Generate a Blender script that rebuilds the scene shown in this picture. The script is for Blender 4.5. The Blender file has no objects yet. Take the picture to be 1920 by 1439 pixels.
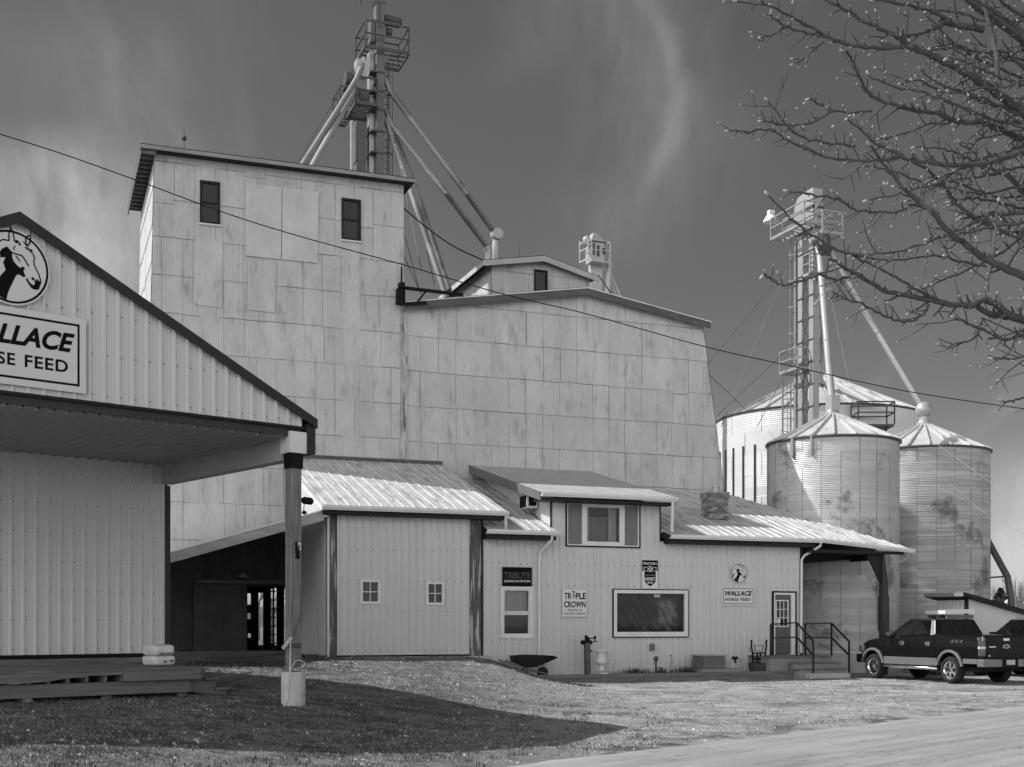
import bpy, bmesh, math, random
from mathutils import Vector, Matrix
R = math.radians
random.seed(7)
scene = bpy.context.scene
C = scene.collection

# ------------------------------------------------------------------ camera
FPX, CX, HY, EYE = 2300.0, 960.0, 1170.0, 1.75
cam_d = bpy.data.cameras.new('camera')
cam = bpy.data.objects.new('camera', cam_d); C.objects.link(cam)
cam.location = (0, 0, EYE); cam.rotation_euler = (R(90), 0, 0)
cam_d.sensor_width = 36; cam_d.lens = 36*FPX/1920
cam_d.shift_y = (HY-719.5)/1920
cam_d.clip_end = 3000
scene.camera = cam
# ------------------------------------------------------------------ light
SUN_EL = R(44.5)
S_H = Vector((-.995, .03, 0)).normalized()
S3 = Vector((S_H.x*math.cos(SUN_EL), S_H.y*math.cos(SUN_EL), math.sin(SUN_EL)))
sun_d = bpy.data.lights.new('sun', 'SUN'); sun_d.energy = 5.0; sun_d.angle = R(.5)
sun_d.color = (1, 1, 1)                              # the photograph is black and white
sun = bpy.data.objects.new('sun', sun_d); C.objects.link(sun)
sun.rotation_euler = (-S3).to_track_quat('-Z', 'Y').to_euler()
sun.location = (-60, 10, 60)
scene.cycles.use_denoising = True; scene.cycles.denoising_prefilter = 'FAST'      # keep the fine grain of gravel and sheet metal
scene.view_settings.view_transform = 'Standard'
scene.view_settings.look = 'None'
scene.view_settings.exposure = 0
scene.view_settings.gamma = 1

class NT:
    """small helper for math nodes"""
    def __init__(s, nt): s.nt = nt
    def n(s, typ, **kw):
        o = s.nt.nodes.new(typ)
        for k, v in kw.items(): setattr(o, k, v)
        return o
    def put(s, sock, v):
        if hasattr(v, 'links') or hasattr(v, 'is_linked'): s.nt.links.new(v, sock)
        else: sock.default_value = v
    def m(s, op, a, b=0.0, c=None, clamp=False):
        o = s.n('ShaderNodeMath', operation=op); o.use_clamp = clamp
        s.put(o.inputs[0], a); s.put(o.inputs[1], b)
        if c is not None: s.put(o.inputs[2], c)
        return o.outputs[0]
    def ss(s, v, lo, hi, a=0.0, b=1.0):
        o = s.n('ShaderNodeMapRange', interpolation_type='SMOOTHSTEP')
        s.put(o.inputs['Value'], v); o.inputs['From Min'].default_value = lo; o.inputs['From Max'].default_value = hi
        o.inputs['To Min'].default_value = a; o.inputs['To Max'].default_value = b
        return o.outputs[0]
    def lin(s, v, lo, hi, a=0.0, b=1.0, clamp=True):
        o = s.n('ShaderNodeMapRange'); o.clamp = clamp
        s.put(o.inputs['Value'], v); o.inputs['From Min'].default_value = lo; o.inputs['From Max'].default_value = hi
        o.inputs['To Min'].default_value = a; o.inputs['To Max'].default_value = b
        return o.outputs[0]
    def noise(s, vec, scale, detail=3, rough=.5, dist=0.0):
        o = s.n('ShaderNodeTexNoise'); s.nt.links.new(vec, o.inputs['Vector'])
        o.inputs['Scale'].default_value = scale; o.inputs['Detail'].default_value = detail
        o.inputs['Roughness'].default_value = rough; o.inputs['Distortion'].default_value = dist
        return o.outputs[0]
    def mapping(s, vec, scale=(1, 1, 1), loc=(0, 0, 0), rot=(0, 0, 0)):
        o = s.n('ShaderNodeMapping'); s.nt.links.new(vec, o.inputs[0])
        o.inputs['Scale'].default_value = scale; o.inputs['Location'].default_value = loc; o.inputs['Rotation'].default_value = rot
        return o.outputs[0]
    def comb(s, x, y, z):
        o = s.n('ShaderNodeCombineXYZ'); s.put(o.inputs[0], x); s.put(o.inputs[1], y); s.put(o.inputs[2], z)
        return o.outputs[0]

world = bpy.data.worlds.new('World'); scene.world = world; world.use_nodes = True
wn = NT(world.node_tree); world.node_tree.nodes.clear()
sky = wn.n('ShaderNodeTexSky', sky_type='NISHITA'); sky.sun_disc = False
sky.sun_elevation = SUN_EL; sky.sun_rotation = math.atan2(S_H.x, S_H.y)
sep = wn.n('ShaderNodeSeparateColor'); wn.nt.links.new(sky.outputs[0], sep.inputs[0])
tc = wn.n('ShaderNodeTexCoord'); xyz = wn.n('ShaderNodeSeparateXYZ'); wn.nt.links.new(tc.outputs['Generated'], xyz.inputs[0])
dx, dy, dz = xyz.outputs
red = wn.m('MULTIPLY', sep.outputs[0], SKY_K := .80)   # red-filter black and white film: red channel of the sky
# clouds: projected on a high sheet, drawn out into wisps
den = wn.m('ADD', wn.m('MAXIMUM', dz, 0.0), .22)
px_ = wn.m('DIVIDE', dx, den); py_ = wn.m('DIVIDE', dy, den)
pv = wn.comb(px_, py_, 0.0)
w1 = wn.noise(wn.mapping(pv, (1.0, .55, 1), (3.1, 1.7, 0), (0, 0, .5)), 1.6, 6, .55, .6)
w2 = wn.noise(wn.mapping(pv, (3.0, .5, 1), (0.4, 2.2, 0), (0, 0, -.35)), 1.3, 5, .6, .9)
left = wn.ss(dx, -.02, -.42)
low = wn.ss(dz, .36, .10)
bank_l = wn.m('MULTIPLY', wn.m('MULTIPLY', wn.ss(w1, .34, .70), left), low)
wisp = wn.m('MULTIPLY', wn.ss(w2, .50, .78), .33)
haze_r = wn.m('MULTIPLY', wn.ss(dz, .18, .02), wn.ss(dx, .1, .45))
rear = wn.m('MULTIPLY', wn.ss(dy, .05, -.55), wn.ss(dz, .80, .25))      # unseen cloud bank, added behind the viewer to fill the shaded fronts
rear = wn.m('MULTIPLY', wn.m('MULTIPLY', rear, wn.lin(w1, .25, .75, .8, 1.15)), wn.lin(dx, -.85, .85, 1.55, .42))   # fill weighted to the sun side to model the ribs
cl = wn.m('ADD', wn.m('MULTIPLY', bank_l, 5.5), wn.m('MULTIPLY', wisp, 1.6))
cl = wn.m('ADD', cl, wn.m('MULTIPLY', haze_r, 1.9))
# one long curved mare's tail high in the north, and softer veils beside it
dyp = wn.m('MAXIMUM', dy, .05); az = wn.m('DIVIDE', dx, dyp); el = wn.m('DIVIDE', dz, dyp)
def tail(az0, el0, k_up, k_dn, wd, lo, hi, amp, ns):
    e_ = wn.m('SUBTRACT', el, el0); bow = wn.m('SQRT', wn.m('ADD', wn.m('MULTIPLY', e_, e_), .0016))
    c = wn.m('SUBTRACT', az0+.04*(k_up+k_dn)/2, wn.m('MULTIPLY', bow, (k_up+k_dn)/2))
    c = wn.m('ADD', c, wn.m('MULTIPLY', wn.m('SUBTRACT', wn.noise(wn.mapping(tc.outputs['Generated'], (4, 4, 9), (ns, 0, 0)), 2.0, 4), .5), .05))
    g = wn.m('DIVIDE', wn.m('SUBTRACT', az, c), wd); g = wn.m('EXPONENT', wn.m('MULTIPLY', wn.m('MULTIPLY', g, g), -1.0))
    g = wn.m('MULTIPLY', g, wn.m('MULTIPLY', wn.ss(el, lo, lo+.09), wn.ss(el, hi, hi-.06)))
    g = wn.m('MULTIPLY', g, wn.lin(wn.noise(wn.mapping(tc.outputs['Generated'], (14, 6, 5), (ns, 2, 1)), 3.0, 5, .6), .3, .7, .35, 1.25))
    return wn.m('MULTIPLY', wn.m('MULTIPLY', g, wn.ss(dy, .1, .4)), amp)
for args in ((.140, .428, .46, .55, .010, .30, .60, .75, 1.0), (.125, .40, .5, .7, .06, .26, .62, .5, 4.0), (.03, .52, .5, .6, .03, .40, .7, .35, 7.0), (-.30, .34, .3, .5, .06, .20, .52, .6, 9.0), (-.36, .30, .3, .4, .07, .14, .42, 2.2, 15.0), (.41, .075, 0, 0, .03, -.02, .16, 1.2, 12.0)):
    cl = wn.m('ADD', cl, tail(*args))
tot = wn.m('ADD', red, cl)
tot = wn.m('ADD', tot, wn.m('MULTIPLY', rear, REAR_K := 17.0))
bgn = wn.n('ShaderNodeBackground'); bgn.inputs['Strength'].default_value = .1
wn.nt.links.new(wn.comb(tot, tot, tot), bgn.inputs['Color'])
wo = wn.n('ShaderNodeOutputWorld'); wn.nt.links.new(bgn.outputs[0], wo.inputs[0])

# ------------------------------------------------------------------ frames of reference
def PX(px, py, Y):
    return Vector(((px-CX)/FPX*Y, Y, EYE+(HY-py)/FPX*Y))
class Frame:
    """a building's own axes: u along its front, w into depth, z up"""
    def __init__(s, ox, oy, a): s.ox, s.oy, s.a, s.c, s.s = ox, oy, a, math.cos(a), math.sin(a)
    def W(s, u, w, z): return Vector((s.ox+u*s.c-w*s.s, s.oy+u*s.s+w*s.c, z))
    def u(s, px, w):
        k = (px-CX)/FPX
        return (k*(s.oy+w*s.c)-s.ox+w*s.s)/(s.c-k*s.s)
    def Y(s, u, w): return s.oy+u*s.s+w*s.c
    def P(s, px, py, w):
        u = s.u(px, w); return (u, w, EYE+(HY-py)/FPX*s.Y(u, w))
    def z(s, px, py, w): return s.P(px, py, w)[2]
    def Pu(s, px, py, u):
        k = (px-CX)/FPX
        w = (s.ox+u*s.c-k*(s.oy+u*s.s))/(s.s+k*s.c)
        return (u, w, EYE+(HY-py)/FPX*s.Y(u, w))
    def rect(s, x0, y0, x1, y1, w):
        xm = (x0+x1)/2
        return s.u(x0, w), s.u(x1, w), s.z(xm, y1, w), s.z(xm, y0, w)
    def loc(s, X, Y, z=0):
        dx, dy = X-s.ox, Y-s.oy
        return (dx*s.c+dy*s.s, -dx*s.s+dy*s.c, z)
F0 = Frame(0, 0, 0)
FM = Frame(-5.13, 35.55, R(21))         # the mill and its lean-tos
FS = Frame(-3.66, 20.9, R(41))          # the loading shed

# ------------------------------------------------------------------ mesh building
OFF = {}
class MB:
    def __init__(s): s.v, s.f, s.mi, s.cur = [], [], [], 0
    def face(s, *pts):
        n = len(s.v); s.v += [tuple(p) for p in pts]; s.f.append(tuple(range(n, n+len(pts)))); s.mi.append(s.cur)
    def grid(s, rows):
        n = len(s.v); L = len(rows[0])
        for r in rows: s.v += [tuple(p) for p in r]
        for i in range(len(rows)-1):
            for j in range(L-1):
                a = n+i*L+j; s.f.append((a, a+1, a+L+1, a+L)); s.mi.append(s.cur)
    def hexa(s, b, t):
        n = len(s.v); s.v += [tuple(p) for p in b]+[tuple(p) for p in t]; k = len(b)
        s.f.append(tuple(n+k-1-i for i in range(k))); s.mi.append(s.cur)
        s.f.append(tuple(n+k+i for i in range(k))); s.mi.append(s.cur)
        for i in range(k):
            j = (i+1) % k; s.f.append((n+i, n+j, n+k+j, n+k+i)); s.mi.append(s.cur)
    def box(s, u0, u1, w0, w1, z0, z1):
        s.hexa([(u0, w0, z0), (u1, w0, z0), (u1, w1, z0), (u0, w1, z0)], [(u0, w0, z1), (u1, w0, z1), (u1, w1, z1), (u0, w1, z1)])
    def bar(s, p, q, a, b=None, up=(0, 0, 1)):
        b = b or a; p, q = Vector(p), Vector(q); d = (q-p).normalized(); up = Vector(up)
        if abs(d.dot(up)) > .97: up = Vector((0, 1, 0))
        x = d.cross(up).normalized()*a/2; y = x.cross(d).normalized()*b/2
        s.hexa([p-x-y, p+x-y, p+x+y, p-x+y][::-1], [q-x-y, q+x-y, q+x+y, q-x+y][::-1])
    def tube(s, pts, r, n=8, caps=True):
        pts = [Vector(p) for p in pts]; rs = r if isinstance(r, (list, tuple)) else [r]*len(pts)
        base = len(s.v); ref = None
        for i, p in enumerate(pts):
            d = (pts[min(i+1, len(pts)-1)]-pts[max(i-1, 0)]).normalized()
            if ref is None:
                ref = Vector((0, 0, 1)) if abs(d.z) < .9 else Vector((1, 0, 0))
            x = d.cross(ref).normalized(); y = x.cross(d).normalized(); ref = y
            for k in range(n):
                a = 2*math.pi*k/n; s.v.append(tuple(p+(x*math.cos(a)+y*math.sin(a))*rs[i]))
        for i in range(len(pts)-1):
            for k in range(n):
                a = base+i*n+k; b = base+i*n+(k+1) % n
                s.f.append((a, b, b+n, a+n)); s.mi.append(s.cur)
        if caps:
            s.f.append(tuple(base+n-1-k for k in range(n))); s.mi.append(s.cur)
            e = base+(len(pts)-1)*n; s.f.append(tuple(e+k for k in range(n))); s.mi.append(s.cur)
    def lathe(s, prof, cu, cw, n=24, a0=0, a1=None, tilt=None):
        full = a1 is None; a1 = 2*math.pi if full else a1
        rows = []
        for r, z in prof:
            rows.append([(cu+r*math.cos(a0+(a1-a0)*k/n), cw+r*math.sin(a0+(a1-a0)*k/n), z) for k in range(n+1)])
        s.grid(rows)
    def prism(s, poly, mk, a0, a1):
        s.hexa([mk(x, y, a0) for x, y in poly], [mk(x, y, a1) for x, y in poly])
    def ball(s, c, rx, ry=None, rz=None, nu=8, nv=5, ax=None):
        ry = ry or rx; rz = rz or rx; c = Vector(c); rows = []
        M = Vector(ax).to_track_quat('Z', 'Y').to_matrix() if ax is not None else None
        for i in range(nv+1):
            t = math.pi*i/nv; row = []
            for k in range(nu+1):
                a = 2*math.pi*k/nu
                q = Vector((rx*math.sin(t)*math.cos(a), ry*math.sin(t)*math.sin(a), -rz*math.cos(t)))
                row.append(c+(M @ q if M else q))
            rows.append(row)
        s.grid(rows)
    def build(s, name, mat, parent=None, smooth=False, label=None, weld=False, bevel=0):
        off = OFF.get(parent.name, (0, 0, 0)) if parent else (0, 0, 0)
        me = bpy.data.meshes.new(name)
        me.from_pydata([(x-off[0], y-off[1], z-off[2]) for x, y, z in s.v], [], s.f)
        for m_ in (mat if isinstance(mat, (list, tuple)) else [mat]): me.materials.append(m_)
        me.polygons.foreach_set('material_index', s.mi)
        bm = bmesh.new(); bm.from_mesh(me)
        if weld: bmesh.ops.remove_doubles(bm, verts=bm.verts, dist=1e-4)
        bmesh.ops.recalc_face_normals(bm, faces=bm.faces)
        if smooth:
            for f in bm.faces: f.smooth = True
            for e in bm.edges:
                if len(e.link_faces) == 2 and e.calc_face_angle(0) > R(42): e.smooth = False
        bm.to_mesh(me); bm.free()
        o = bpy.data.objects.new(name, me); C.objects.link(o)
        if parent: o.parent = parent; OFF[o.name] = off
        if bevel:
            b = o.modifiers.new('bevel', 'BEVEL'); b.width = bevel; b.segments = 2; b.limit_method = 'ANGLE'; b.angle_limit = R(40)
        if label: o['label'] = label
        return o
def tag(o, label, cat, group=None):
    o['label'] = label; o['category'] = cat
    if group: o['group'] = group
    return o
def struct(o, kind='structure'): o['kind'] = kind; return o
def thing(name, label, cat, F, at, group=None):
    o = bpy.data.objects.new(name, None); C.objects.link(o); o.empty_display_size = .2
    o.location = F.W(*at); o.rotation_euler = (0, 0, F.a); OFF[o.name] = at
    return tag(o, label, cat, group)
def single(name, label, cat, F, at, mb, mat, group=None, **kw):
    mb.v = [(x-at[0], y-at[1], z-at[2]) for x, y, z in mb.v]
    o = mb.build(name, mat, None, **kw); o.location = F.W(*at); o.rotation_euler = (0, 0, F.a)
    return tag(o, label, cat, group)

# ------------------------------------------------------------------ materials
MATS = {}
def mat(name, g=.5, rough=.6, metal=0.0, var=.12, vs=2.0, st=(1, 1, 1), stain=0.0, ss=1.2, sst=(1, 1, 1), slo=.55, shi=.75, sg=.06,
        bump=0.0, bs=30, bst=(1, 1, 1), island=0.0, spec=.18, fine=0.0, fs=60):
    if name in MATS: return MATS[name]
    m = bpy.data.materials.new(name); m.use_nodes = True; nt = m.node_tree; nt.nodes.clear(); h = NT(nt)
    bs_ = h.n('ShaderNodeBsdfPrincipled'); out = h.n('ShaderNodeOutputMaterial'); nt.links.new(bs_.outputs[0], out.inputs[0])
    tcn = h.n('ShaderNodeTexCoord').outputs['Object']
    v = h.noise(h.mapping(tcn, st), vs, 5, .6)
    val = h.lin(v, .25, .75, g*(1-var), g*(1+var))
    if fine: val = h.m('MULTIPLY', val, h.lin(h.noise(h.mapping(tcn, st), fs, 3, .7), .3, .7, 1-fine, 1+fine))
    if island:
        gi = h.n('ShaderNodeNewGeometry').outputs['Random Per Island']
        val = h.m('MULTIPLY', val, h.lin(gi, 0, 1, 1-island, 1+island))
    if stain:
        k = h.noise(h.mapping(tcn, sst, (5.3, 1.2, 2.7)), ss, 7, .68)
        k = h.m('MULTIPLY', h.ss(k, slo, shi), stain)
        mx = h.n('ShaderNodeMix'); mx.data_type = 'FLOAT'; h.put(mx.inputs[0], k); h.put(mx.inputs[2], val); mx.inputs[3].default_value = sg
        val = mx.outputs[0]
    nt.links.new(h.comb(val, val, val), bs_.inputs['Base Color'])
    bs_.inputs['Roughness'].default_value = rough; bs_.inputs['Metallic'].default_value = metal
    bs_.inputs['Specular IOR Level'].default_value = spec
    if bump:
        b = h.n('ShaderNodeBump'); b.inputs['Strength'].default_value = bump; b.inputs['Distance'].default_value = .02
        nt.links.new(h.noise(h.mapping(tcn, bst), bs, 5, .65), b.inputs['Height']); nt.links.new(b.outputs[0], bs_.inputs['Normal'])
    MATS[name] = m; return m
def glass(name='window glass', refl=1.0):
    if name in MATS: return MATS[name]
    m = bpy.data.materials.new(name); m.use_nodes = True; nt = m.node_tree; nt.nodes.clear(); h = NT(nt)
    t = h.n('ShaderNodeBsdfTransparent'); t.inputs[0].default_value = (.75, .75, .75, 1)
    g = h.n('ShaderNodeBsdfGlossy'); g.inputs['Roughness'].default_value = .03
    tcn = h.n('ShaderNodeTexCoord').outputs['Object']
    b = h.n('ShaderNodeBump'); b.inputs['Strength'].default_value = .08; nt.links.new(h.noise(tcn, 3), b.inputs['Height']); nt.links.new(b.outputs[0], g.inputs['Normal'])
    fr = h.n('ShaderNodeFresnel'); fr.inputs[0].default_value = 1.5
    mx = h.n('ShaderNodeMixShader'); h.put(mx.inputs[0], h.m('MULTIPLY', fr.outputs[0], refl, clamp=True)); nt.links.new(t.outputs[0], mx.inputs[1]); nt.links.new(g.outputs[0], mx.inputs[2])
    out = h.n('ShaderNodeOutputMaterial'); nt.links.new(mx.outputs[0], out.inputs[0])
    MATS[name] = m; return m

M_SHEET = mat('weathered sheet metal', .485, .55, 0.0, .15, .8, (1.4, 1.4, .6), .72, .9, (3.2, 3.2, .9), .49, .82, .12, island=.045, spec=.2, fine=.07, fs=14)
M_EDGE = mat('rust and shade edge', .11, .8, 0, .4, 6)  # rust tone that also draws the thin shade under each sheet lap
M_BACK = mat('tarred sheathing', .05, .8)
M_SIDING = mat('painted steel siding', .55, .45, 0, .05, 1.0, (2, 2, .3), .16, 1.3, (2.5, 2.5, .4), .55, .85, .2, spec=.2)
M_SHEDSID = mat('loading shed siding', .57, .42, 0, .05, .8, (2, 2, .3), .15, 1.1, (2.5, 2.5, .35), .58, .85, .22, spec=.2)
M_WHITE = mat('white trim paint', .66, .4, 0, .08, 2, stain=.12)
M_TRIM = mat('pale trim', .62, .45, 0, .06, 2, stain=.15)
M_DARKTRIM = mat('dark painted trim', .022, .5, 0, .15, 2, spec=.1)
M_BLACK = mat('black paint', .010, .5, 0, .2, 3, spec=.08)
M_ROOF = mat('galvanised roofing', .56, .42, .15, .18, 1.6, (4, .4, 1), .65, 1.5, (3.6, .8, 1), .46, .70, .13, island=.05, fine=.14, fs=6)
M_SHING = mat('rolled roofing', .42, .55, .1, .14, 1.5, (2, 1, 1), .5, 1.4, (2, 1, 1), .52, .8, .15, fine=.06)
M_OLDWOOD = mat('weathered wood', .16, .8, 0, .35, 3, (6, 6, .5), .5, 2, (8, 8, .6), .5, .7, .05, bump=.5, bs=18, bst=(6, 6, .4))
M_PLANK = mat('grey planks', .155, .8, 0, .35, 2.5, (.5, 6, 6), .5, 2, (.6, 6, 6), .52, .7, .06, bump=.5, bs=14, bst=(.6, 6, 6))
M_CONC = mat('concrete', .42, .85, 0, .15, 3, stain=.35, ss=3, slo=.52, shi=.72, sg=.16, bump=.25, bs=25, fine=.1)
M_GALV = mat('galvanised steel', .40, .42, .35, .08, 1.5, stain=.25, ss=2.5, slo=.55, shi=.8, sg=.25)
M_STEEL = mat('painted steelwork', .09, .5, .2, .25, 3)
M_PALESTEEL = mat('pale steelwork', .32, .45, .3, .18, 3)
M_GLASS = glass()
M_DARK = mat('dark interior', .012, .9)
M_SHADEWALL = mat('shade-dark cladding', .065, .75, 0, .3, 1.2, (2, 2, .4), .45, 1.4, (5, 5, .5), .5, .75, .025)  # barn paint, darkened further to hold the shade under the lean-to roof

# ------------------------------------------------------------------ shared shapes
def spans(z0, z1, cuts):
    out = [(z0, z1)]
    for a, b in cuts:
        nx = []
        for p, q in out:
            if b <= p or a >= q: nx.append((p, q)); continue
            if a > p: nx.append((p, a))
            if b < q: nx.append((b, q))
        out = nx
    return out
def ribbed(m, T, u0, u1, zb, zt, pitch=.229, h=.019, holes=(), phase=0.0, minor=True, rw=.03):
    """trapezoid-ribbed sheet: T(u, z, height off the sheet) gives the point"""
    prof = [(u0, 0.0), (u1, 0.0)]
    k = math.floor((u0-phase)/pitch)-1
    while phase+k*pitch < u1+pitch:
        c = phase+k*pitch
        for d, hh in ((-rw, 0), (-rw*.45, h), (rw*.45, h), (rw, 0)):
            if u0 < c+d < u1: prof.append((c+d, hh))
        if minor:
            for q in (.36, .64):
                cc = c+pitch*q
                for d, hh in ((-.012, 0), (0, .005), (.012, 0)):
                    if u0 < cc+d < u1: prof.append((cc+d, hh))
        k += 1
    for a, b, _, _ in holes:
        for e in (a, b):
            if u0 < e < u1: prof.append((e, 0.0))
    prof.sort()
    for (a, ha), (b, hb) in zip(prof, prof[1:]):
        if b-a < 1e-5: continue
        mid = (a+b)/2
        z0a, z0b = (zb(a), zb(b)) if callable(zb) else (zb, zb)
        z1a, z1b = (zt(a), zt(b)) if callable(zt) else (zt, zt)
        cuts = [(c, d) for (p, q, c, d) in holes if p <= mid <= q]
        if not cuts:
            m.face(T(a, z0a, ha), T(b, z0b, hb), T(b, z1b, hb), T(a, z1a, ha))
        else:
            for p, q in spans(min(z0a, z0b), max(z1a, z1b), cuts):
                m.face(T(a, p, ha), T(b, p, hb), T(b, q, hb), T(a, q, ha))
def screws(m, T, u0, u1, zs, pitch=.229, phase=0.0, s=.011, zt=None):
    """rows of screw heads beside the ribs"""
    k = math.ceil((u0-phase)/pitch); rg = random.Random(int(u0*10))
    while phase+k*pitch < u1-.05:
        u = phase+k*pitch+.05
        for z in zs:
            if zt and z > zt(u)-.1: continue
            q = z+rg.uniform(-.006, .006); m.face(T(u-s, q-s, .004), T(u+s, q-s, .004), T(u+s, q+s, .004), T(u-s, q+s, .004))
        k += 1
def sheets(m, T, u0, u1, zb, zt, sw=.66, sh=1.22, holes=(), seed=1, amp=.006, pitch=.075, uL=None, uR=None, gap=.005):
    """rows of overlapping corrugated sheets, each an island of its own"""
    rg = random.Random(seed); r = 0; zmax = max(zt(u0+(u1-u0)*i/20) for i in range(21)) if callable(zt) else zt
    uL = uL or (lambda z: u0); uR = uR or (lambda z: u1)
    row_z = zb
    while row_z < zmax-.01:
        top = min(row_z+sh+.16, zmax+.05)
        u = u0-(r*.0+(.5*sw if rg.random() < .22 else .12*sw))-.02*rg.random()
        while u < u1:
            n = 1 if rg.random() < .85 else 2; ue = u+sw*n*(.985+.03*rg.random())
            jz = rg.uniform(-.012, .012)+(rg.choice((-.14, -.1, .12)) if rg.random() < .04 else 0)
            lift = rg.uniform(.004, .006); a0 = max(u, u0)+gap*rg.uniform(.2, 1); b0 = min(ue, u1)-gap*rg.uniform(.2, 1)
            zb0 = max(row_z+jz+.004, zb)
            u = ue
            if b0-a0 < .05: continue
            N = max(2, int((b0-a0)/pitch*4)); cols = []
            for i in range(N+1): cols.append(a0+(b0-a0)*i/N)
            for e in holes:
                for q in e[:2]:
                    if a0 < q < b0: cols.append(q)
            cols.sort()
            prev = None; base = None
            idx = []
            zm_ = (zb0+top)/2; edge = rg.choice((.006, .007, .009, .011, .016))
            def vert(x, z, t):
                x = min(max(x, uL(z)), uR(z))
                return T(x, z, amp*math.sin(2*math.pi*x/pitch)+lift+.015*t)
            # shared vertices along the sheet so that it stays one island
            cutsets = []
            for x in cols:
                zz = top if not callable(zt) else min(top, zt(x))
                cutsets.append(zz)
            for (x, za), (y, zb_) in zip(zip(cols, cutsets), zip(cols[1:], cutsets[1:])):
                if min(za, zb_) <= zb0+.01 or y-x < 1e-5: continue
                if uL(zm_) > y or uR(zm_) < x:
                    if uL(zb0) > y or uR(zb0) < x: continue
                mid = (x+y)/2
                cuts = [(c, d) for (p, q, c, d) in holes if p <= mid <= q]
                if cuts:
                    for p, q in spans(zb0, min(za, zb_), cuts):
                        m.face(vert(x, p, 1), vert(y, p, 1), vert(y, q, 0), vert(x, q, 0))
                else:
                    m.face(vert(x, zb0, 1), vert(y, zb0, 1), vert(y, zb_, 0), vert(x, za, 0))
                    if edge > 0:
                        o1, o2 = vert(x, zb0-.002, 1.15), vert(y, zb0-.002, 1.15); e_ = edge*(.6+.8*rg.random())
                        m.cur = 1; m.face(o1, o2, vert(y, zb0+e_, 1.15), vert(x, zb0+e_, 1.15)); m.cur = 0
            if rg.random() < .45:
                e_ = rg.uniform(.002, .007); m.cur = 1; x = a0
                if uL(zm_) < x and x+e_ < uR(top) and not any(p-.02 <= x <= q+.02 for p, q, _, _ in holes): m.face(vert(x-e_*.5, zb0, 1.3), vert(x+e_, zb0, 1.3), vert(x+e_, min(row_z+sh, cutsets[0]), .3), vert(x-e_*.5, min(row_z+sh, cutsets[0]), .3))
                m.cur = 0
        row_z += sh; r += 1
def sweep(m, prof, p, q):
    """profile of (w, z) offsets drawn straight from p to q"""
    m.hexa([(p[0], p[1]+a, p[2]+b) for a, b in prof], [(q[0], q[1]+a, q[2]+b) for a, b in prof])
GUT = [(0, 0), (-.09, 0), (-.10, .03), (-.125, .055), (-.13, .13), (-.115, .13), (-.10, .075), (0, .05)]
def gutter(root, p, q, mat_=None, s=1.0):
    m = MB(); sweep(m, [(a*s, b*s) for a, b in GUT], p, q); return m.build('gutter', mat_ or M_WHITE, root)
def downspout(root, pts, r=.04, mat_=None):
    m = MB(); m.tube(pts, r, 8); return m.build('downspout', mat_ or M_WHITE, root, smooth=True)
def frame_ring(m, u0, u1, z0, z1, w0, w1, t, tb=None):
    tb = tb or t
    m.box(u0, u0+t, w0, w1, z0, z1); m.box(u1-t, u1, w0, w1, z0, z1)
    m.box(u0+t, u1-t, w0, w1, z1-t, z1); m.box(u0+t, u1-t, w0, w1, z0, z0+tb)
def recess(root, u0, u1, z0, z1, w, depth=.5, mat_=None):
    m = MB(); d = depth
    m.face((u0, w+d, z0), (u1, w+d, z0), (u1, w+d, z1), (u0, w+d, z1))
    m.face((u0, w, z0), (u0, w+d, z0), (u0, w+d, z1), (u0, w, z1)); m.face((u1, w, z0), (u1, w+d, z0), (u1, w+d, z1), (u1, w, z1))
    m.face((u0, w, z0), (u1, w, z0), (u1, w+d, z0), (u0, w+d, z0)); m.face((u0, w, z1), (u1, w, z1), (u1, w+d, z1), (u0, w+d, z1))
    return m.build('interior', mat_ or M_DARK, root)
def pane(root, u0, u1, z0, z1, w, name='pane', mat_=None):
    m = MB(); m.face((u0, w, z0), (u1, w, z0), (u1, w, z1), (u0, w, z1)); return m.build(name, mat_ or M_GLASS, root)
# ================================================================== THE MILL
def lettering(root, s, u0, u1, z0, z1, w, m_, shear=0.0, bold=0.0, name='lettering', fit=True, spacing=1.0):
    cu = bpy.data.curves.new('letters', 'FONT'); cu.body = s; cu.shear = shear; cu.offset = bold; cu.space_character = spacing; cu.resolution_u = 4
    to = bpy.data.objects.new('letters', cu); C.objects.link(to)
    dg = bpy.context.evaluated_depsgraph_get(); me = bpy.data.meshes.new_from_object(to.evaluated_get(dg))
    bpy.data.objects.remove(to); bpy.data.curves.remove(cu)
    xs = [v.co.x for v in me.vertices]; ys = [v.co.y for v in me.vertices]
    x0, x1, y0, y1 = min(xs), max(xs), min(ys), max(ys); m = MB()
    pts = [(u0+(v.co.x-x0)/(x1-x0)*(u1-u0), w, z0+(v.co.y-y0)/(y1-y0)*(z1-z0)) for v in me.vertices]
    m.v = pts; m.f = [tuple(p.vertices) for p in me.polygons]; m.mi = [0]*len(m.f)
    bpy.data.meshes.remove(me)
    return m.build(name, m_, root)
def stroke(m, pts, wd, w, closed=False):
    n = len(pts)
    for i in range(n if closed else n-1):
        a, b = Vector((*pts[i], 0)), Vector((*pts[(i+1) % n], 0)); d = b-a
        if d.length < 1e-6: continue
        d.normalize(); p = Vector((-d.y, d.x, 0))*wd/2; a -= d*wd*.3; b += d*wd*.3
        m.face(*[(q.x, w, q.y) for q in (a-p, b-p, b+p, a+p)])
M_INK = mat('black sign ink', .008, .6, 0, .1, 5, spec=.04)
M_SIGN = mat('pale sign face', .62, .4, 0, .03, 2)
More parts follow.
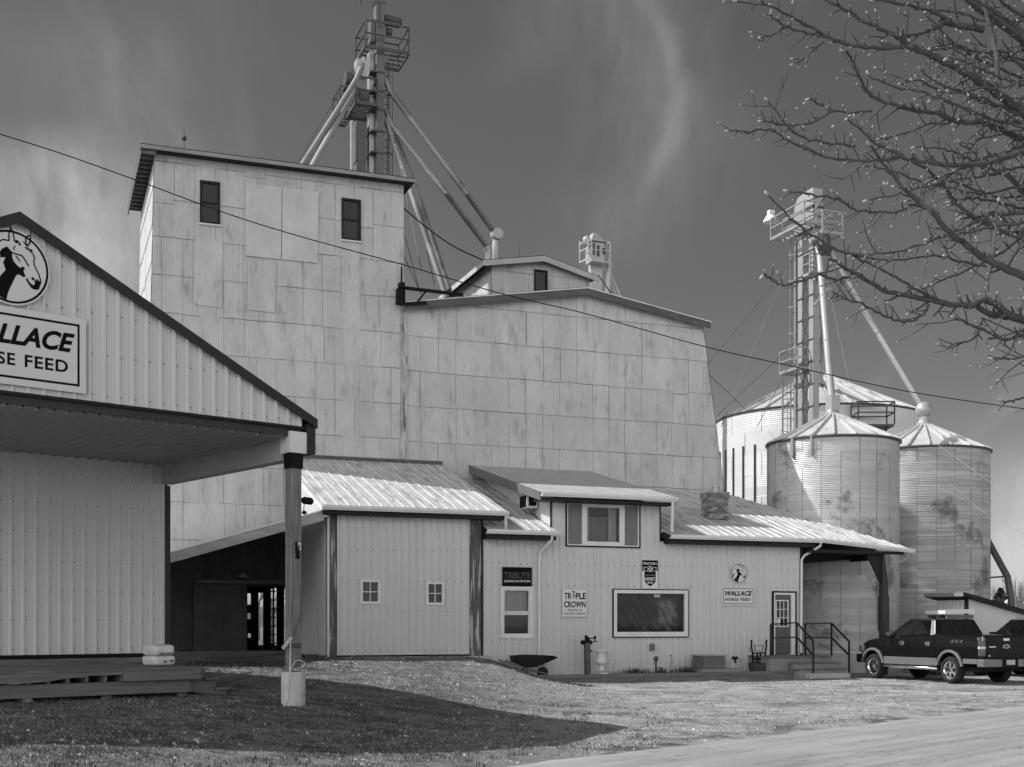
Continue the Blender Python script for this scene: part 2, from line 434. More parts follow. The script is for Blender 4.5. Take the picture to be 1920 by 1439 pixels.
def horse_sign(name, label, F, u, w, z, r, group):
    """round sign with a horse's head seen from the side"""
    t = thing(name, label, 'sign', F, (u, w, z-r), group)
    m = MB(); N = 48; c = [(u+r*1.05*math.cos(2*math.pi*i/N), z+r*1.05*math.sin(2*math.pi*i/N)) for i in range(N)]
    m.prism(c, lambda x, y, a: (x, w+a, y), -.012, .012); m.build('panel', M_SIGN, t)
    m = MB()
    for i in range(N):
        a, b = 2*math.pi*i/N, 2*math.pi*(i+1)/N
        m.face(*[(u+r*q*math.cos(x), w-.016, z+r*q*math.sin(x)) for q, x in ((.94, a), (1.0, a), (1.0, b), (.94, b))])
    m.build('ring', M_INK, t)
    B = lambda *p: [(u+(x-200)/595*r, z+(722-y)/598*r) for x, y in p]
    S = lambda *p: [(u+(x-583)/222*r, z+(440-y)/255*r) for x, y in p]
    m = MB(); wf = w-.017
    def poly(p): m.face(*[(x, wf, y) for x, y in p])
    neck = B((205, 480), (200, 560), (230, 630), (290, 690), (345, 715), (360, 680), (410, 705), (385, 745), (400, 800), (420, 835), (385, 860), (340, 835), (300, 828), (265, 850), (240, 910), (200, 1000), (160, 1090), (130, 1180), (110, 1285))
    neck += S((472, 640), (440, 610), (470, 588), (478, 560), (500, 575), (512, 520), (545, 470), (530, 420), (545, 380), (510, 390), (530, 320), (555, 305))
    poly(neck)
    poly(B((520, 830), (548, 830), (575, 868), (605, 868), (612, 830), (628, 868), (650, 880), (665, 860), (677, 900), (652, 960), (640, 1010), (590, 1032), (520, 1020), (480, 975), (425, 895), (440, 850), (470, 905), (530, 962), (565, 950), (572, 915), (560, 870), (530, 880), (510, 860)))
    poly(S((400, 510), (420, 450), (450, 425), (445, 480), (425, 520), (412, 570), (385, 540)))
    poly(S((500, 380), (520, 330), (550, 305), (555, 330), (530, 360)))
    poly(B((400, 355), (440, 392), (500, 400), (548, 415), (525, 375), (470, 365), (430, 350)))
    poly(B((255, 265), (300, 270), (350, 330), (320, 350), (300, 300), (262, 300)))
    lw = r*.034
    stroke(m, B((495, 405), (540, 450), (565, 500), (553, 560), (560, 620), (600, 700), (640, 775), (668, 870)), lw, wf)
    stroke(m, B((215, 490), (290, 500), (360, 508), (410, 570), (467, 655)), lw*1.1, wf)
    stroke(m, B((260, 530), (330, 602)), lw, wf); stroke(m, B((235, 440), (225, 410), (250, 370)), lw*.8, wf)
    stroke(m, B((150, 300), (152, 150), (185, 95), (215, 130), (240, 290), (280, 315)), lw*1.1, wf)
    stroke(m, B((425, 300), (420, 210), (450, 165), (492, 145), (500, 195), (480, 290), (455, 315), (425, 300)), lw*1.1, wf)
    stroke(m, B((150, 300), (60, 300), (-20, 350), (-120, 450), (-250, 560), (-330, 700)), lw, wf)
    stroke(m, B((380, 270), (420, 310), (460, 345)), lw*.8, wf)
    m.build('horse_drawing', M_INK, t)
    return t
def feed_sign(F, label, u0, u1, z0, z1, w, group, b=.05):
    t = thing('feed_sign', label, 'sign', F, ((u0+u1)/2, w, z0), group)
    m = MB(); m.box(u0, u1, w-.015, w+.015, z0, z1); m.build('panel', M_SIGN, t)
    W_, H_ = u1-u0, z1-z0; bi = H_*.085
    m = MB()
    k = H_*.03
    for a0, a1, c0, c1 in ((u0+bi, u1-bi, z0+bi, z0+bi+k), (u0+bi, u1-bi, z1-bi-k, z1-bi), (u0+bi, u0+bi+k, z0+bi+k, z1-bi-k), (u1-bi-k, u1-bi, z0+bi+k, z1-bi-k)):
        m.face((a0, w-.017, c0), (a1, w-.017, c0), (a1, w-.017, c1), (a0, w-.017, c1))
    m.build('border', M_INK, t)
    lettering(t, 'WALLACE', u0+W_*.10, u1-W_*.08, z0+H_*.52, z0+H_*.78, w-.018, M_INK, shear=.3, bold=.035)
    lettering(t, 'HORSE', u0+W_*.10, u0+W_*.50, z0+H_*.25, z0+H_*.41, w-.018, M_INK, bold=.022, spacing=1.1); lettering(t, 'FEED', u0+W_*.565, u1-W_*.13, z0+H_*.25, z0+H_*.41, w-.018, M_INK, bold=.022, spacing=1.1)
    return t

W6 = 6.0
# ---- the tall tower
uTL, zTT = FM.u(290, W6), FM.z(290, 278, W6); uTLb = FM.u(268, W6)
uTR = FM.u(757, W6); zTTr = FM.z(757, 341, W6)
T_WL = lambda z: uTL+(uTLb-uTL)*max(0, (zTT-z))/zTT
tower = thing('elevator_tower', 'tall sheet metal clad mill tower with flat overhanging roof and two narrow windows', 'tower', FM, (uTL, W6, 0))
tz = lambda u: zTT+(zTTr-zTT)*(u-uTL)/(uTR-uTL)
tw = [FM.rect(376, 342, 411, 420, W6), FM.rect(641, 375, 675, 451, W6)]
m = MB(); sheets(m, lambda u, z, h: (u, W6-h, z), uTLb, uTR, 3.25, tz, holes=tw, seed=11, uL=T_WL, uR=lambda z: uTR-.01)
m.build('front_cladding', [M_SHEET, M_EDGE], tower, weld=True)
D_T = 5.6
m = MB(); sheets(m, lambda a, z, h: (T_WL(z)-h, W6+a, z), 0, D_T, 1.2, 17.0, seed=23)
m.build('side_cladding', [M_SHEET, M_EDGE], tower, weld=True)
def cutplane(m, u0, u1, z0, z1, w, holes):
    es = sorted({u0, u1, *[e for h in holes for e in h[:2] if u0 < e < u1]})
    for a, b in zip(es, es[1:]):
        mid = (a+b)/2
        for p, q in spans(z0, z1, [(c, d) for (x, y, c, d) in holes if x <= mid <= y]):
            m.face((a, w, p), (b, w, p), (b, w, q), (a, w, q))
op = FM.rect(462, 1100, 549, 1226, W6-.1)                 # the drive door in the tower's foot
m = MB()
cutplane(m, uTL+.03, uTR-.02, .1, zTT-.1, W6+.03, tw+[op])
for w in (W6+.031, W6+D_T): m.face((uTL+.03, w, .1), (uTLb+.03, w, .1), (uTL+.03, w, zTT-.1))
slits = [FM.rect(x0, y0, x1, y1, W6+D_T) for x0, y0, x1, y1 in
         ((464, 1113, 470, 1134), (464, 1150, 470, 1161), (465, 1188, 470, 1196), (484, 1112, 493, 1210), (508, 1105, 511, 1208), (514.5, 1103, 518.5, 1210), (533, 1103, 541, 1206))]
cutplane(m, uTL+.03, uTR-.02, .1, zTT-.1, W6+D_T, slits)
m.face((uTLb+.03, W6, .1), (uTLb+.03, W6+D_T, .1), (uTL+.03, W6+D_T, zTT-.1), (uTL+.03, W6, zTT-.1))
m.face((uTR, W6+.05, .1), (uTR, W6+D_T, .1), (uTR, W6+D_T, zTT), (uTR, W6+.05, zTT))
m.face((uTLb, W6+.03, .84), (uTR, W6+.03, .84), (uTR, W6+D_T, .84), (uTLb, W6+D_T, .84))
m.face((uTLb, W6+.03, 4.6), (uTR, W6+.03, 4.6), (uTR, W6+D_T, 4.6), (uTLb, W6+D_T, 4.6))
m.build('sheathing', M_BACK, tower)
# timbers inside the drive-through, seen against the light
m = MB()
for px in (478, 501, 525):
    a = FM.u(px, W6+3); m.box(a-.11, a+.11, W6+2.9, W6+3.1, .84, 4.55)
m.build('inner_post', M_DARK, tower)
m = MB(); uu = FM.u(514, W6+4.5)
for k in range(7): m.box(uu-.35, uu+.05, W6+4.45, W6+4.5, 1.0+k*.32, 1.05+k*.32)
m.build('inner_ladder', M_DARK, tower)
rz0, rz1 = FM.z(264, 270, W6-.45), FM.z(779, 336, W6-.45)
ru0, ru1 = FM.u(264, W6-.45), FM.u(779, W6-.45)
m = MB(); b = [(ru0, W6-.45, rz0-.10), (ru1, W6-.45, rz1-.10), (ru1, W6+D_T+.3, rz1-.10), (ru0, W6+D_T+.3, rz0-.10)]
m.hexa(b, [(x, y, z+.13) for x, y, z in b]); m.build('roof', M_DARKTRIM, tower)
m = MB(); m.hexa([(ru0-.02, W6-.49, rz0-.13), (ru1+.02, W6-.49, rz1-.13), (ru1+.02, W6-.455, rz1-.13), (ru0-.02, W6-.455, rz0-.13)],
                 [(ru0-.02, W6-.49, rz0-.01), (ru1+.02, W6-.49, rz1-.01), (ru1+.02, W6-.455, rz1-.01), (ru0-.02, W6-.455, rz0-.01)])
m.build('fascia', mat('weathered eave board', .26, .6, 0, .25, 2, (.5, 3, 3), .3), tower)
m = MB()
for k in range(14):
    w = W6-.35+k*.42; m.box(ru0+.03, uTL+.02, w, w+.09, rz0-.24, rz0-.105)
m.box(ru0-.01, ru0+.025, W6-.4, W6+D_T+.25, rz0-.3, rz0-.105)
m.build('rafter_tail', M_OLDWOOD, tower)
for u0, u1, z0, z1 in tw:
    m = MB(); frame_ring(m, u0-.02, u1+.02, z0-.02, z1+.02, W6-.06, W6+.05, .075); m.box(u0, u1, W6-.03, W6+.01, (z0+z1)/2-.03, (z0+z1)/2+.03)
    wdw = m.build('window', M_DARKTRIM, tower)
    pane(wdw, u0+.03, u1-.03, z0+.03, z1-.03, W6+.0); recess(wdw, u0+.02, u1-.02, z0+.02, z1-.02, W6+.04, .6)
    m = MB(); m.box(u0-.06, u1+.06, W6-.10, W6+.02, z0-.07, z0-.022); m.build('sill', M_TRIM, wdw)
M_PLATE = mat('flat steel plate', .50, .5, 0, .16, 1.3, (1, 1, .8), .45, 1.4, (1.6, 1.6, .8), .5, .75, .3)
def facequad(m, px4, w, th=.03):
    q = [FM.P(x, y, w) for x, y in px4]
    m.hexa([(a, b-th, c) for a, b, c in q], [(a, b, c) for a, b, c in q])
m = MB(); facequad(m, ((460, 480), (526.5, 487), (528, 352), (461, 344)), W6-.035); m.build('hatch_door', M_PLATE, tower)
m = MB(); facequad(m, ((528, 487), (595, 494), (597, 361), (529.5, 352)), W6-.035); m.build('hatch_door', M_PLATE, tower)
m = MB(); facequad(m, ((463, 581), (515, 587), (517, 492), (465, 486)), W6-.035, .02); m.build('patch_sheet', M_SHEET, tower)
m = MB(); facequad(m, ((362, 571), (415, 578), (418, 457), (365, 450)), W6-.035, .02); m.build('patch_sheet', M_SHEET, tower)
M_RUST = mat('rusted flashing', .42, .7, 0, .35, 3, (3, 3, .8), .9, 1.1, (5, 5, .7), .46, .64, .06)
m = MB(); q0, q1 = FM.P(742, 600, W6), FM.P(764, 860, W6); 
m.hexa([(uTR-.1, W6-.05, 6.0), (uTR+.12, W6-.05, 6.0), (uTR+.12, W6-.015, 6.0), (uTR-.1, W6-.015, 6.0)], [(uTR-.14, W6-.05, 12.6), (uTR+.12, W6-.05, 12.6), (uTR+.12, W6-.015, 12.6), (uTR-.14, W6-.015, 12.6)])
m.build('corner_flashing', M_RUST, tower)

# ---- the broad mill house
uML = uTR+.02
g0, g1, g2 = FM.P(762, 573, W6), FM.P(1095, 547, W6), FM.P(1317, 608, W6)
uMb = FM.P(1362, 960, W6); uMR0, zMR0 = g2[0], g2[2]
def mz(u):
    if u < g1[0]: return g0[2]+(g1[2]-g0[2])*(u-g0[0])/(g1[0]-g0[0])
    return g1[2]+(g2[2]-g1[2])*(u-g1[0])/(g2[0]-g1[0])
kR = (uMb[0]-uMR0)/(zMR0-uMb[2])
M_WR = lambda z: uMR0+kR*(zMR0-z)
mill = thing('mill_house', 'broad sheet metal clad mill house with low gable and slanting right wall', 'building', FM, (uML, W6, 0))
uMx = M_WR(3.0)
m = MB(); sheets(m, lambda u, z, h: (u, W6-h, z), uML, uMx, 3.2, lambda u: mz(min(u, g2[0])), seed=5, uR=M_WR, uL=lambda z: uML)
m.build('front_cladding', [M_SHEET, M_EDGE], mill, weld=True)
D_M = 15.0
m = MB()
pf = [(uML, .1), (M_WR(.1), .1), (uMR0, zMR0-.05), (g1[0], g1[2]-.05), (uML, mz(uML)-.05)]
m.hexa([(x, W6+.03, z) for x, z in pf], [(x, W6+D_M, z) for x, z in pf]); m.build('sheathing', M_BACK, mill)
m = MB(); sheets(m, lambda a, z, h: (M_WR(z)+.02+h, W6+a, z), 0, D_M, .3, zMR0-.1, seed=31); m.build('side_cladding', [M_SHEET, M_EDGE], mill, weld=True)
m = MB(); w0, w1 = W6-.28, W6+D_M+.2
for a, b, c in ((g0[0]-.1, g1[0], -1), (g1[0], g2[0]+.15, 1)):
    za, zb = mz(a)+.03, mz(b)+.03
    m.hexa([(a, w0, za), (b, w0, zb), (b, w1, zb), (a, w1, za)], [(a, w0, za+.07), (b, w0, zb+.07), (b, w1, zb+.07), (a, w1, za+.07)])
m.build('roof', M_DARKTRIM, mill)
m = MB()
for a, b in ((g0[0]-.12, g1[0]), (g1[0], g2[0]+.17)):
    za, zb = mz(a), mz(b); q = lambda dz: [(a, w0-.04, za+dz), (b, w0-.04, zb+dz), (b, w0-.003, zb+dz), (a, w0-.003, za+dz)]
    m.hexa(q(-.2), q(.035))
m.build('fascia', mat('grey fascia board', .10, .7, 0, .3, 2, (.5, 3, 3), .3, 2), mill)
m = MB()
for a, b in ((g0[0]-.14, g1[0]), (g1[0], g2[0]+.2)):
    za, zb = mz(a), mz(b); q = lambda dz: [(a, w0-.06, za+dz), (b, w0-.06, zb+dz), (b, w0-.002, zb+dz), (a, w0-.002, za+dz)]
    m.hexa(q(.038), q(.075))
m.build('drip_edge', M_TRIM, mill)
# monitor on the mill roof
WC = 13.0
c0, c1, c2 = FM.P(908, 489, WC-.35), FM.P(1020, 481, WC-.35), FM.P(1122, 520, WC-.35)
cl, cr = FM.u(921, WC), FM.u(1107, WC)
def cz(u): return (c0[2]+(c1[2]-c0[2])*(u-c0[0])/(c1[0]-c0[0]) if u < c1[0] else c1[2]+(c2[2]-c1[2])*(u-c1[0])/(c2[0]-c1[0]))
cw = FM.rect(1001, 507, 1026, 551, WC)
m = MB(); sheets(m, lambda u, z, h: (u, WC-h, z), cl, cr, 10.5, lambda u: cz(u)-.05, holes=[cw], seed=8, sw=.9, sh=2.0); m.build('monitor_front', [M_SHEET, M_EDGE], mill, weld=True)
m = MB(); sheets(m, lambda a, z, h: (cl-h, WC+a, z), 0, 9, 10.5, cz(cl)-.05, seed=9, sw=1.1, sh=3.0); m.build('monitor_side', [M_SHEET, M_EDGE], mill, weld=True)
m = MB(); pf = [(cl+.01, 9), (cr-.01, 9), (cr-.01, cz(cr)-.06), (c1[0], c1[2]-.06), (cl+.01, cz(cl)-.06)]
m.hexa([(x, WC+.12, z) for x, z in pf], [(x, WC+9, z) for x, z in pf]); m.build('monitor_sheathing', M_BACK, mill)
m = MB()
for a, b in ((c0, c1), (c1, c2)):
    q = lambda d: [(a[0], WC-.35, a[2]+d), (b[0], WC-.35, b[2]+d), (b[0], WC+9.3, b[2]+d), (a[0], WC+9.3, a[2]+d)]
    m.hexa(q(-.03), q(.05))
m.build('monitor_roof', M_DARKTRIM, mill)
m = MB()
for a, b in ((c0, c1), (c1, c2)):
    q = lambda d: [(a[0], WC-.40, a[2]+d), (b[0], WC-.40, b[2]+d), (b[0], WC-.355, b[2]+d), (a[0], WC-.355, a[2]+d)]
    m.hexa(q(-.22), q(.01))
m.box(c0[0]-.03, c0[0], WC-.4, WC+9.3, c0[2]-.2, c0[2]+.01)
m.build('monitor_fascia', mat('pale fascia board', .42, .6, 0, .2, 2), mill)
m = MB(); u0, u1, z0, z1 = cw; frame_ring(m, u0, u1, z0, z1, WC-.06, WC+.05, .07); wdw = m.build('window', M_DARKTRIM, mill); pane(wdw, u0+.03, u1-.03, z0+.03, z1-.03, WC); recess(wdw, u0, u1, z0, z1, WC+.02, .1)

# lightning rods
for px, py0, py1, w, lab in ((345, 283, 240, W6+1.0, 'thin lightning rod with glass ball on the tower roof'), (974, 484, 455, WC+3, 'thin lightning rod on the mill roof monitor')):
    p = FM.P(px, py0, w); q = FM.P(px, py1, w); m = MB()
    m.tube([(p[0], w, p[2]-.15), (p[0], w, q[2])], [.022, .008], 6); m.ball((p[0], w, p[2]*.45+q[2]*.55), .09 if px < 500 else .03)
    single('lightning_rod', lab, 'lightning rod', FM, (p[0], w, p[2]-.15), m, M_STEEL, 'lightning rods on the roofs')
# hoist frame beside the tower
t = thing('hoist_frame', 'dark steel hoist frame at the left end of the mill roof', 'steel frame', FM, FM.P(752, 575, W6-.4))
q = lambda x, y, w=W6-.4: FM.P(x, y, w)
m = MB(); m.bar(q(753, 575), q(753, 500), .05); m.build('mast', M_BLACK, t)
m = MB(); m.bar(q(756, 540), q(868, 553), .10); m.bar(q(757, 538), q(757, 572), .09); m.bar(q(781, 568), q(800, 545), .06); m.bar(q(756, 571), q(800, 568), .08); m.build('boom', M_BLACK, t)
m = MB(); b = q(749, 556); m.box(b[0]-.12, b[0]+.12, b[1]-.15, b[1]+.1, b[2]-.3, b[2]+.25); m.box(b[0]-.05, b[0]+.15, b[1]-.2, b[1]+.05, b[2]+.25, b[2]+.45); m.build('motor', M_BLACK, t, bevel=.03)

# ---- lean-to at the tower's foot
uGL = FM.u(612, 0)
fa, fb = FM.P(300, 1041, -.2), FM.P(607, 957, -.2)
lz = lambda u: fa[2]+(fb[2]-fa[2])*(u-fa[0])/(fb[0]-fa[0])
lean = thing('lean_to_shed', 'open fronted lean-to with sloping roof and rusty back wall toned dark for its shade', 'shed', FM, (fa[0], 0, .8))
ua = fa[0]-2.5
m = MB(); q = lambda d: [(ua, -.25, lz(ua)+d), (fb[0]-.02, -.25, lz(fb[0])+d), (fb[0]-.02, W6-.03, lz(fb[0])+d), (ua, W6-.03, lz(ua)+d)]
m.hexa(q(-.06), q(.0)); m.build('roof', M_ROOF, lean)
m = MB(); q = lambda d: [(ua, -.31, lz(ua)+d), (fb[0]-.02, -.31, lz(fb[0])+d), (fb[0]-.02, -.255, lz(fb[0])+d), (ua, -.255, lz(ua)+d)]
m.hexa(q(-.30), q(-.025)); m.build('fascia', mat('faded fascia', .34, .7, 0, .25, 2, (.5, 3, 3), .5, 1.5, (.4, 3, 3), .5, .75, .1), lean)
m = MB(); q = lambda d: [(ua, -.33, lz(ua)+d), (fb[0]-.02, -.33, lz(fb[0])+d), (fb[0]-.02, -.256, lz(fb[0])+d), (ua, -.256, lz(ua)+d)]
m.hexa(q(-.022), q(.012)); m.build('drip_edge', M_WHITE, lean)
wb = W6-.10
m = MB(); ribbed(m, lambda u, z, h: (u, wb-h, z), ua, FM.u(606, wb), .85, lambda u: lz(u)-.065, pitch=.075, h=.008, rw=.03, minor=False, holes=[op]); m.build('back_wall', M_SHADEWALL, lean, weld=True)
d0, d1, dz0, dz1 = FM.rect(363, 1096, 463, 1222, wb-.14)
m = MB(); ribbed(m, lambda u, z, h: (u, wb-.13-h, z), d0, d1, dz0, dz1, pitch=.60, h=.01, minor=False)
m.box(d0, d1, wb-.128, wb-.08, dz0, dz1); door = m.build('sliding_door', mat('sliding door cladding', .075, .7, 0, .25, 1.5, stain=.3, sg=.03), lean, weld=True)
r0, r1, rz0_, rz1_ = FM.rect(366, 1088, 548, 1095, wb-.2)
m = MB(); m.box(r0, r1, wb-.22, wb-.06, rz0_, rz1_); m.build('door_track', mat('track steel', .10, .6, .2, .2, 3), lean)
m = MB(); a, b, c, d = FM.rect(330, 1222, 549, 1232, wb-.5); m.box(ua, b, wb-.6, wb-.01, .55, .86); m.build('sill', M_PLANK, lean)
p = FM.P(455, 1083, wb-.25); m = MB()
m.lathe([(.02, .14), (.07, .13), (.15, .06), (.17, 0), (.15, .01), (.02, .05)], 0, 0, 14); m.bar((0, .22, .16), (0, 0, .14), .03); m.v = [(x+p[0], y+p[1], z+p[2]) for x, y, z in m.v]
single('barn_lamp', 'small dome lamp over the dark sliding door', 'lamp', FM, p, m, M_PALESTEEL, smooth=True)

# ---- the garage
EZ = FM.z(780, 953, -.45)
uGR = FM.u(905, 0)
gar = thing('garage_annex', 'ribbed steel garage annex with big sliding door and two small square windows', 'garage', FM, (uGL, 0, .8))
top = EZ+6.5*.335
def roofplane(m, u0, u1, w0, z0, w1, z1, pitch=.33, h=.022, extra=None):
    L = math.hypot(w1-w0, z1-z0); nw, nz = -(z1-z0)/L, (w1-w0)/L
    ribbed(m, lambda u, t, hh: (u, w0+(w1-w0)*t+nw*hh, z0+(z1-z0)*t+nz*hh), u0, u1, 0, 1, pitch=pitch, h=h, minor=False, rw=.022)
    m.hexa([(u0, w0, z0-.05), (u1, w0, z0-.05), (u1, w1, z1-.05), (u0, w1, z1-.05)], [(u0, w0, z0-.004), (u1, w0, z0-.004), (u1, w1, z1-.004), (u0, w1, z1-.004)])
rgl, rgr = FM.u(604, -.45), FM.u(951, -.45)
m = MB(); roofplane(m, rgl, rgr, -.45, EZ, W6-.02, top); m.build('roof', M_ROOF, gar, weld=True)
m = MB(); m.hexa([(rgl, W6-.05, top-.02), (rgr, W6-.05, top-.02), (rgr, W6-.03, top-.02), (rgl, W6-.03, top-.02)], [(rgl, W6-.05, top+.12), (rgr, W6-.05, top+.12), (rgr, W6-.03, top+.12), (rgl, W6-.03, top+.12)]); m.build('flashing', M_STEEL, gar)
gutter(gar, (rgl-.02, -.46, EZ-.14), (rgr+.02, -.46, EZ-.14))
m = MB(); m.box(rgl+.05, rgr-.05, -.44, -.02, EZ-.26, EZ-.15); m.box(rgl, rgl+.03, -.45, -.41, EZ-.22, EZ-.05); m.build('soffit', M_DARKTRIM, gar)
# left wall, sunlit above the lean-to
gl = lambda w: EZ+(w+.45)*.335-.06
m = MB(); ribbed(m, lambda a, z, h: (uGL-h, a, z), 0.02, W6-.08, .3, gl); m.build('side_wall', M_SIDING, gar, weld=True)
m = MB(); m.hexa([(rgl, -.45, EZ-.17), (rgl+.04, -.45, EZ-.17), (rgl+.04, W6-.1, top-.17), (rgl, W6-.1, top-.17)], [(rgl, -.45, EZ-.02), (rgl+.04, -.45, EZ-.02), (rgl+.04, W6-.1, top-.02), (rgl, W6-.1, top-.02)]); m.build('rake_board', M_WHITE, gar)
j0, j1 = FM.u(613, 0), FM.u(632, 0); s0, s1 = FM.u(632, -.1), FM.u(880, -.1)
zs = FM.z(780, 1229, 0)
m = MB(); m.box(j0, j0+.06, -.06, .1, zs-.1, EZ-.2); m.build('corner_trim', M_TRIM, gar)
M_PEEL = mat('peeling jamb paint', .10, .75, 0, .3, 4, (6, 6, .6), .9, 1.8, (5, 5, .35), .50, .58, .45, bump=.3)
m = MB(); m.box(j0+.062, j1, -.04, .1, zs-.1, EZ-.2); m.build('door_jamb', M_PEEL, gar)
m = MB(); m.box(s1+.01, uGR-.06, -.03, .1, zs-.1, EZ-.2); m.build('door_jamb', M_PEEL, gar)
m = MB(); m.box(uGR-.055, uGR-.005, -.05, .1, zs-.1, EZ-.2); m.build('corner_trim', M_DARKTRIM, gar)
gw = [FM.rect(676, 1088, 712, 1132, -.1), FM.rect(799, 1092, 832, 1134, -.1)]
m = MB(); ribbed(m, lambda u, z, h: (u, -.1-h, z), s0, s1, zs+.02, EZ-.2, holes=gw, phase=s0+.1, h=.026)
sd = m.build('garage_door', M_SIDING, gar, weld=True)
m = MB(); screws(m, lambda u, z, h: (u, -.1-h, z), s0, s1, (zs+.15, zs+1.3, zs+2.2, zs+3.1), phase=s0+.1, s=.014); struct(m.build('screws', M_EDGE, sd), 'stuff')
m = MB(); m.box(s0+.02, s1-.02, -.092, -.05, zs+.03, zs+.12); m.box(s0+.02, s1-.02, -.092, -.05, EZ-.3, EZ-.21); m.build('door_rail', M_DARKTRIM, sd)
m = MB(); cutplane(m, s0, s1, zs, EZ-.2, -.04, gw); m.build('wall_backing', M_BACK, gar)
for k, (u0, u1, z0, z1) in enumerate(gw):
    m = MB(); frame_ring(m, u0-.015, u1+.015, z0-.015, z1+.015, -.15, -.06, .075)
    um, zm = (u0+u1)/2, (z0+z1)/2
    m.box(um-.012, um+.012, -.12, -.085, z0+.06, z1-.06); m.box(u0+.06, um-.012, -.12, -.085, zm-.012, zm+.012); m.box(um+.012, u1-.06, -.12, -.085, zm-.012, zm+.012)
    wdw = m.build('window', M_WHITE, gar); pane(wdw, u0+.05, u1-.05, z0+.05, z1-.05, -.08); recess(wdw, u0+.02, u1-.02, z0+.02, z1-.02, -.055, .5)
m = MB(); m.box(FM.u(620, -.3), uGR+.1, -.55, .05, .35, zs-.03); m.build('threshold', M_CONC, gar)
downspout(gar, [(rgr-.06, -.5, EZ-.12), (rgr-.04, -.42, EZ-.3), (rgr+.02, -.3, EZ-.62)], .05)

# ---- the office
OZ = FM.z(1380, 1006, -.45)
uOR = FM.u(1500, 0); uD0, uD1 = FM.u(1033, 0), FM.u(1237, 0)
DZ = FM.z(1140, 928, -.65)
off = thing('office_annex', 'ribbed steel feed office with shed dormer, brick chimney and corner porch', 'building', FM, (uGR, 0, 0))
def oz(u): return DZ-.18 if uD0 < u < uD1 else OZ-.2
w1_ = FM.rect(938, 1100, 998, 1197, 0); w2_ = FM.rect(1060, 942, 1200, 1027, 0); w3_ = FM.rect(1148, 1105, 1290, 1196, 0); dr = FM.rect(1447, 1109, 1492, 1228, 0)
hol = [w1_, w2_, w3_, dr]
m = MB()
Tf = lambda u, z, h: (u, -h, z)
ribbed(m, Tf, uGR+.005, uD0, .1, OZ-.2, holes=hol, h=.026); ribbed(m, Tf, uD0, uD1, .1, DZ-.15, holes=hol, h=.026); ribbed(m, Tf, uD1, uOR, .1, OZ-.2, holes=hol, h=.026)
fwall = m.build('front_wall', M_SIDING, off, weld=True)
m = MB(); screws(m, Tf, uGR, uOR, (.5, 1.25, 2.95, 3.6), s=.014); struct(m.build('screws', M_EDGE, fwall), 'stuff')
m = MB(); cutplane(m, uGR, uOR, .05, OZ-.25, .05, hol); cutplane(m, uD0, uD1, OZ-.25, DZ-.2, .05, hol)
m.face((uOR-.02, .05, .1), (uOR-.02, W6, .1), (uOR-.02, W6, OZ+1.9), (uOR-.02, .05, OZ-.1)); m.face((uD1-.02, .05, OZ-.3), (uD1-.02, W6, OZ+1.5), (uD1-.02, W6, DZ+1.2), (uD1-.02, .05, DZ-.2))
m.build('wall_backing', M_BACK, off)
m = MB(); m.box(uOR, uOR+.07, -.05, .08, .6, OZ-.2); m.box(uD0-.03, uD0+.02, -.035, .0, OZ, DZ-.2); m.box(uD1-.02, uD1+.025, -.035, .0, OZ-.1, DZ-.2); m.build('corner_trim', M_DARKTRIM, off)
m = MB(); ribbed(m, lambda a, z, h: (uOR+h, a, z), .08, W6-.05, .1, lambda a: OZ+(a+.45)*.335-.1); m.build('end_wall', M_SIDING, off, weld=True)
otop = OZ+6.5*.335
ol, orr = FM.u(914, -.45), FM.u(1046, -.45)
m = MB(); roofplane(m, ol, uD0, -.45, OZ, W6-.02, otop); roofplane(m, uD0, orr, -.45, OZ, -.05, OZ+.13); m.build('roof', M_ROOF, off, weld=True)
gutter(off, (ol-.05, -.46, OZ-.14), (orr+.02, -.46, OZ-.14))
m = MB(); m.box(ol, orr-.05, -.44, -.03, OZ-.28, OZ-.16); m.hexa([(ol-.02, -.45, OZ-.2), (ol+.02, -.45, OZ-.2), (ol+.02, .6, OZ+.15), (ol-.02, .6, OZ+.15)], [(ol-.02, -.45, OZ-.02), (ol+.02, -.45, OZ-.02), (ol+.02, .6, OZ+.33), (ol-.02, .6, OZ+.33)]); m.build('soffit', M_DARKTRIM, off)
rl, rr = FM.u(1258, -.45), FM.u(1545, -.45)
m = MB(); roofplane(m, uD1+.02, rl, -.06, OZ+.13, W6-.02, otop); roofplane(m, rl, rr, -.45, OZ, W6-.02, otop); m.build('roof', M_ROOF, off, weld=True)
gutter(off, (rl-.05, -.46, OZ-.14), (rr, -.46, OZ-.14))
m = MB(); m.box(rl-.03, uOR+.3, -.44, -.03, OZ-.28, OZ-.16); m.hexa([(rl-.08, -.45, OZ-.22), (rl-.03, -.45, OZ-.22), (uD1+.03, 0.8, OZ+.2), (uD1-.02, .8, OZ+.2)], [(rl-.08, -.45, OZ-.02), (rl-.03, -.45, OZ-.02), (uD1+.03, .8, OZ+.4), (uD1-.02, .8, OZ+.4)]); m.build('soffit', M_DARKTRIM, off)
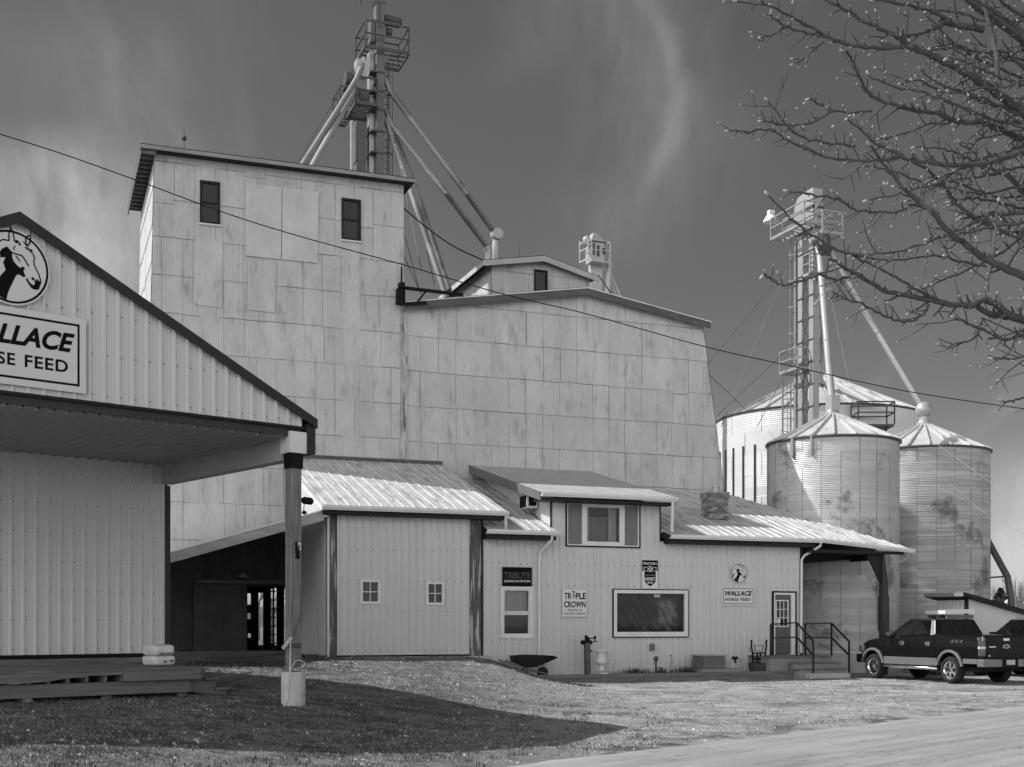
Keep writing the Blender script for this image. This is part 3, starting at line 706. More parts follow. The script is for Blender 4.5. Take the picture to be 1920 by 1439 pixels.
# dormer
dl, drr = FM.u(1014, -.65), FM.u(1268, -.65)
dtl = FM.P(905, 874, W6-.02); dtop = dtl[2]
m = MB(); roofplane(m, dl, drr, -.65, DZ, W6-.02, dtop, pitch=.9, h=.006); m.build('dormer_roof', M_SHING, off, weld=True)
m = MB(); m.hexa([(dl-.03, -.65, DZ-.25), (dl+.02, -.65, DZ-.25), (dl+.02, W6-.05, dtop-.3), (dl-.03, W6-.05, dtop-.3)], [(dl-.03, -.65, DZ-.0), (dl+.02, -.65, DZ-.0), (dl+.02, W6-.05, dtop-.0), (dl-.03, W6-.05, dtop-.0)]); m.build('rake_board', mat('grey rake board', .13, .6), off)
m = MB(); m.box(dl+.02, drr-.02, -.62, -.03, DZ-.24, DZ-.16); m.build('soffit', M_DARKTRIM, off)
gutter(off, (dl, -.66, DZ-.13), (drr, -.66, DZ-.13))
ds = (dtop-DZ)/(W6+.63)
m = MB(); ribbed(m, lambda a, z, h: (uD0-h, a, z), .0, W6-.05, lambda a: OZ+(a+.45)*.335+.02, lambda a: DZ+(a+.65)*ds-.06); m.build('dormer_side', M_SIDING, off, weld=True)
# ac unit in the dormer's side
p = FM.Pu(1004, 942, uD0); 
t = thing('air_conditioner', 'boxy air conditioner sticking out of the dormer side wall', 'air conditioner', FM, (uD0-.3, p[1], p[2]-.25))
m = MB(); m.box(uD0-.42, uD0-.03, p[1]-.3, p[1]+.3, p[2]-.22, p[2]+.22); m.build('case', M_TRIM, t, bevel=.02)
m = MB(); m.box(uD0-.44, uD0-.421, p[1]-.26, p[1]+.26, p[2]-.18, p[2]+.18); m.box(uD0-.35, uD0-.1, p[1]-.308, p[1]-.301, p[2]-.15, p[2]+.15); m.build('grille', M_BLACK, t)
for s in (-.2, .2): m = MB(); m.bar((uD0-.35, p[1]+s, p[2]-.24), (uD0-.03, p[1]+s, p[2]-.5), .03); m.build('bracket', M_STEEL, t)
# windows and door
def blinds(root, u0, u1, z0, z1, w, n, m_):
    m = MB()
    for i in range(n):
        z = z0+(z1-z0)*(i+.5)/n; m.face((u0, w, z-.012), (u1, w, z-.012), (u1, w+.02, z+.014), (u0, w+.02, z+.014))
    return m.build('blind', m_, root)
def curtain(root, u0, u1, z0, z1, w, m_, n=24, a=.03, name='curtain'):
    m = MB(); rows = []
    for z in (z0, z1): rows.append([(u0+(u1-u0)*i/n, w+a*math.sin(i*1.7)+a*.5*math.sin(i*.6), z) for i in range(n+1)])
    m.grid(rows); return m.build(name, m_, root, smooth=True)
M_CURT = mat('net curtain', .62, .9, 0, .15, 3, (4, 4, .3))
u0, u1, z0, z1 = w1_; zm = z0+(z1-z0)*.49
m = MB(); frame_ring(m, u0, u1, z0, z1, -.05, .06, .08, .09); frame_ring(m, u0+.08, u1-.08, zm, z1-.08, -.03, .05, .05, .05); frame_ring(m, u0+.08, u1-.08, z0+.09, zm-.01, -.01, .07, .05)
wdw = m.build('window', M_WHITE, off); pane(wdw, u0+.1, u1-.1, zm+.03, z1-.1, .02); pane(wdw, u0+.1, u1-.1, z0+.1, zm-.03, .05)
recess(wdw, u0+.05, u1-.05, z0+.05, z1-.05, .08, .5)
curtain(wdw, u0+.1, u1-.1, zm-.1, z1-.1, .17, M_CURT); blinds(wdw, u0+.1, u1-.12, z0+.1, zm, .12, 16, mat('dark blind', .07, .6)); blinds(wdw, u0+.1, u1-.12, zm, z1-.1, .11, 16, mat('pale blind', .55, .6))
u0, u1, z0, z1 = w2_; a, b = u0+(u1-u0)*.235, u0+(u1-u0)*.765
m = MB(); frame_ring(m, u0, u1, z0, z1, -.045, .04, .045); fr = m.build('window', M_DARKTRIM, off)
m = MB(); frame_ring(m, u0+.045, u1-.045, z0+.045, z1-.045, -.03, .04, .035); m.box(a-.05, a+.03, -.035, .05, z0+.08, z1-.08); m.box(b-.03, b+.05, -.035, .05, z0+.08, z1-.08); frame_ring(m, a+.03, b-.03, z0+.08, z1-.08, -.025, .05, .09, .1); m.build('frame', M_WHITE, fr)
M_SCREEN = mat('insect screen', .17, .8)
for x0, x1 in ((u0+.08, a-.05), (b+.05, u1-.08)): m = MB(); m.face((x0, .02, z0+.08), (x1, .02, z0+.08), (x1, .02, z1-.08), (x0, .02, z1-.08)); m.build('screen', M_SCREEN, fr)
pane(fr, a+.1, b-.1, z0+.15, z1-.15, .04); recess(fr, u0+.05, u1-.05, z0+.05, z1-.05, .06, 1.0)
um = (a+b)/2
curtain(fr, um-.42, um+.42, z0+.2, z1-.42, .5, mat('grey cloth', .22, .9), 20); curtain(fr, a+.08, um-.35, z0+.1, z1-.1, .35, M_CURT, 10); curtain(fr, um+.35, b-.08, z0+.1, z1-.1, .35, M_CURT, 10); 
u0, u1, z0, z1 = w3_
m = MB(); frame_ring(m, u0, u1, z0, z1, -.05, .04, .035); fr = m.build('window', M_DARKTRIM, off)
m = MB(); frame_ring(m, u0+.035, u1-.035, z0+.035, z1-.035, -.06, .05, .105, .15); m.build('frame', M_WHITE, fr)
pane(fr, u0+.12, u1-.12, z0+.16, z1-.12, .02, mat_=glass('picture glass', .5)); recess(fr, u0+.05, u1-.05, z0+.05, z1-.05, .06, 1.2)
# plastic sheeting hung inside the picture window
M_PLAS = mat('crumpled plastic', .012, .3, 0, .5, 2.2, (1, 1, 1), .9, 1.1, (1, 1, 1), .50, .68, .30, bump=.9, bs=5, spec=.35)  # pale blotches put the highlights of its crumples into the colour
m = MB(); rows = []; rg = random.Random(4)
for j in range(14):
    rows.append([(u0+.15+(u1-u0-.3)*i/30, .35+.07*math.sin(i*.9+j*.7)+.06*rg.random(), z0+.15+(z1-z0-.3)*j/13) for i in range(31)])
m.grid(rows); m.build('plastic_sheet', M_PLAS, fr, smooth=True)
m = MB(); m.box(u0+(u1-u0)*.55, u0+(u1-u0)*.63, .025, .03, z1-.26, z1-.17); m.build('paper_note', M_WHITE, fr)
# door
u0, u1, z0, z1 = dr
m = MB(); m.box(u0, u0+.05, -.06, .02, z0, z1); m.box(u1-.05, u1, -.06, .02, z0, z1); m.box(u0+.05, u1-.05, -.06, .02, z1-.05, z1); m.build('door_trim', M_BLACK, off)
m = MB(); m.box(u0+.05, u0+.11, -.045, .06, z0, z1-.05); m.box(u1-.20, u1-.05, -.045, .06, z0, z1-.05); m.box(u0+.11, u1-.2, -.045, .06, z1-.12, z1-.05); m.build('door_frame', M_WHITE, off)
L0, L1, LZ = u0+.12, u1-.21, z1-.125
gl0, gl1, gz0, gz1 = L0+.05, L1-.12, z0+(LZ-z0)*.48, z0+(LZ-z0)*.90
m = MB(); cutplane(m, L0, L1, z0+.03, LZ, .0, [(gl0, gl1, gz0, gz1)])
m.box(L0+.09, L0+.30, -.012, -.001, z0+.25, z0+.42); 
dw = m.build('door', mat('grey door paint', .11, .5, 0, .1, 3), off)
m = MB()
for q in (0, 1):
    for zz0, zz1 in ((.12, .45), (.52, .9)):
        a = L0+.1+q*(L1-L0-.2)*.52; b = a+(L1-L0-.2)*.42; frame_ring(m, a, b, z0+zz0, z0+zz1, -.012, -.002, .022)
m.build('panel_mould', mat('door moulding', .15, .5), dw)
m = MB(); frame_ring(m, gl0-.03, gl1+.03, gz0-.03, gz1+.03, -.025, .01, .035)
for i in (1, 2):
    x = gl0+(gl1-gl0)*i/3; m.box(x-.01, x+.01, -.02, .0, gz0, gz1); z = gz0+(gz1-gz0)*i/3; m.box(gl0, gl1, -.016, -.004, z-.01, z+.01)
m.build('glazing_bar', M_WHITE, dw); pane(dw, gl0, gl1, gz0, gz1, .005)
m = MB(); m.face((L0, .06, z0), (L1, .06, z0), (L1, .06, LZ), (L0, .06, LZ)); m.build('interior', M_DARK, dw)
m = MB(); m.ball((L0+.045, -.05, z0+1.0), .035); m.build('handle', M_GALV, dw, smooth=True)
m = MB(); m.box(gl0+.02, gl0+.14, -.03, -.026, gz0+.03, gz0+.2); m.ball((gl0+.08, -.03, gz0+.2), .05, .01, .06); m.build('door_sticker', M_WHITE, dw)
# downspouts
dn = lambda x, y, w: FM.P(x, y, w)
downspout(off, [dn(1035, 1003, -.5), dn(1035, 1012, -.45), dn(1012, 1036, -.08), dn(1011, 1045, -.07), dn(1011, 1252, -.07)], .045)
downspout(off, [dn(1262, 938, -.7), dn(1261, 950, -.68), dn(1260, 998, -.5)], .05)
downspout(off, [dn(1540, 1015, -.5), dn(1538, 1024, -.46), dn(1508, 1042, -.1), dn(1503, 1050, -.09), dn(1502, 1225, -.09)], .045)
# chimney
cb = FM.P(1350, 985, 1.6); cx0, cx1 = FM.u(1331, 1.6), FM.u(1366, 1.6); ct = FM.z(1350, 925, 1.6)
m = MB(); rg = random.Random(3); bz = cb[2]; k = 0; M_BR = mat('chimney brick', .22, .85, 0, .3, 4, island=.6, fine=.15, fs=20)
zz = bz+.02
while zz < ct:
    grow = .03 if zz > ct-.2 else 0
    x = cx0-grow; first = True
    for wface in (0,):
        x = cx0-grow-(.1 if k % 2 else 0)
        while x < cx1+grow-.02:
            xa, xb = max(x, cx0-grow), min(x+.2, cx1+grow)
            if xb-xa > .03: m.box(xa+.006, xb-.006, 1.6-grow-rg.random()*.004, 1.75, zz, zz+.062)
            x += .21
        w = 1.76-(.1 if k % 2 else 0)
        while w < 2.2:
            m.box(cx0-grow-rg.random()*.003, cx0+.12, max(w, 1.756)+.004, min(w+.2, 2.2), zz, zz+.062); w += .21
    zz += .075; k += 1
m.box(cx0-.04, cx1+.04, 1.56, 2.25, ct-.01, ct+.05)
ch = m.build('chimney', M_BR, off)
m = MB(); m.box(cx0+.02, cx1-.02, 1.625, 2.18, bz-.5, ct-.02); m.build('mortar', mat('mortar', .4, .9), ch)
m = MB(); m.hexa([(cx0-.12, 1.45, bz-.25), (cx1+.06, 1.45, bz-.25), (cx1+.06, 2.3, bz+.05), (cx0-.12, 2.3, bz+.05)], [(cx0-.02, 1.58, bz+.14), (cx1+.02, 1.58, bz+.14), (cx1+.02, 2.25, bz+.25), (cx0-.02, 2.25, bz+.25)]); m.build('chimney_flashing', M_TRIM, ch)
m = MB(); a = (cx0+cx1)/2+.05; m.lathe([(.11, ct), (.10, ct+.22), (.13, ct+.22), (.13, ct+.26), (.09, ct+.26)], a, 1.9, 12); m.build('flue_pot', M_GALV, ch, smooth=True)
# porch at the corner
tip = FM.P(1714, 1031, -.45); crn = (rr, W6-.02, otop)
m = MB(); e0 = Vector((rr, -.45, OZ)); e1 = Vector(tip); n = 13
for i in range(n):
    a, b = e0.lerp(e1, i/n), e0.lerp(e1, (i+1)/n); c, d = Vector(crn).lerp(e1, i/n), Vector(crn).lerp(e1, (i+1)/n)
    m.face(a, b, d, c); m.face(a-Vector((0, 0, .06)), b-Vector((0, 0, .06)), d-Vector((0, 0, .06)), c-Vector((0, 0, .06)))
    if (c-a).length > .3: m.bar(a+Vector((0, 0, .012)), c+Vector((0, 0, .012)), .045, .03)
m.face(crn, tip, (tip[0], tip[1], tip[2]-.06), (crn[0], crn[1], crn[2]-.06))
m.build('porch_roof', M_ROOF, off)
gutter(off, (rr+.01, -.46, OZ-.14), (tip[0]-.05, -.46, tip[2]-.13))
pu = FM.u(1656, -.15)
hb0, hb1 = FM.P(1506, 1057, 1.6), FM.P(1642, 1046, 1.6)
m = MB(); m.hexa([(hb0[0], 1.6, hb0[2]), (hb1[0], 1.6, hb1[2]), (hb1[0], 1.7, hb1[2]), (hb0[0], 1.7, hb0[2])], [(hb0[0], 1.6, OZ+.55), (hb1[0], 1.6, tip[2]+.15), (hb1[0], 1.7, tip[2]+.15), (hb0[0], 1.7, OZ+.55)])
m.box(uOR+.1, tip[0]-.35, -.36, -.30, tip[2]-.18, tip[2]-.075); m.box(pu-.1, pu+.1, -.28, 1.6, tip[2]-.35, tip[2]-.12)
m.build('porch_beam', M_DARKTRIM, off)
m = MB(); m.box(pu-.11, pu+.11, -.28, -.06, .0, tip[2]-.1); m.box(pu-.14, pu+.13, -.31, -.03, 1.5, 2.7); m.build('porch_post', mat('dark stained post', .05, .6, 0, .4, 3, (6, 6, .5), bump=.3), off)
m = MB(); zt_ = tip[2]-.13
m.prism([(pu-.75, zt_), (pu-.02, zt_), (pu-.05, zt_-1.05), (pu-.14, zt_-1.05)], lambda x, y, a: (x, a, y), -.20, -.14); m.build('knee_brace', M_DARKTRIM, off)
m = MB(); m.prism([(pu-.1, zt_), (pu+.11, zt_), (pu+.11, zt_-1.0), (pu+.06, zt_-.95)], lambda x, y, a: (x, a, y), -.33, -.30); m.build('knee_brace', mat('grey brace', .17, .6), off)
downspout(off, [(tip[0]-.3, -.52, tip[2]-.1), (tip[0]-.3, -.5, tip[2]-.28), (pu+.25, -.2, tip[2]-.62), (pu+.17, -.17, tip[2]-.8), (pu+.17, -.17, 1.0)], .045, mat('grey downspout', .3, .5))

# ---- signs on the office
SG = 'signs on the office wall'
u0, u1, z0, z1 = FM.rect(942, 1064, 997, 1100, -.05)
t = thing('shop_sign', 'black feed sign with faint big letters, above the narrow window', 'sign', FM, ((u0+u1)/2, -.05, z0), SG)
m = MB(); m.box(u0, u1, -.06, -.04, z0, z1); m.build('panel', M_INK, t)
H_ = z1-z0; W_ = u1-u0
lettering(t, 'TRIBUTE', u0+W_*.04, u1-W_*.05, z0+H_*.40, z0+H_*.74, -.062, mat('dull sign letters', .06, .5), bold=.03)
lettering(t, 'EQUINE NUTRITION', u0+W_*.06, u1-W_*.05, z0+H_*.2, z0+H_*.33, -.062, M_SIGN, bold=.02)
u0, u1, z0, z1 = FM.rect(1053, 1104, 1101, 1158, -.05); H_ = z1-z0; W_ = u1-u0
t = thing('shop_sign', 'white sign with small crown and bold black lettering', 'sign', FM, ((u0+u1)/2, -.05, z0), SG)
m = MB(); m.box(u0, u1, -.06, -.035, z0, z1); m.build('panel', M_WHITE, t, bevel=.02)
m = MB(); frame_ring(m, u0+.015, u1-.015, z0+.015, z1-.015, -.063, -.061, .01); m.build('border', mat('grey ink', .2, .5), t)
lettering(t, 'TR', u0+W_*.10, u0+W_*.38, z0+H_*.63, z0+H_*.85, -.064, M_INK, bold=.03); lettering(t, 'PLE', u0+W_*.54, u0+W_*.94, z0+H_*.63, z0+H_*.85, -.064, M_INK, bold=.03)
lettering(t, 'CROWN', u0+W_*.09, u0+W_*.93, z0+H_*.34, z0+H_*.56, -.064, M_INK, bold=.03)
lettering(t, 'PREMIUM', u0+W_*.23, u0+W_*.80, z0+H_*.21, z0+H_*.29, -.064, M_INK); lettering(t, 'HORSE FEEDS', u0+W_*.09, u0+W_*.93, z0+H_*.09, z0+H_*.17, -.064, M_INK)
m = MB(); xc = u0+W_*.46; zc = z0+H_*.86
m.face(*[(xc+a*W_, -.064, zc+b*H_) for a, b in ((-.05, 0), (.05, 0), (.065, .05), (.03, .03), (0, .07), (-.03, .03), (-.065, .05))])
for b, wd in ((-.05, .035), (-.10, .05), (-.14, .05), (-.2, .02)): m.face(*[(xc+a*W_, -.064, zc+c*H_) for a, c in ((-wd, b-.012), (wd, b-.012), (wd, b+.012), (-wd, b+.012))])
m.build('crown_emblem', M_INK, t)
u0, u1, z0, z1 = FM.rect(1204, 1051, 1233, 1104, -.05); H_ = z1-z0; W_ = u1-u0
t = thing('shop_sign', 'narrow sign with black shield and small checkerboard, above the picture window', 'sign', FM, ((u0+u1)/2, -.05, z0), SG)
m = MB(); m.box(u0, u1, -.06, -.04, z0, z1); m.build('panel', M_WHITE, t)
S = lambda *p: [(u0+(x-288)/612*W_, -.062, z1-(y-245)/1060*H_) for x, y in p]
m = MB(); m.face(*S((288, 245), (900, 245), (900, 660), (840, 640), (820, 670), (820, 980), (800, 1060), (740, 1130), (600, 1225), (460, 1130), (390, 1060), (370, 980), (370, 670), (350, 640), (288, 660))); m.build('shield', M_INK, t)
m = MB()
S2 = lambda *p: [(u0+(x-288)/612*W_, -.064, z1-(y-245)/1060*H_) for x, y in p]
for p in (((345, 490), (505, 520), (505, 535), (370, 515), (370, 660), (345, 640)), ((845, 490), (690, 520), (690, 535), (825, 515), (825, 660), (845, 640)), ((370, 650), (505, 625), (505, 640), (370, 668)), ((825, 650), (690, 625), (690, 640), (825, 668))): m.face(*S2(*p))
for i in range(3):
    for j in range(3):
        if (i+j) % 2: m.face(*S2((510+60*i, 480+60*j), (570+60*i, 480+60*j), (570+60*i, 540+60*j), (510+60*i, 540+60*j)))
for a, b in (((498, 465), (702, 478)), ((498, 662), (702, 675)), ((498, 478), (508, 662)), ((692, 478), (702, 662))): m.face(*S2((a[0], a[1]), (b[0], a[1]), (b[0], b[1]), (a[0], b[1])))
m.build('checkerboard', M_SIGN, t)
fz = lambda y: z1-(y-245)/1060*H_; fu = lambda x: u0+(x-288)/612*W_
lettering(t, 'PROUD TO BE A', fu(325), fu(865), fz(410), fz(322), -.064, M_SIGN, bold=.03); lettering(t, 'CERTIFIED', fu(405), fu(790), fz(830), fz(780), -.064, mat('grey sign letters', .22, .5), bold=.02)
lettering(t, 'EXPERT', fu(385), fu(800), fz(1010), fz(890), -.064, M_SIGN, bold=.03); lettering(t, 'DEALER', fu(475), fu(720), fz(1120), fz(1050), -.064, M_SIGN, bold=.03)
a = FM.P(1385.3, 1075.6, -.05); rr_ = 17.3/2300*FM.Y(a[0], 0)
horse_sign('emblem_sign', 'small round horse head sign on the office wall', FM, a[0], -.05, a[2], rr_, 'horse signs')
u0, u1, z0, z1 = FM.rect(1353, 1100.5, 1414.5, 1136, -.05)
feed_sign(FM, 'small white horse feed sign left of the office door', u0, u1, z0, z1, -.05, 'feed signs')
u0, u1, z0, z1 = FM.rect(1219, 1208, 1226, 1220, -.05)
m = MB(); m.box(u0, u1, -.13, -.02, z0, z1); m.tube([((u0+u1)/2, -.09, z1-.01), ((u0+u1)/2, -.09, z1+.03)], .03, 8)
single('outlet_box', 'small grey electrical box on the wall under the picture window', 'electrical box', FM, ((u0+u1)/2, -.02, z0), m, mat('grey box', .14, .5), bevel=.01)
# ================================================================== LOADING SHED
shed = thing('loading_shed', 'steel sided loading shed with deep gabled canopy on a wooden post', 'shed', FS, (0, 0, 0))
CZ = 4.94                                                     # canopy ceiling
eu, ez = .33, FS.z(587, 791, 0)
ru, rz_ = FS.u(32, 0), FS.z(32, 404, 0)
sl = (rz_-ez)/(eu-ru)
su0, swl = ru-(eu-ru), 5.0
rzf = lambda u: rz_-sl*abs(u-ru)
uE = FS.u(566, 0); gb = FS.z(560, 800, 0)
m = MB(); ribbed(m, lambda u, z, h: (u, -h, z), 2*ru-uE, uE, gb, lambda u: rzf(u)-.07, phase=uE-.04, h=.032, rw=.038); gs = m.build('gable_siding', M_SHEDSID, shed, weld=True)
m = MB(); screws(m, lambda u, z, h: (u, -h, z), 2*ru-uE, uE, (gb+.1, gb+.72, gb+1.34, gb+1.95), phase=uE-.04, zt=lambda u: rzf(u)-.07); struct(m.build('screws', M_EDGE, gs), 'stuff')
m = MB(); m.face((2*ru-uE, .03, CZ), (uE, .03, CZ), (uE, .03, rzf(uE)-.1), (ru, .03, rz_-.1), (2*ru-uE, .03, rzf(uE)-.1)); m.build('gable_backing', M_BACK, shed)
m = MB(); m.box(2*ru-uE, uE+.02, -.03, .05, gb-.045, gb); m.build('canopy_edge', M_DARKTRIM, shed)
D_S = 16
m = MB()
for a, b in ((su0, ru), (ru, eu)):
    q = lambda d: [(a, -.09, rzf(a)+d), (b, -.09, rzf(b)+d), (b, D_S, rzf(b)+d), (a, D_S, rzf(a)+d)]
    m.hexa(q(-.06), q(.0))
m.build('roof', M_DARKTRIM, shed)
m = MB()
for a, b in ((su0, ru), (ru, eu)):
    q = lambda d: [(a, -.125, rzf(a)+d), (b, -.125, rzf(b)+d), (b, -.092, rzf(b)+d), (a, -.092, rzf(a)+d)]
    m.hexa(q(-.135), q(.025))
m.build('rake_trim', mat('charcoal trim', .032, .4, 0, .1, 2, spec=.15), shed)
# canopy ceiling, ribs running back
M_CEIL = mat('canopy ceiling', .34, .5, 0, .06, 1)
m = MB(); ribbed(m, lambda u, t, h: (u, t, CZ-h), 2*ru-uE, uE, .04, swl+.02, pitch=.229, h=.03); m.build('ceiling', M_CEIL, shed, weld=True)
# side header beam, wrapped in sheet metal
M_WRAP = mat('dented header wrap', .42, .45, .1, .10, 1.2, stain=.5, ss=1.4, sst=(1, .6, 2.2), slo=.56, shi=.74, sg=.1, bump=.6, bs=3)
m = MB(); m.box(-.13, .10, .30, swl, 4.55, CZ-.005); m.build('header_beam', M_WRAP, shed)
m = MB(); m.box(-.16, .17, -.03, .29, 4.66, 5.02); m.build('beam_end', M_WHITE, shed)
m = MB(); m.box(.172, .33, -.05, .27, 4.66, ez-.06); m.build('eave_return', mat('charcoal trim'), shed)
m = MB(); m.box(.105, .30, .3, D_S, ez-.3, ez-.07); m.build('eave_fascia', mat('charcoal trim'), shed)
# recessed wall
wz = FS.z(200, 1226, swl)
m = MB(); ribbed(m, lambda u, z, h: (u, swl-h, z), 2*ru-.0, -.04, wz, CZ+.0, phase=-.1, h=.034, rw=.042); fw_ = m.build('front_wall', M_SHEDSID, shed, weld=True)
m = MB(); screws(m, lambda u, z, h: (u, swl-h, z), 2*ru, -.1, [wz+.1+.55*i for i in range(7)], phase=-.1); struct(m.build('screws', M_EDGE, fw_), 'stuff')
m = MB(); m.box(-.04, .06, swl-.03, swl+.06, wz-.1, CZ-.42); m.build('corner_trim', mat('charcoal trim'), shed)
m = MB(); m.box(.062, .075, swl+.02, swl+.06, wz-.1, CZ-.4); m.build('corner_trim', M_WHITE, shed)
m = MB(); ribbed(m, lambda a, z, h: (.04+h, a, z), swl+.06, D_S, wz, ez-.3); m.build('side_wall', M_SHEDSID, shed, weld=True)
m = MB(); m.box(2*ru, -.02, swl+.03, swl+.08, .3, CZ); m.box(-.02, .02, swl+.1, D_S, .3, CZ); m.box(2*ru-.05, 2*ru, swl, D_S, .3, CZ); m.box(2*ru, 0, D_S-.05, D_S, .3, CZ); m.build('wall_backing', M_BACK, shed)
m = MB(); m.box(2*ru, -.0, swl-.06, swl+.02, wz-.075, wz-.005); m.build('base_trim', M_BLACK, shed)
# post on a round concrete footing
M_POST = mat('round weathered post', .19, .85, 0, .45, 4, (6, 6, .4), .8, 2, (7, 7, .5), .5, .7, .05, bump=.6, bs=16, bst=(6, 6, .35))
pg = .25
m = MB(); h = .105; m.hexa([(-h, .02, pg+.5), (h, .02, pg+.5), (h, .02+2*h, pg+.5), (-h, .02+2*h, pg+.5)], [(-h, .02, 4.66), (h, .02, 4.66), (h, .02+2*h, 4.66), (-h, .02+2*h, 4.66)])
po = m.build('post', M_POST, shed, bevel=.02)
m = MB(); m.box(-h-.012, h+.012, .0, .02+2*h+.012, 4.40, 4.65); m.build('post_bracket', M_BLACK, po)
m = MB(); m.box(-.03, .02, -.012, .018, 3.05, 3.14); m.box(-.03, .02, -.03, .018, 3.0, 3.05); m.box(-.02, .05, .0, .018, 2.86, 3.0); m.build('hasp', M_BLACK, po)
m = MB(); m.lathe([(.205, -.3), (.208, pg+.35), (.203, pg+.66), (.19, pg+.68), (0, pg+.68)], 0, .125, 28); m.build('footing', mat('cast concrete', .5, .9, 0, .12, 4, stain=.5, ss=6, slo=.56, shi=.68, sg=.14, bump=.35, bs=22, fine=.1), shed, smooth=True)
p = FS.P(562, 1025, .0); m = MB(); m.box(-.0, .055, -.015, .018, p[2]-.06, p[2]+.06); m.v = [(x+.01, y, z) for x, y, z in m.v]
o_ = single('post_tag', 'tiny white tag nailed to the canopy post', 'tag', FS, (.03, .0, p[2]-.06), m, M_WHITE)
m = MB(); m.box(-.012, .012, -.02, -.016, .03, .09); m.build('tag_mark', M_INK, o_)
# floodlight and bell on the post
p = FM.P(577, 937, -2.0); pw = FS.loc(*FM.W(*p)[:2]); c = FS.P(574, 937, .12)
t = thing('floodlight', 'black floodlight fixed high on the canopy post', 'lamp', FS, (.1, .12, c[2]), None)
m = MB(); m.tube([(.10, .12, c[2]), (.22, .10, c[2]-.02)], .03, 8); m.build('arm', M_BLACK, t)
m = MB(); m.tube([(.17, .10, c[2]-.02), (.20, .10, c[2]-.02), (.33, .08, c[2]-.03), (.36, .08, c[2]-.03)], [.05, .065, .062, .03], 12); m.build('lamp_head', M_BLACK, t, smooth=True)
m = MB(); m.tube([(.2, .1, c[2]-.05), (.19, .1, c[2]-.2)], .008, 5); m.ball((.2, .1, c[2]-.23), .05, .04, .035); m.build('sensor', M_BLACK, t)
# cable hanging round the post and footing
m = MB(); pts = [(-.14, -.02, pg+1.25), (-.16, -.04, pg+.9), (-.2, -.08, pg+.45), (-.24, -.12, pg+.15), (-.36, -.2, pg+.02), (-.62, -.25, pg+.03), (-.45, -.1, pg+.02), (-.27, -.12, pg+.2), (-.22, -.1, pg+.6), (-.05, -.02, pg+.86), (.14, .0, pg+.84), (.1, .0, pg+.76), (-.1, -.03, pg+.72), (.15, -.02, pg+.7)]
def smooth_path(pts, n=5):
    out = []; P = [Vector(p) for p in pts]
    for i in range(len(P)-1):
        a, b, c, d = P[max(i-1, 0)], P[i], P[i+1], P[min(i+2, len(P)-1)]
        for k in range(n):
            s = k/n; out.append(.5*((2*b)+(c-a)*s+(2*a-5*b+4*c-d)*s*s+(3*b-a-3*c+d)*s**3))
    return out+[P[-1]]
m.tube(smooth_path(pts), .012, 6); m.bar((-.13, -.03, pg+1.27), (-.30, -.03, pg+1.08), .03, .05)
single('cable_coil', 'pale cord coiled on the concrete footing and trailing on the ground', 'cord', FS, (-.3, -.1, pg), m, mat('pale cord', .5, .5), smooth=True)
m = MB()
for z0, ph in ((1.35, 0), (1.40, .5)): m.tube([(.14*math.cos(i*.6+ph), .125+.14*math.sin(i*.6+ph), z0+.01*math.sin(i)) for i in range(12)], .012, 5)
m.tube([(.13*math.cos(a), .125+.13*math.sin(a), 1.4+(a+2.6)*.32) for a in [-2.6+i*.35 for i in range(16)]], .006, 5)
single('wire_loop', 'dark wire wound round the canopy post', 'wire', FS, (0, .125, 1.35), m, M_STEEL)
# dock
dk = thing('wooden_dock', 'weathered timber loading dock with broken edge boards below the shed wall', 'dock', FS, (-4, 3.4, .5))
dz = .98; de = FS.u(372, 2.0)
m = MB()
for i in range(20):
    w = 2.0+.15*i; m.box(2*ru, de+.05*math.sin(i*2.3), w+.006, w+.144, dz-.04+.006*math.sin(i*1.7), dz+.006*math.sin(i*1.7))
m.build('deck', M_PLANK, dk)
m = MB(); rg = random.Random(2)
x = 2*ru; n = 60; b0 = FS.u(228, 2.0)
top_, bot = [], []
for i in range(n+1):
    u = x+(b0-x)*i/n; bot.append(dz-.17+.05*math.sin(u*1.9)+.03*rg.random()); top_.append(dz-.045)
for i in range(n):
    ua_, ub_ = x+(b0-x)*i/n, x+(b0-x)*(i+1)/n
    m.hexa([(ua_, 1.95, bot[i]), (ub_, 1.95, bot[i+1]), (ub_, 1.995, bot[i+1]), (ua_, 1.995, bot[i])], [(ua_, 1.95, top_[i]), (ub_, 1.95, top_[i+1]), (ub_, 1.995, top_[i+1]), (ua_, 1.995, top_[i])])
m.build('edge_board', M_PLANK, dk, label='splintered left edge board')
m = MB(); m.box(b0+.01, de+.02, 1.94, 1.99, dz-.21, dz-.045); m.build('edge_board', M_PLANK, dk)
m = MB(); m.box(2*ru, FS.u(360, 2.0), 2.05, 2.14, dz-.44, dz-.22); m.build('beam', M_PLANK, dk)
for px in (15, 50, 87, 123, 158, 193, 225, 260, 300):
    u = FS.u(px, 2.1); m = MB(); m.box(u-.03, u+.03, 2.0, 4.9, dz-.215, dz-.05); m.build('joist', M_PLANK, dk)
for px in (50, 200, 340):
    u = FS.u(px, 2.2); m = MB(); m.box(u-.08, u+.08, 2.16, 2.34, .2, dz-.22 if px != 50 else dz-.42); m.build('leg', M_PLANK if px != 50 else M_CONC, dk)
m = MB(); m.box(2*ru, -.1, swl-.09, swl-.065, dz+.0, wz-.08); m.build('back_board', M_PLANK, dk)
m = MB(); m.box(2*ru, de-.1, 3.2, 3.25, .3, dz-.24); m.build('shade_panel', M_DARK, dk)  # near-black sheet stands for the shade under the deck
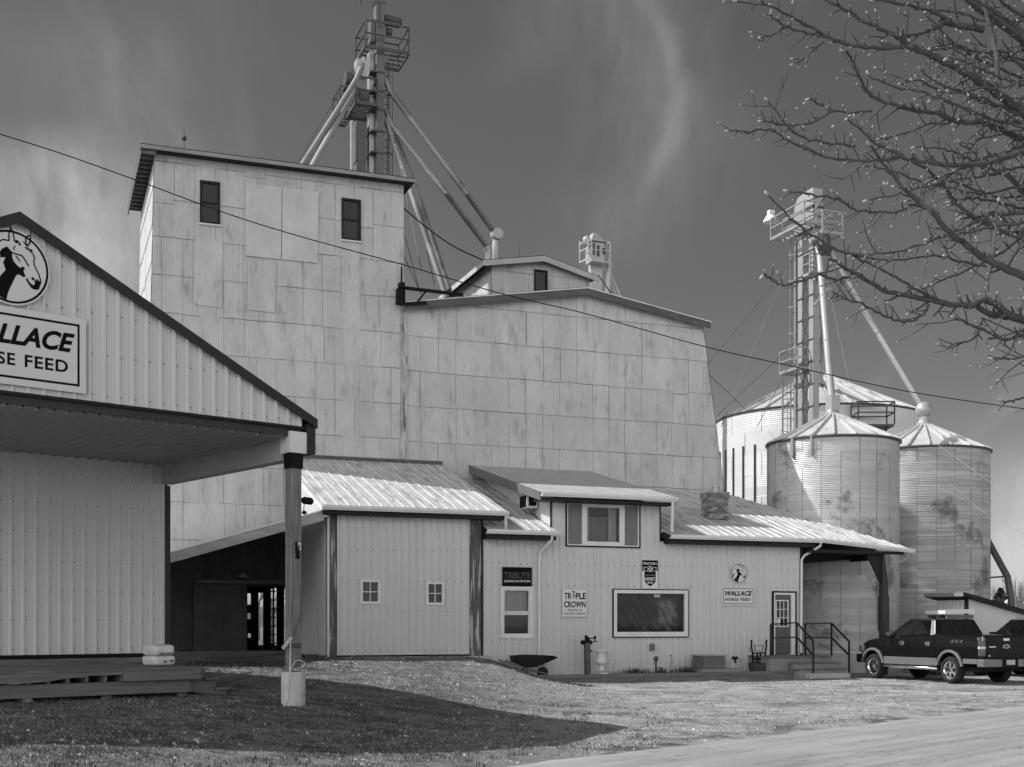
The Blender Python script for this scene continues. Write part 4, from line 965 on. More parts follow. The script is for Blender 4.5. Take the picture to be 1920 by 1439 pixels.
for s in (0, 1):
    m = MB(); w = 2.3+s*1.1
    m.prism([(de, dz-.06), (de+.28, dz-.06), (de+.28, dz-.25), (de+.5, dz-.25), (de+.5, dz-.43), (de+.72, dz-.43), (de+.72, .45), (de+.55, .42), (de, dz-.45)], lambda x, y, a: (x, a, y), w, w+.045); m.build('stringer', M_PLANK, dk)
m = MB()
for i in range(3): m.box(de+.02+.22*i, de+.3+.22*i, 2.2, 3.55, dz-.06-.185*i, dz-.02-.185*i)
m.build('tread', M_PLANK, dk)
# two wrapped feed bags stacked on the dock
M_BAG = mat('plastic feed bag', .60, .3, 0, .18, 5, stain=.3, ss=4, sg=.25, bump=.35, bs=9, spec=.5)
def bag(u0, u1, w0, w1, z0, z1, seed):
    m = MB(); rg = random.Random(seed); rows = []
    nu, nv = 14, 10; uc, wc, zc = (u0+u1)/2, (w0+w1)/2, (z0+z1)/2
    for i in range(nv+1):
        t = math.pi*i/nv; row = []
        for k in range(nu*2+1):
            a = 2*math.pi*(k % (nu*2))/(nu*2)
            sp = lambda v, e: math.copysign(abs(v)**e, v)
            row.append((uc+(u1-u0)/2*sp(math.cos(a), .3)*sp(math.sin(t), .3)+.006*math.sin(k*2.1+i), wc+(w1-w0)/2*sp(math.sin(a), .3)*sp(math.sin(t), .3)+.006*math.sin(k*1.3), zc-(z1-z0)/2*sp(math.cos(t), .45)+.008*math.sin(k*.9+i*1.7)))
        rows.append(row)
    m.grid(rows); return m
bu0, bu1 = FS.u(286, 3.0), FS.u(327, 3.0)
for k, (z0, z1, lab) in enumerate(((dz+.005, dz+.185, 'lower of two wrapped feed bags on the dock end'), (dz+.185, dz+.385, 'upper of two wrapped feed bags on the dock end'))):
    m = bag(bu0+.0*k, bu1-.02*k, 2.9, 3.5, z0, z1, k)
    o_ = single('feed_bag', lab, 'bag', FS, ((bu0+bu1)/2, 3.2, z0), m, M_BAG, 'wrapped feed bags on the dock', smooth=True)
    m = MB(); w = (bu1-bu0); zz = (z1-z0)
    for a, b, c, d in ((-.1, .05, .3, .55), (.16, .36, .35, .6)) if k == 0 else ((-.3, -.05, .1, .3), (.0, .3, .1, .3)): m.face((a*w, -.306, c*zz), (b*w, -.306, c*zz), (b*w, -.306, d*zz), (a*w, -.306, d*zz))
    m.build('printed_panel', mat('bag print', .16, .4), o_)
# broken boards heaped at the dock's end
rg = random.Random(21); m = MB(); c = (de+.75, 3.3, .52)
for k in range(11):
    a = rg.uniform(-.5, .5); p = Vector((c[0]+rg.uniform(-.4, .3), c[1]+rg.uniform(-.9, .9), c[2]+rg.uniform(.0, .25))); d = Vector((math.cos(a), rg.uniform(-.5, .5), rg.uniform(-.1, .35))).normalized()*rg.uniform(.35, .7); m.bar(p-d, p+d, .12, .025)
single('scrap_heap', 'dark heap of broken boards at the end of the dock', 'scrap wood', FS, c, m, mat('rotten boards', .13, .85, 0, .4, 4))
# plank ramp at the lean-to
m = MB(); a, b = FM.P(408, 1247, 4.0), FM.P(560, 1238, 4.0)
m.hexa([(a[0], 3.3, a[2]-.05), (b[0], 3.6, b[2]-.05), (b[0], 5.3, b[2]+.06), (a[0]-.3, 5.2, b[2]+.05)], [(a[0], 3.3, a[2]), (b[0], 3.6, b[2]), (b[0], 5.3, b[2]+.11), (a[0]-.3, 5.2, b[2]+.1)])
single('ramp_board', 'grey board ramp lying in front of the dark doorway', 'ramp', FM, (b[0]-1, 4.2, a[2]-.05), m, M_PLANK)
# concrete blocks either side of the garage ramp
u0, u1 = FM.u(631, -.9), FM.u(655, -.9); z0 = FM.z(643, 1270, -.9); z1 = FM.z(643, 1236, -.9)
m = MB(); m.hexa([(u0, -1.1, z0-.2), (u1+.1, -1.05, z0-.2), (u1+.1, .1, z0-.2), (u0, .05, z0-.2)], [(u0+.02, -1.05, z1), (u1-.1, -1.0, z1), (u1, .05, z1+.02), (u0+.02, .05, z1)])
m.box(FM.u(570, -.1)-.3, u0-.005, -.12, .06, .1, z1-.02)
single('concrete_block', 'rough concrete wing block at the left foot of the garage', 'block', FM, (u0, -.5, z0-.2), m, M_CONC, bevel=.03)
a, b = FM.P(905, 1234, -.4), FM.P(976, 1250, -1.4)
m = MB(); m.hexa([(a[0], -.5, 0), (b[0], -1.5, 0), (b[0]+.02, -1.3, 0), (a[0], -.25, 0)], [(a[0], -.5, a[2]), (b[0], -1.5, b[2]), (b[0]+.02, -1.3, b[2]), (a[0], -.25, a[2])])
single('retaining_wall', 'low dark concrete retaining wall beside the wheelbarrow', 'wall', FM, (a[0], -.8, 0), m, mat('dark concrete', .16, .85, 0, .25, 3, stain=.5, sg=.05, bump=.3), bevel=.03)

# ================================================================== GRAIN LEGS
def railbox(m, u0, u1, w0, w1, z, h=1.07, t=.05, posts=(0, 1), mid=True):
    for a, b in (((u0, w0), (u1, w0)), ((u1, w0), (u1, w1)), ((u1, w1), (u0, w1)), ((u0, w1), (u0, w0))):
        for zz in ((z+h, z+h*.52) if mid else (z+h,)): m.bar((*a, zz), (*b, zz), t)
        m.bar((*a, z), (*a, z+h), t)
def platform(root, u0, u1, w0, w1, z, mt, h=1.07, slats=6, hole=None, t=.05):
    m = MB()
    for (a, b) in (((u0, w0), (u1, w0)), ((u1, w0), (u1, w1)), ((u1, w1), (u0, w1)), ((u0, w1), (u0, w0))): m.bar((*a, z), (*b, z), .07, .13)
    n = slats
    for i in range(1, n):
        w = w0+(w1-w0)*i/n
        for x0, x1 in (((u0, u1),) if not hole else ((u0, hole[0]), (hole[1], u1))): m.bar((x0, w, z), (x1, w, z), .06, .05)
    pl = m.build('platform', mt, root)
    m = MB(); railbox(m, u0, u1, w0, w1, z, h, t); m.build('railing', mt, pl)
    return pl
def ladder(root, u, w, z0, z1, mt, wd=.4, cage=True, name='ladder', along='u', cage_from=2.5):
    m = MB(); d = (1, 0) if along == 'u' else (0, 1)
    P = lambda s, o, z: (u+d[0]*s-d[1]*o, w+d[1]*s-d[0]*o, z)
    for s in (-wd/2, wd/2): m.bar(P(s, 0, z0), P(s, 0, z1), .05)
    z = z0+.15
    while z < z1: m.bar(P(-wd/2, 0, z), P(wd/2, 0, z), .025); z += .3
    if cage:
        z = z0+cage_from
        while z < z1:
            m.tube([P(.35*math.cos(a), .35*math.sin(a)+.02, z) for a in [math.pi*i/8 for i in range(9)]], .025, 5); z += 1.2
        for a in (.35, 1.05, 1.57, 2.1, 2.8): m.bar(P(.35*math.cos(a), .35*math.sin(a)+.02, z0+cage_from), P(.35*math.cos(a), .35*math.sin(a)+.02, z1), .022)
    return m.build(name, mt, root)
def spout(root, pts, r, mt=None, rings=True, label=None):
    m = MB(); m.tube(pts, r, 12)
    if rings:
        for i in range(len(pts)-1):
            a, b = Vector(pts[i]), Vector(pts[i+1]); L = (b-a).length; n = int(L/3.0)
            for k in range(1, n): c = a.lerp(b, k/n); d = (b-a).normalized()*.04; m.tube([c-d, c+d], r*1.14, 12)
    return m.build('spout', mt or M_SPOUT, root, smooth=True, label=label)
M_SPOUT = mat('rusting spout', .27, .5, .2, .08, 1, stain=.8, ss=.33, sst=(1, 1, 1), slo=.50, shi=.60, sg=.13)
M_SPOUT2 = mat('clean spout', .38, .45, .25, .1, 1.2, stain=.2, sg=.3)
M_LEG = mat('leg casing', .14, .5, .15, .12, 1.2, stain=.35, sst=(2, 2, .5), sg=.14)
LW = 14.6
Lq = lambda x, y, w=LW: FM.P(x, y, w)
base = Lq(705, 1225)
leg = thing('bucket_elevator', 'tall dark bucket elevator leg with caged platforms rising behind the tower', 'grain elevator', FM, (base[0], LW, 0))
a, b, zt = FM.u(704, LW), FM.u(718, LW), FM.z(711, 40, LW)
m = MB(); m.box(a, b, LW-.25, LW+.2, .5, zt); m.build('casing', M_LEG, leg)
a2, b2 = FM.u(690.5, LW+.3), FM.u(699, LW+.3)
m = MB(); m.box(a2, b2, LW+.1, LW+.5, .5, FM.z(695, 100, LW+.3)); m.build('casing', M_GALV, leg)
for y in (140, 175, 210, 250, 290): z = FM.z(705, y, LW); m = MB(); m.box(a2-.02, b+.02, LW-.29, LW+.52, z-.03, z+.03); m.build('collar', M_STEEL, leg)
h0, h1 = FM.u(703, LW), FM.u(717, LW); hz0, hz1 = FM.z(711, 44, LW), FM.z(711, 9, LW)
m = MB(); m.box(h0, h1, LW-.28, LW+.25, hz0, hz1-.08)
m.hexa([(h0-.02, LW-.3, hz1-.08), (h1+.02, LW-.3, hz1-.08), (h1+.02, LW+.3, hz1-.08), (h0-.02, LW+.3, hz1-.08)], [(h0-.1, LW-.35, hz1+.02), (h1+.1, LW-.35, hz1+.02), (h1+.1, LW+.35, hz1+.02), (h0-.1, LW+.35, hz1+.02)])
m.hexa([(a2, LW-.1, FM.z(700, 80, LW)), (h0-.005, LW-.1, FM.z(700, 80, LW)), (h0-.005, LW+.3, FM.z(700, 80, LW)), (a2, LW+.3, FM.z(700, 80, LW))], [(h0-.2, LW-.1, hz0+.1), (h0-.005, LW-.1, hz0+.1), (h0-.005, LW+.3, hz0+.1), (h0-.2, LW+.3, hz0+.1)])
m.build('head', M_LEG, leg)
p = Lq(727, 37); 
m = MB(); m.tube([(p[0]-.15, LW-.1, p[2]), (p[0]+.45, LW-.1, p[2]-.05)], .14, 12); m.tube([(p[0]+.48, LW-.1, p[2]-.08), (p[0]+.55, LW-.1, p[2]-.08)], .17, 12); m.box(p[0]-.4, p[0]+.5, LW-.2, LW+.05, p[2]-.26, p[2]-.16)
q = Lq(728, 62); m.tube([(q[0]-.1, LW-.1, q[2]), (q[0]+.12, LW-.1, q[2])], .15, 12); m.bar((p[0]-.2, LW-.1, p[2]-.2), (q[0], LW-.1, q[2]), .06); m.build('drive_motor', M_STEEL, leg, smooth=True)
# upper platform
n0, n1 = FM.P(684.6, 88, LW-.5), FM.P(767, 99, LW-.5); f0 = FM.P(666, 118, LW+1.1)
zp = (n0[2]+n1[2])/2
platform(leg, n0[0], n1[0], LW-.5, LW+1.15, zp, M_STEEL, slats=4, hole=(a2-.05, b+.3), t=.055)
zm2 = FM.z(667, 200, LW)
pa, pb = FM.u(656, LW), FM.u(703, LW)
platform(leg, FM.u(662, LW), FM.u(702, LW), LW-.5, LW+1.2, FM.z(690, 195, LW-.5), M_STEEL, slats=8, t=.05)
platform(leg, FM.u(630, LW+2), FM.u(652, LW+2), LW+1.2, LW+2.6, FM.z(640, 215, LW+1.5), M_STEEL, slats=4, t=.045)
s0, s1 = FM.u(665, LW+.4), FM.u(684, LW+.4)
m = MB(); m.box(s0, s1, LW+.1, LW+.7, FM.z(675, 300, LW), FM.z(675, 225, LW)); m.box(s0+.03, s1-.03, LW+.12, LW+.66, 12, FM.z(675, 300, LW)); m.build('casing', mat('dark leg casing', .12, .5, .1, .15, 2), leg)
m = MB(); x0 = FM.u(667, LW+.2); m.box(x0, x0+.5, LW, LW+.5, FM.z(675, 190, LW), FM.z(675, 168, LW)); m.tube([(x0+.3, LW-.02, FM.z(675, 178, LW)), (x0+.3, LW-.06, FM.z(675, 178, LW))], .2, 14); m.build('head', mat('dark leg casing'), leg)
p = Lq(656, 143); m = MB(); m.tube([(p[0]-.14, LW+.3, p[2]), (p[0]+.14, LW+.3, p[2])], .30, 16); m.tube([(p[0]+.15, LW+.3, p[2]), (p[0]+.3, LW+.3, p[2])], .2, 12); m.box(p[0]-.2, p[0]+.45, LW+.1, LW+.6, p[2]-.45, p[2]-.32); m.build('drive_motor', M_STEEL, leg, smooth=True)
p = Lq(677, 128); m = MB(); m.hexa([(p[0]-.05, LW-.2, p[2]-.45), (p[0]+.2, LW-.2, p[2]-.45), (p[0]+.2, LW+.1, p[2]-.45), (p[0]-.05, LW+.1, p[2]-.45)], [(p[0]-.25, LW-.3, p[2]), (p[0]+.3, LW-.3, p[2]), (p[0]+.3, LW+.2, p[2]), (p[0]-.25, LW+.2, p[2])]); m.box(p[0]-.25, p[0]+.3, LW-.3, LW+.2, p[2]+.005, p[2]+.25); m.build('hopper', M_GALV, leg)
ladder(leg, FM.u(724, LW), LW+.35, 12, FM.z(724, 110, LW), M_STEEL, .36, True, cage_from=7)
m = MB(); x = FM.u(659, LW)+.0; m.box(x, x+.08, LW, LW+.25, 14, FM.z(659, 225, LW)); m.build('cable_tray', M_PALESTEEL, leg)
W_ = lambda x, y, w: FM.P(x, y, w)
spout(leg, [W_(684, 112, LW-.1), W_(668, 150, LW-.5), W_(630, 212, LW-1.9), W_(545, 345, LW-5)], .115)
spout(leg, [W_(672, 158, LW), W_(654, 190, LW-.6), W_(580, 322, LW-5)], .12, M_SPOUT2)
spout(leg, [W_(722, 150, LW), W_(732, 172, LW-.1), W_(875, 363, LW-1.2), W_(922, 430, WC+3)], .125)
spout(leg, [W_(722, 205, LW), W_(733, 233, LW), W_(836, 362, LW-1.5), W_(912, 462, WC+2.7)], .115)
spout(leg, [W_(722, 222, LW), W_(731, 245, LW), W_(771, 360, LW-1), W_(838, 560, LW-3)], .13)
spout(leg, [W_(725, 226, LW+.3), W_(738, 250, LW+.3), W_(781, 360, LW-.4), W_(842, 545, LW-2.2)], .13)
# spout heads on the monitor roof
c = FM.P(930, 441, WC+3); m = MB(); m.ball(c, .26, .26, .26, 16, 10); m.tube([(c[0], c[1]-.06, c[2]), (c[0], c[1]-.29, c[2])], [.27, .24], 18); m.tube([c, (c[0]-.02, c[1], c[2]-.5)], .15, 12); m.tube([(c[0]-.02, c[1], c[2]-.42), (c[0]-.02, c[1], c[2]-1.4)], .17, 12); m.build('spout_head', M_GALV, leg, smooth=True)
c = FM.P(916, 470, WC+2.7); m = MB(); m.tube([(c[0]-.1, c[1], c[2]+.15), c, (c[0]+.03, c[1], c[2]-.7)], [.17, .17, .14], 12); m.tube([(c[0]-.06, c[1], c[2]+.1), (c[0]-.03, c[1], c[2]+.05)], .2, 12); m.build('spout_head', M_GALV, leg, smooth=True)
# weather mast on top
p = Lq(708, 30); m = MB(); m.tube([(p[0], LW-.3, p[2]-.5), (p[0]+.02, LW-.3, p[2]+2.2)], .02, 5); m.bar((p[0]-.05, LW-.3, hz1), (p[0]-.3, LW-.3, hz1+.5), .03); q = Lq(676, 4); m.bar((q[0], LW, q[2]-.1), (q[0]+.06, LW, q[2]+.6), .06); m.bar((q[0]+.06, LW, q[2]+.5), (p[0], LW-.3, p[2]+2.0), .03); m.build('mast', M_STEEL, leg)

# third leg far behind the monitor
L3 = 22.0
q = lambda x, y, w=L3: FM.P(x, y, w)
leg3 = thing('bucket_elevator', 'small galvanised bucket elevator head poking up behind the mill roof monitor', 'grain elevator', FM, (FM.u(1112, L3), L3, 0))
M_GAL3 = mat('bright galvanised', .44, .4, .2, .08, 2, stain=.2, sg=.3)
x0, x1 = FM.u(1108, L3), FM.u(1130, L3)
m = MB(); m.box(x0, x0+.32, L3, L3+.3, 6, FM.z(1118, 450, L3)); m.box(x1-.34, x1-.03, L3, L3+.3, 6, FM.z(1118, 450, L3)); m.build('casing', M_GAL3, leg3)
z0, z1 = FM.z(1118, 455, L3), FM.z(1118, 437, L3)
m = MB(); m.box(x0-.04, x1+.02, L3-.15, L3+.5, FM.z(1118, 492, L3), z0); m.hexa([(x0-.06, L3-.2, z0), (x1+.08, L3-.2, z0), (x1+.08, L3+.55, z0), (x0-.06, L3+.55, z0)], [(x0+.15, L3, z1), (x1-.35, L3, z1), (x1-.35, L3+.4, z1), (x0+.15, L3+.4, z1)])
m.build('head', M_GAL3, leg3)
m = MB(); m.box(x0-.08, x1+.1, L3-.22, L3+.57, z0-.03, z0+.03); m.box((x0+x1)/2-.05, (x0+x1)/2+.06, L3-.2, L3-.152, z0-.75, z0-.2); m.box((x0+x1)/2-.28, (x0+x1)/2-.2, L3-.2, L3-.152, z0-.7, z0-.1); m.box((x0+x1)/2+.25, (x0+x1)/2+.4, L3-.2, L3-.152, z0-.6, z0-.3); m.build('head_band', M_STEEL, leg3)
zz = FM.z(1118, 495, L3)
m = MB(); m.box(x0-.25, x1+.15, L3-.6, L3+.1, zz-.08, zz); railbox(m, x0-.25, x1+.15, L3-.6, L3+.1, zz, 1.0, .035); m.build('railing', M_GAL3, leg3)
m = MB(); x = FM.u(1084, L3)
for d in (0, .25): m.bar((x+d, L3-.2-d*2, zz-.1), (x+d, L3-.2-d*2, zz+1.0), .05)
m.bar((x, L3-.2, zz+.45), (x+.25, L3-.7, zz+.55), .05); m.bar((x, L3-.2, zz-.1), (x+.25, L3-.7, zz), .06); m.build('railing', M_GAL3, leg3)
p = q(1100, 450); m = MB(); m.ball(p, .22, .2, .2); m.box(p[0]-.35, p[0]+.2, L3-.2, L3+.2, p[2]-.3, p[2]-.2); m.build('drive_motor', M_GAL3, leg3, smooth=True)
spout(leg3, [q(1137, 487), q(1143, 492), q(1140, 530), q(1136, 580)], .17, M_GAL3)
m = MB(); m.bar(q(1146, 518), q(1170, 570), .07); m.bar(q(1140, 515), q(1162, 570), .05); m.build('stay', M_GAL3, leg3)

# ================================================================== GRAIN BINS
def grain_bin(label, cx_, cy_, Rb, z0, ze, zp, m_wall, m_roof, nr, npan, stiff=None, seed=1, corr=.068, amp=.008, nrib=20, seg=4):
    t = thing('grain_bin', label, 'grain bin', F0, (cx_, cy_, 0), 'round steel grain bins')
    rg = random.Random(seed); rh = (ze-z0)/nr; m = MB()
    for r in range(nr):
        za = z0+r*rh; n = npan; off_ = (r % 2)*.5
        zs = []; k = int(rh/corr*seg)
        for i in range(k+1): zs.append(za+rh*i/k)
        for p in range(n):
            a0 = 2*math.pi*(p+off_)/n+.0008; a1 = 2*math.pi*(p+1+off_)/n-.0008
            dr_ = .006*((p+r) % 2); rows = []
            for z in zs:
                rr = Rb+amp*math.cos(2*math.pi*(z-z0)/corr)+dr_
                rows.append([(cx_+rr*math.cos(a0+(a1-a0)*i/6), cy_+rr*math.sin(a0+(a1-a0)*i/6), z) for i in range(7)])
            m.grid(rows)
            m.cur = 1
            for f in ((0, .5) if npan < 14 else (0,)):
                a = a0+(a1-a0)*f; rr = Rb+amp+.012; P = lambda aa, z: (cx_+rr*math.cos(aa), cy_+rr*math.sin(aa), z)
                if rg.random() < .8: m.face(P(a-.007/Rb, za), P(a+.007/Rb, za), P(a+.007/Rb, za+rh), P(a-.007/Rb, za+rh))
            m.cur = 0
    m.build('wall', [m_wall, M_SEAM], t, smooth=True)
    m = MB(); N = nrib*2; rc = Rb*.10
    for i in range(N):
        a, b = 2*math.pi*i/N, 2*math.pi*(i+1)/N
        P = lambda a, r, z: (cx_+r*math.cos(a), cy_+r*math.sin(a), z)
        m.face(P(a, Rb+.07, ze-.02), P(b, Rb+.07, ze-.02), P(b, rc, zp), P(a, rc, zp))
    m.build('roof', m_roof, t)
    m = MB()
    for i in range(nrib):
        a = 2*math.pi*(i+.25)/nrib; P = lambda r, z: (cx_+r*math.cos(a), cy_+r*math.sin(a), z)
        m.bar(P(Rb+.08, ze+.03), P(rc, zp+.045), .05, .10)
    m.build('roof_rib', m_roof, t)
    m = MB(); m.lathe([(Rb+.085, ze-.03), (Rb+.09, ze+.03), (Rb+.03, ze-.01), (Rb+.02, ze-.06), (Rb+.085, ze-.03)], cx_, cy_, 64); m.build('eave_ring', M_STEEL, t)
    m = MB(); m.lathe([(rc*1.2, zp-.05), (rc*1.2, zp+.10), (rc*1.05, zp+.12), (rc*.9, zp+.22), (0, zp+.24)], cx_, cy_, 20); m.build('cap', M_GALV, t, smooth=True)
    m = MB(); m.lathe([(Rb+.12, -.2), (Rb+.12, z0-.02), (Rb+.02, z0)], cx_, cy_, 64); m.build('foundation', M_CONC, t, smooth=True)
    m = MB(); m.lathe([(Rb+.03, z0-.01), (Rb+.04, z0+.05), (Rb+.0, z0+.06)], cx_, cy_, 64); m.build('base_ring', M_WHITE, t)
    if stiff:
        m = MB()
        for i in range(stiff[0]):
            a = 2*math.pi*i/stiff[0]; P = lambda r, z: (cx_+r*math.cos(a), cy_+r*math.sin(a), z)
            m.bar(P(Rb+.045, z0), P(Rb+.045, stiff[1]), .07, .07)
        m.build('stiffener', M_STEEL, t)
    return t
M_BINR = mat('bin roof steel', .52, .42, .15, .10, 1, stain=.7, ss=.9, slo=.50, shi=.68, sg=.2)
M_BIN1 = mat('weathered bin steel', .47, .42, .12, .10, 1, (1, 1, .5), stain=.85, ss=.42, sst=(1, 1, 1.2), slo=.53, shi=.62, sg=.15, island=.08)
M_BIN2 = mat('patched bin steel', .42, .45, .12, .10, 1, (1, 1, .5), stain=.85, ss=.40, sst=(1, 1, 1.2), slo=.53, shi=.62, sg=.15, island=.20)
M_SEAM = mat('bolted seam', .2, .6, 0, .3, 5)
M_BIG = mat('bright bin steel', .68, .42, .10, .05, 1, island=.04)
B1 = (12.16, 46.5); B2 = (17.62, 52.5); B3 = (16.0, 64.0)
bin1 = grain_bin('round corrugated grain bin nearest the office, with rust stained wall', *B1, 2.42, .70, 8.54, 9.62, M_BIN1, M_BINR, 14, 11, seed=2)
bin2 = grain_bin('right hand corrugated grain bin with patched darker panels, behind the black pickup', *B2, 2.67, .70, 9.0, 10.2, M_BIN2, M_BINR, 14, 11, seed=5)
bin3 = grain_bin('big wide grain bin with dark upright stiffeners, behind the smaller bins', *B3, 5.3, .5, 12.3, 14.6, M_BIG, M_BINR, 11, 16, stiff=(44, 10.6), seed=9, nrib=32, seg=3, corr=.1, amp=.009)
for a in (-2.45, -2.14):
    m = MB()
    P = lambda r, z: (B1[0]+r*math.cos(a), B1[1]+r*math.sin(a), z)
    m.bar(P(2.48, 7.88), P(2.48, 8.6), .07, .12); m.build('bracket', M_GALV, bin1)
m = MB(); ladder_a = -1.95; P = lambda r, z, a=ladder_a: (B3[0]+r*math.cos(a), B3[1]+r*math.sin(a), z)
m = MB(); p = (B3[0]-.9, B3[1]-5.6)
for i in range(14):
    f = i/13; m.bar((B3[0]-.3+.5*f*-1, B3[1]-.7-4.4*f, 14.45-2.0*f), (B3[0]+.35-.5*f, B3[1]-.7-4.4*f, 14.45-2.0*f), .04)
m.build('roof_ladder', M_GALV, bin3)
m = MB(); aw = (15.5, 58.4); 
m.box(16.2, 17.9, 57.4, 58.6, 11.0, 11.1); railbox(m, 16.2, 17.9, 57.4, 58.6, 11.1, 1.05, .06); m.bar((16.4, 57.5, 11), (17.0, 58.7, 9.6), .07); m.bar((17.6, 57.5, 11), (17.3, 58.7, 9.6), .07); m.bar((17.35, 58.6, 11), (17.35, 58.6, 8.5), .1); m.build('bin_platform', M_STEEL, bin3)

# right-hand leg among the bins
RW = FM.loc(13.42, 55.0); ru_, rw_ = RW[0], RW[1]
leg2 = thing('bucket_elevator', 'pale caged bucket elevator leg standing among the grain bins', 'grain elevator', FM, (ru_, rw_, 0))
zq = lambda y, d=0: EYE+(HY-y)/FPX*FM.Y(ru_, rw_+d)
M_L2 = mat('pale leg casing', .34, .45, .25, .10, 1.5, stain=.25, sg=.25)
for d in (0, .85):
    m = MB(); m.box(ru_-.02, ru_+.30, rw_+d-.16, rw_+d+.16, .2, zq(425)); m.build('casing', M_L2, leg2)
m = MB()
for i in range(18):
    z = 1.5+i; 
    if z < zq(430): m.bar((ru_-.03, rw_-.2, z), (ru_-.03, rw_+1.05, z), .05); m.bar((ru_+.33, rw_-.2, z), (ru_+.33, rw_+1.05, z), .05)
    if i < 17: m.bar((ru_-.03, rw_+.15, z), (ru_-.03, rw_+.7, z+1), .03); m.bar((ru_-.03, rw_+.7, z), (ru_-.03, rw_+.15, z+1), .03)
m.build('cross_brace', M_STEEL, leg2)
zh0, zh1 = zq(425), zq(356)
m = MB(); arc = [(-.28, zh0-.1), (1.2, zh0-.1)]+[(1.2-.0, zh0+.3)]+[(.55+.65*math.cos(a), zh1-.65*1.15+.65*1.15*math.sin(a)) for a in [math.pi*i/16 for i in range(0, 9)]]+[(-.28, zh1)]
m.prism([(rw_+a, b) for a, b in arc], lambda x, y, a: (a, x, y), ru_-.12, ru_+.42); hd = m.build('head', M_L2, leg2, bevel=.02)
m = MB(); m.box(ru_-.16, ru_+.46, rw_-.34, rw_+.62, zq(391)-.05, zq(391)+.04); m.build('head_flange', M_STEEL, leg2)
platform(leg2, ru_-.75, ru_-.12, rw_-.55, rw_+2.1, zq(427), M_PALESTEEL, h=.95, slats=8, t=.055)
platform(leg2, ru_-.1, ru_+.95, rw_-1.0, rw_-.35, zq(440, -.6), M_PALESTEEL, h=.95, slats=3, t=.05)
platform(leg2, ru_+.75, ru_+1.3, rw_+.2, rw_+1.9, zq(430), M_PALESTEEL, h=.9, slats=5, t=.045)
platform(leg2, ru_-.55, ru_+.75, rw_-.7, rw_-.17, zq(523), M_PALESTEEL, h=.9, slats=3, t=.05)
platform(leg2, ru_-.6, ru_+.5, rw_+.2, rw_+1.6, zq(690), M_PALESTEEL, h=.95, slats=4, t=.05)
m = MB(); m.bar((ru_+.5, rw_-.6, zq(545)), (ru_+.0, rw_-.2, zq(575)), .08); m.bar((ru_-.3, rw_-.6, zq(528)), (ru_+.1, rw_-.2, zq(560)), .06); m.build('knee_brace', M_L2, leg2)
ladder(leg2, ru_+.1, rw_+1.45, zq(690), zq(425), M_PALESTEEL, .42, True, cage_from=.6, along='u')
ladder(leg2, ru_+.0, rw_+1.95, 3.0, zq(698), M_PALESTEEL, .42, True, cage_from=2.2, along='u')
m = MB(); m.box(ru_-.02, ru_+.1, rw_+1.2, rw_+1.32, 2, zq(440)); m.build('conduit', M_PALESTEEL, leg2)
X2 = lambda px, py, Y: FM.loc(*PX(px, py, Y)[:2])[:2]+(PX(px, py, Y)[2],)
m = MB(); c = X2(1540, 452, 54.2); m.ball(c, .45, .4, .35, 10, 7); m.tube([c, X2(1546, 468, 53.5)], .3, 10); m.build('distributor', M_STEEL, leg2, smooth=True)
top1 = (B1[0], B1[1], 9.9); top2 = (B2[0], B2[1], 10.55)
L1_ = lambda p: FM.loc(p[0], p[1], p[2])
spout(leg2, [X2(1533, 458, 54.2), X2(1537, 480, 54), X2(1558, 735, 47.1), L1_((B1[0], B1[1], 10.0))], .14, M_SPOUT2)
spout(leg2, [X2(1546, 452, 54.2), X2(1566, 490, 54.0), X2(1727, 760, 52.5)], .135, M_SPOUT2)
spout(leg2, [X2(1548, 560, 55.5), X2(1541, 640, 57), X2(1537, 725, 62)], .15, M_SPOUT2)
m = MB(); c = L1_((B1[0], B1[1], 10.3)); m.box(c[0]-.19, c[0]+.19, c[1]-.19, c[1]+.19, 9.75, 10.4); m.build('spout_head', M_GALV, leg2)
c = L1_((B2[0], B2[1], 10.9)); m = MB(); m.ball(c, .36, .36, .36, 14, 8); m.tube([c, (c[0], c[1], c[2]-.75)], .2, 12); m.build('spout_head', M_GALV, leg2, smooth=True)
c = X2(1445, 412, 57.5); m = MB(); m.lathe([(.05, .25), (.18, .2), (.34, -.05), (.36, -.14), (.1, -.1)], 0, 0, 16); m.v = [(x+c[0], y+c[1], z+c[2]) for x, y, z in m.v]; m.box(c[0]-.12, c[0]+.15, c[1]-.12, c[1]+.12, c[2]+.25, c[2]+.42); m.bar((c[0], c[1], c[2]+.2), (ru_-.7, rw_+2.05, c[2]-.2), .06)
single('yard_lamp', 'white bell shaped yard lamp on the platform of the right hand leg', 'lamp', FM, c, m, M_WHITE, smooth=True)
# wires
def wire(label, pts, r=.02, group='guy wires of the grain legs', mt=None, n=1):
    m = MB(); P = [Vector(p) for p in pts]
    m.tube(P, r, 5); return single('guy_wire', label, 'wire', F0, tuple(P[0]), m, mt or M_STEEL, group)
GW = 'thin guy wire running down left from the pale leg'
for k, (p, q) in enumerate((((1493, 480, 55), (1322, 690, 52)), ((1490, 470, 55), (1352, 800, 53)), ((1493, 640, 55), (1345, 780, 53)), ((1496, 655, 55), (1420, 800, 53.5)), ((1316, 690, 54), (1402, 772, 60)))):
    wire(GW, [PX(*p), PX(*q)], .016)
m_pw = mat('pale wire', .35, .5)
GP = 'thin pale guy wire running down right past the right hand bin'
for p, q in (((1545, 500, 55), (1592, 715, 53)), ((1710, 800, 49), (1935, 960, 44)), ((1540, 790, 46.0), (1935, 1010, 42)), ((1680, 820, 48.5), (1935, 1040, 44))):
    wire(GP, [PX(*p), PX(*q)], .006, mt=m_pw)
GT = 'thin guy wire beside the dark leg on the tower'
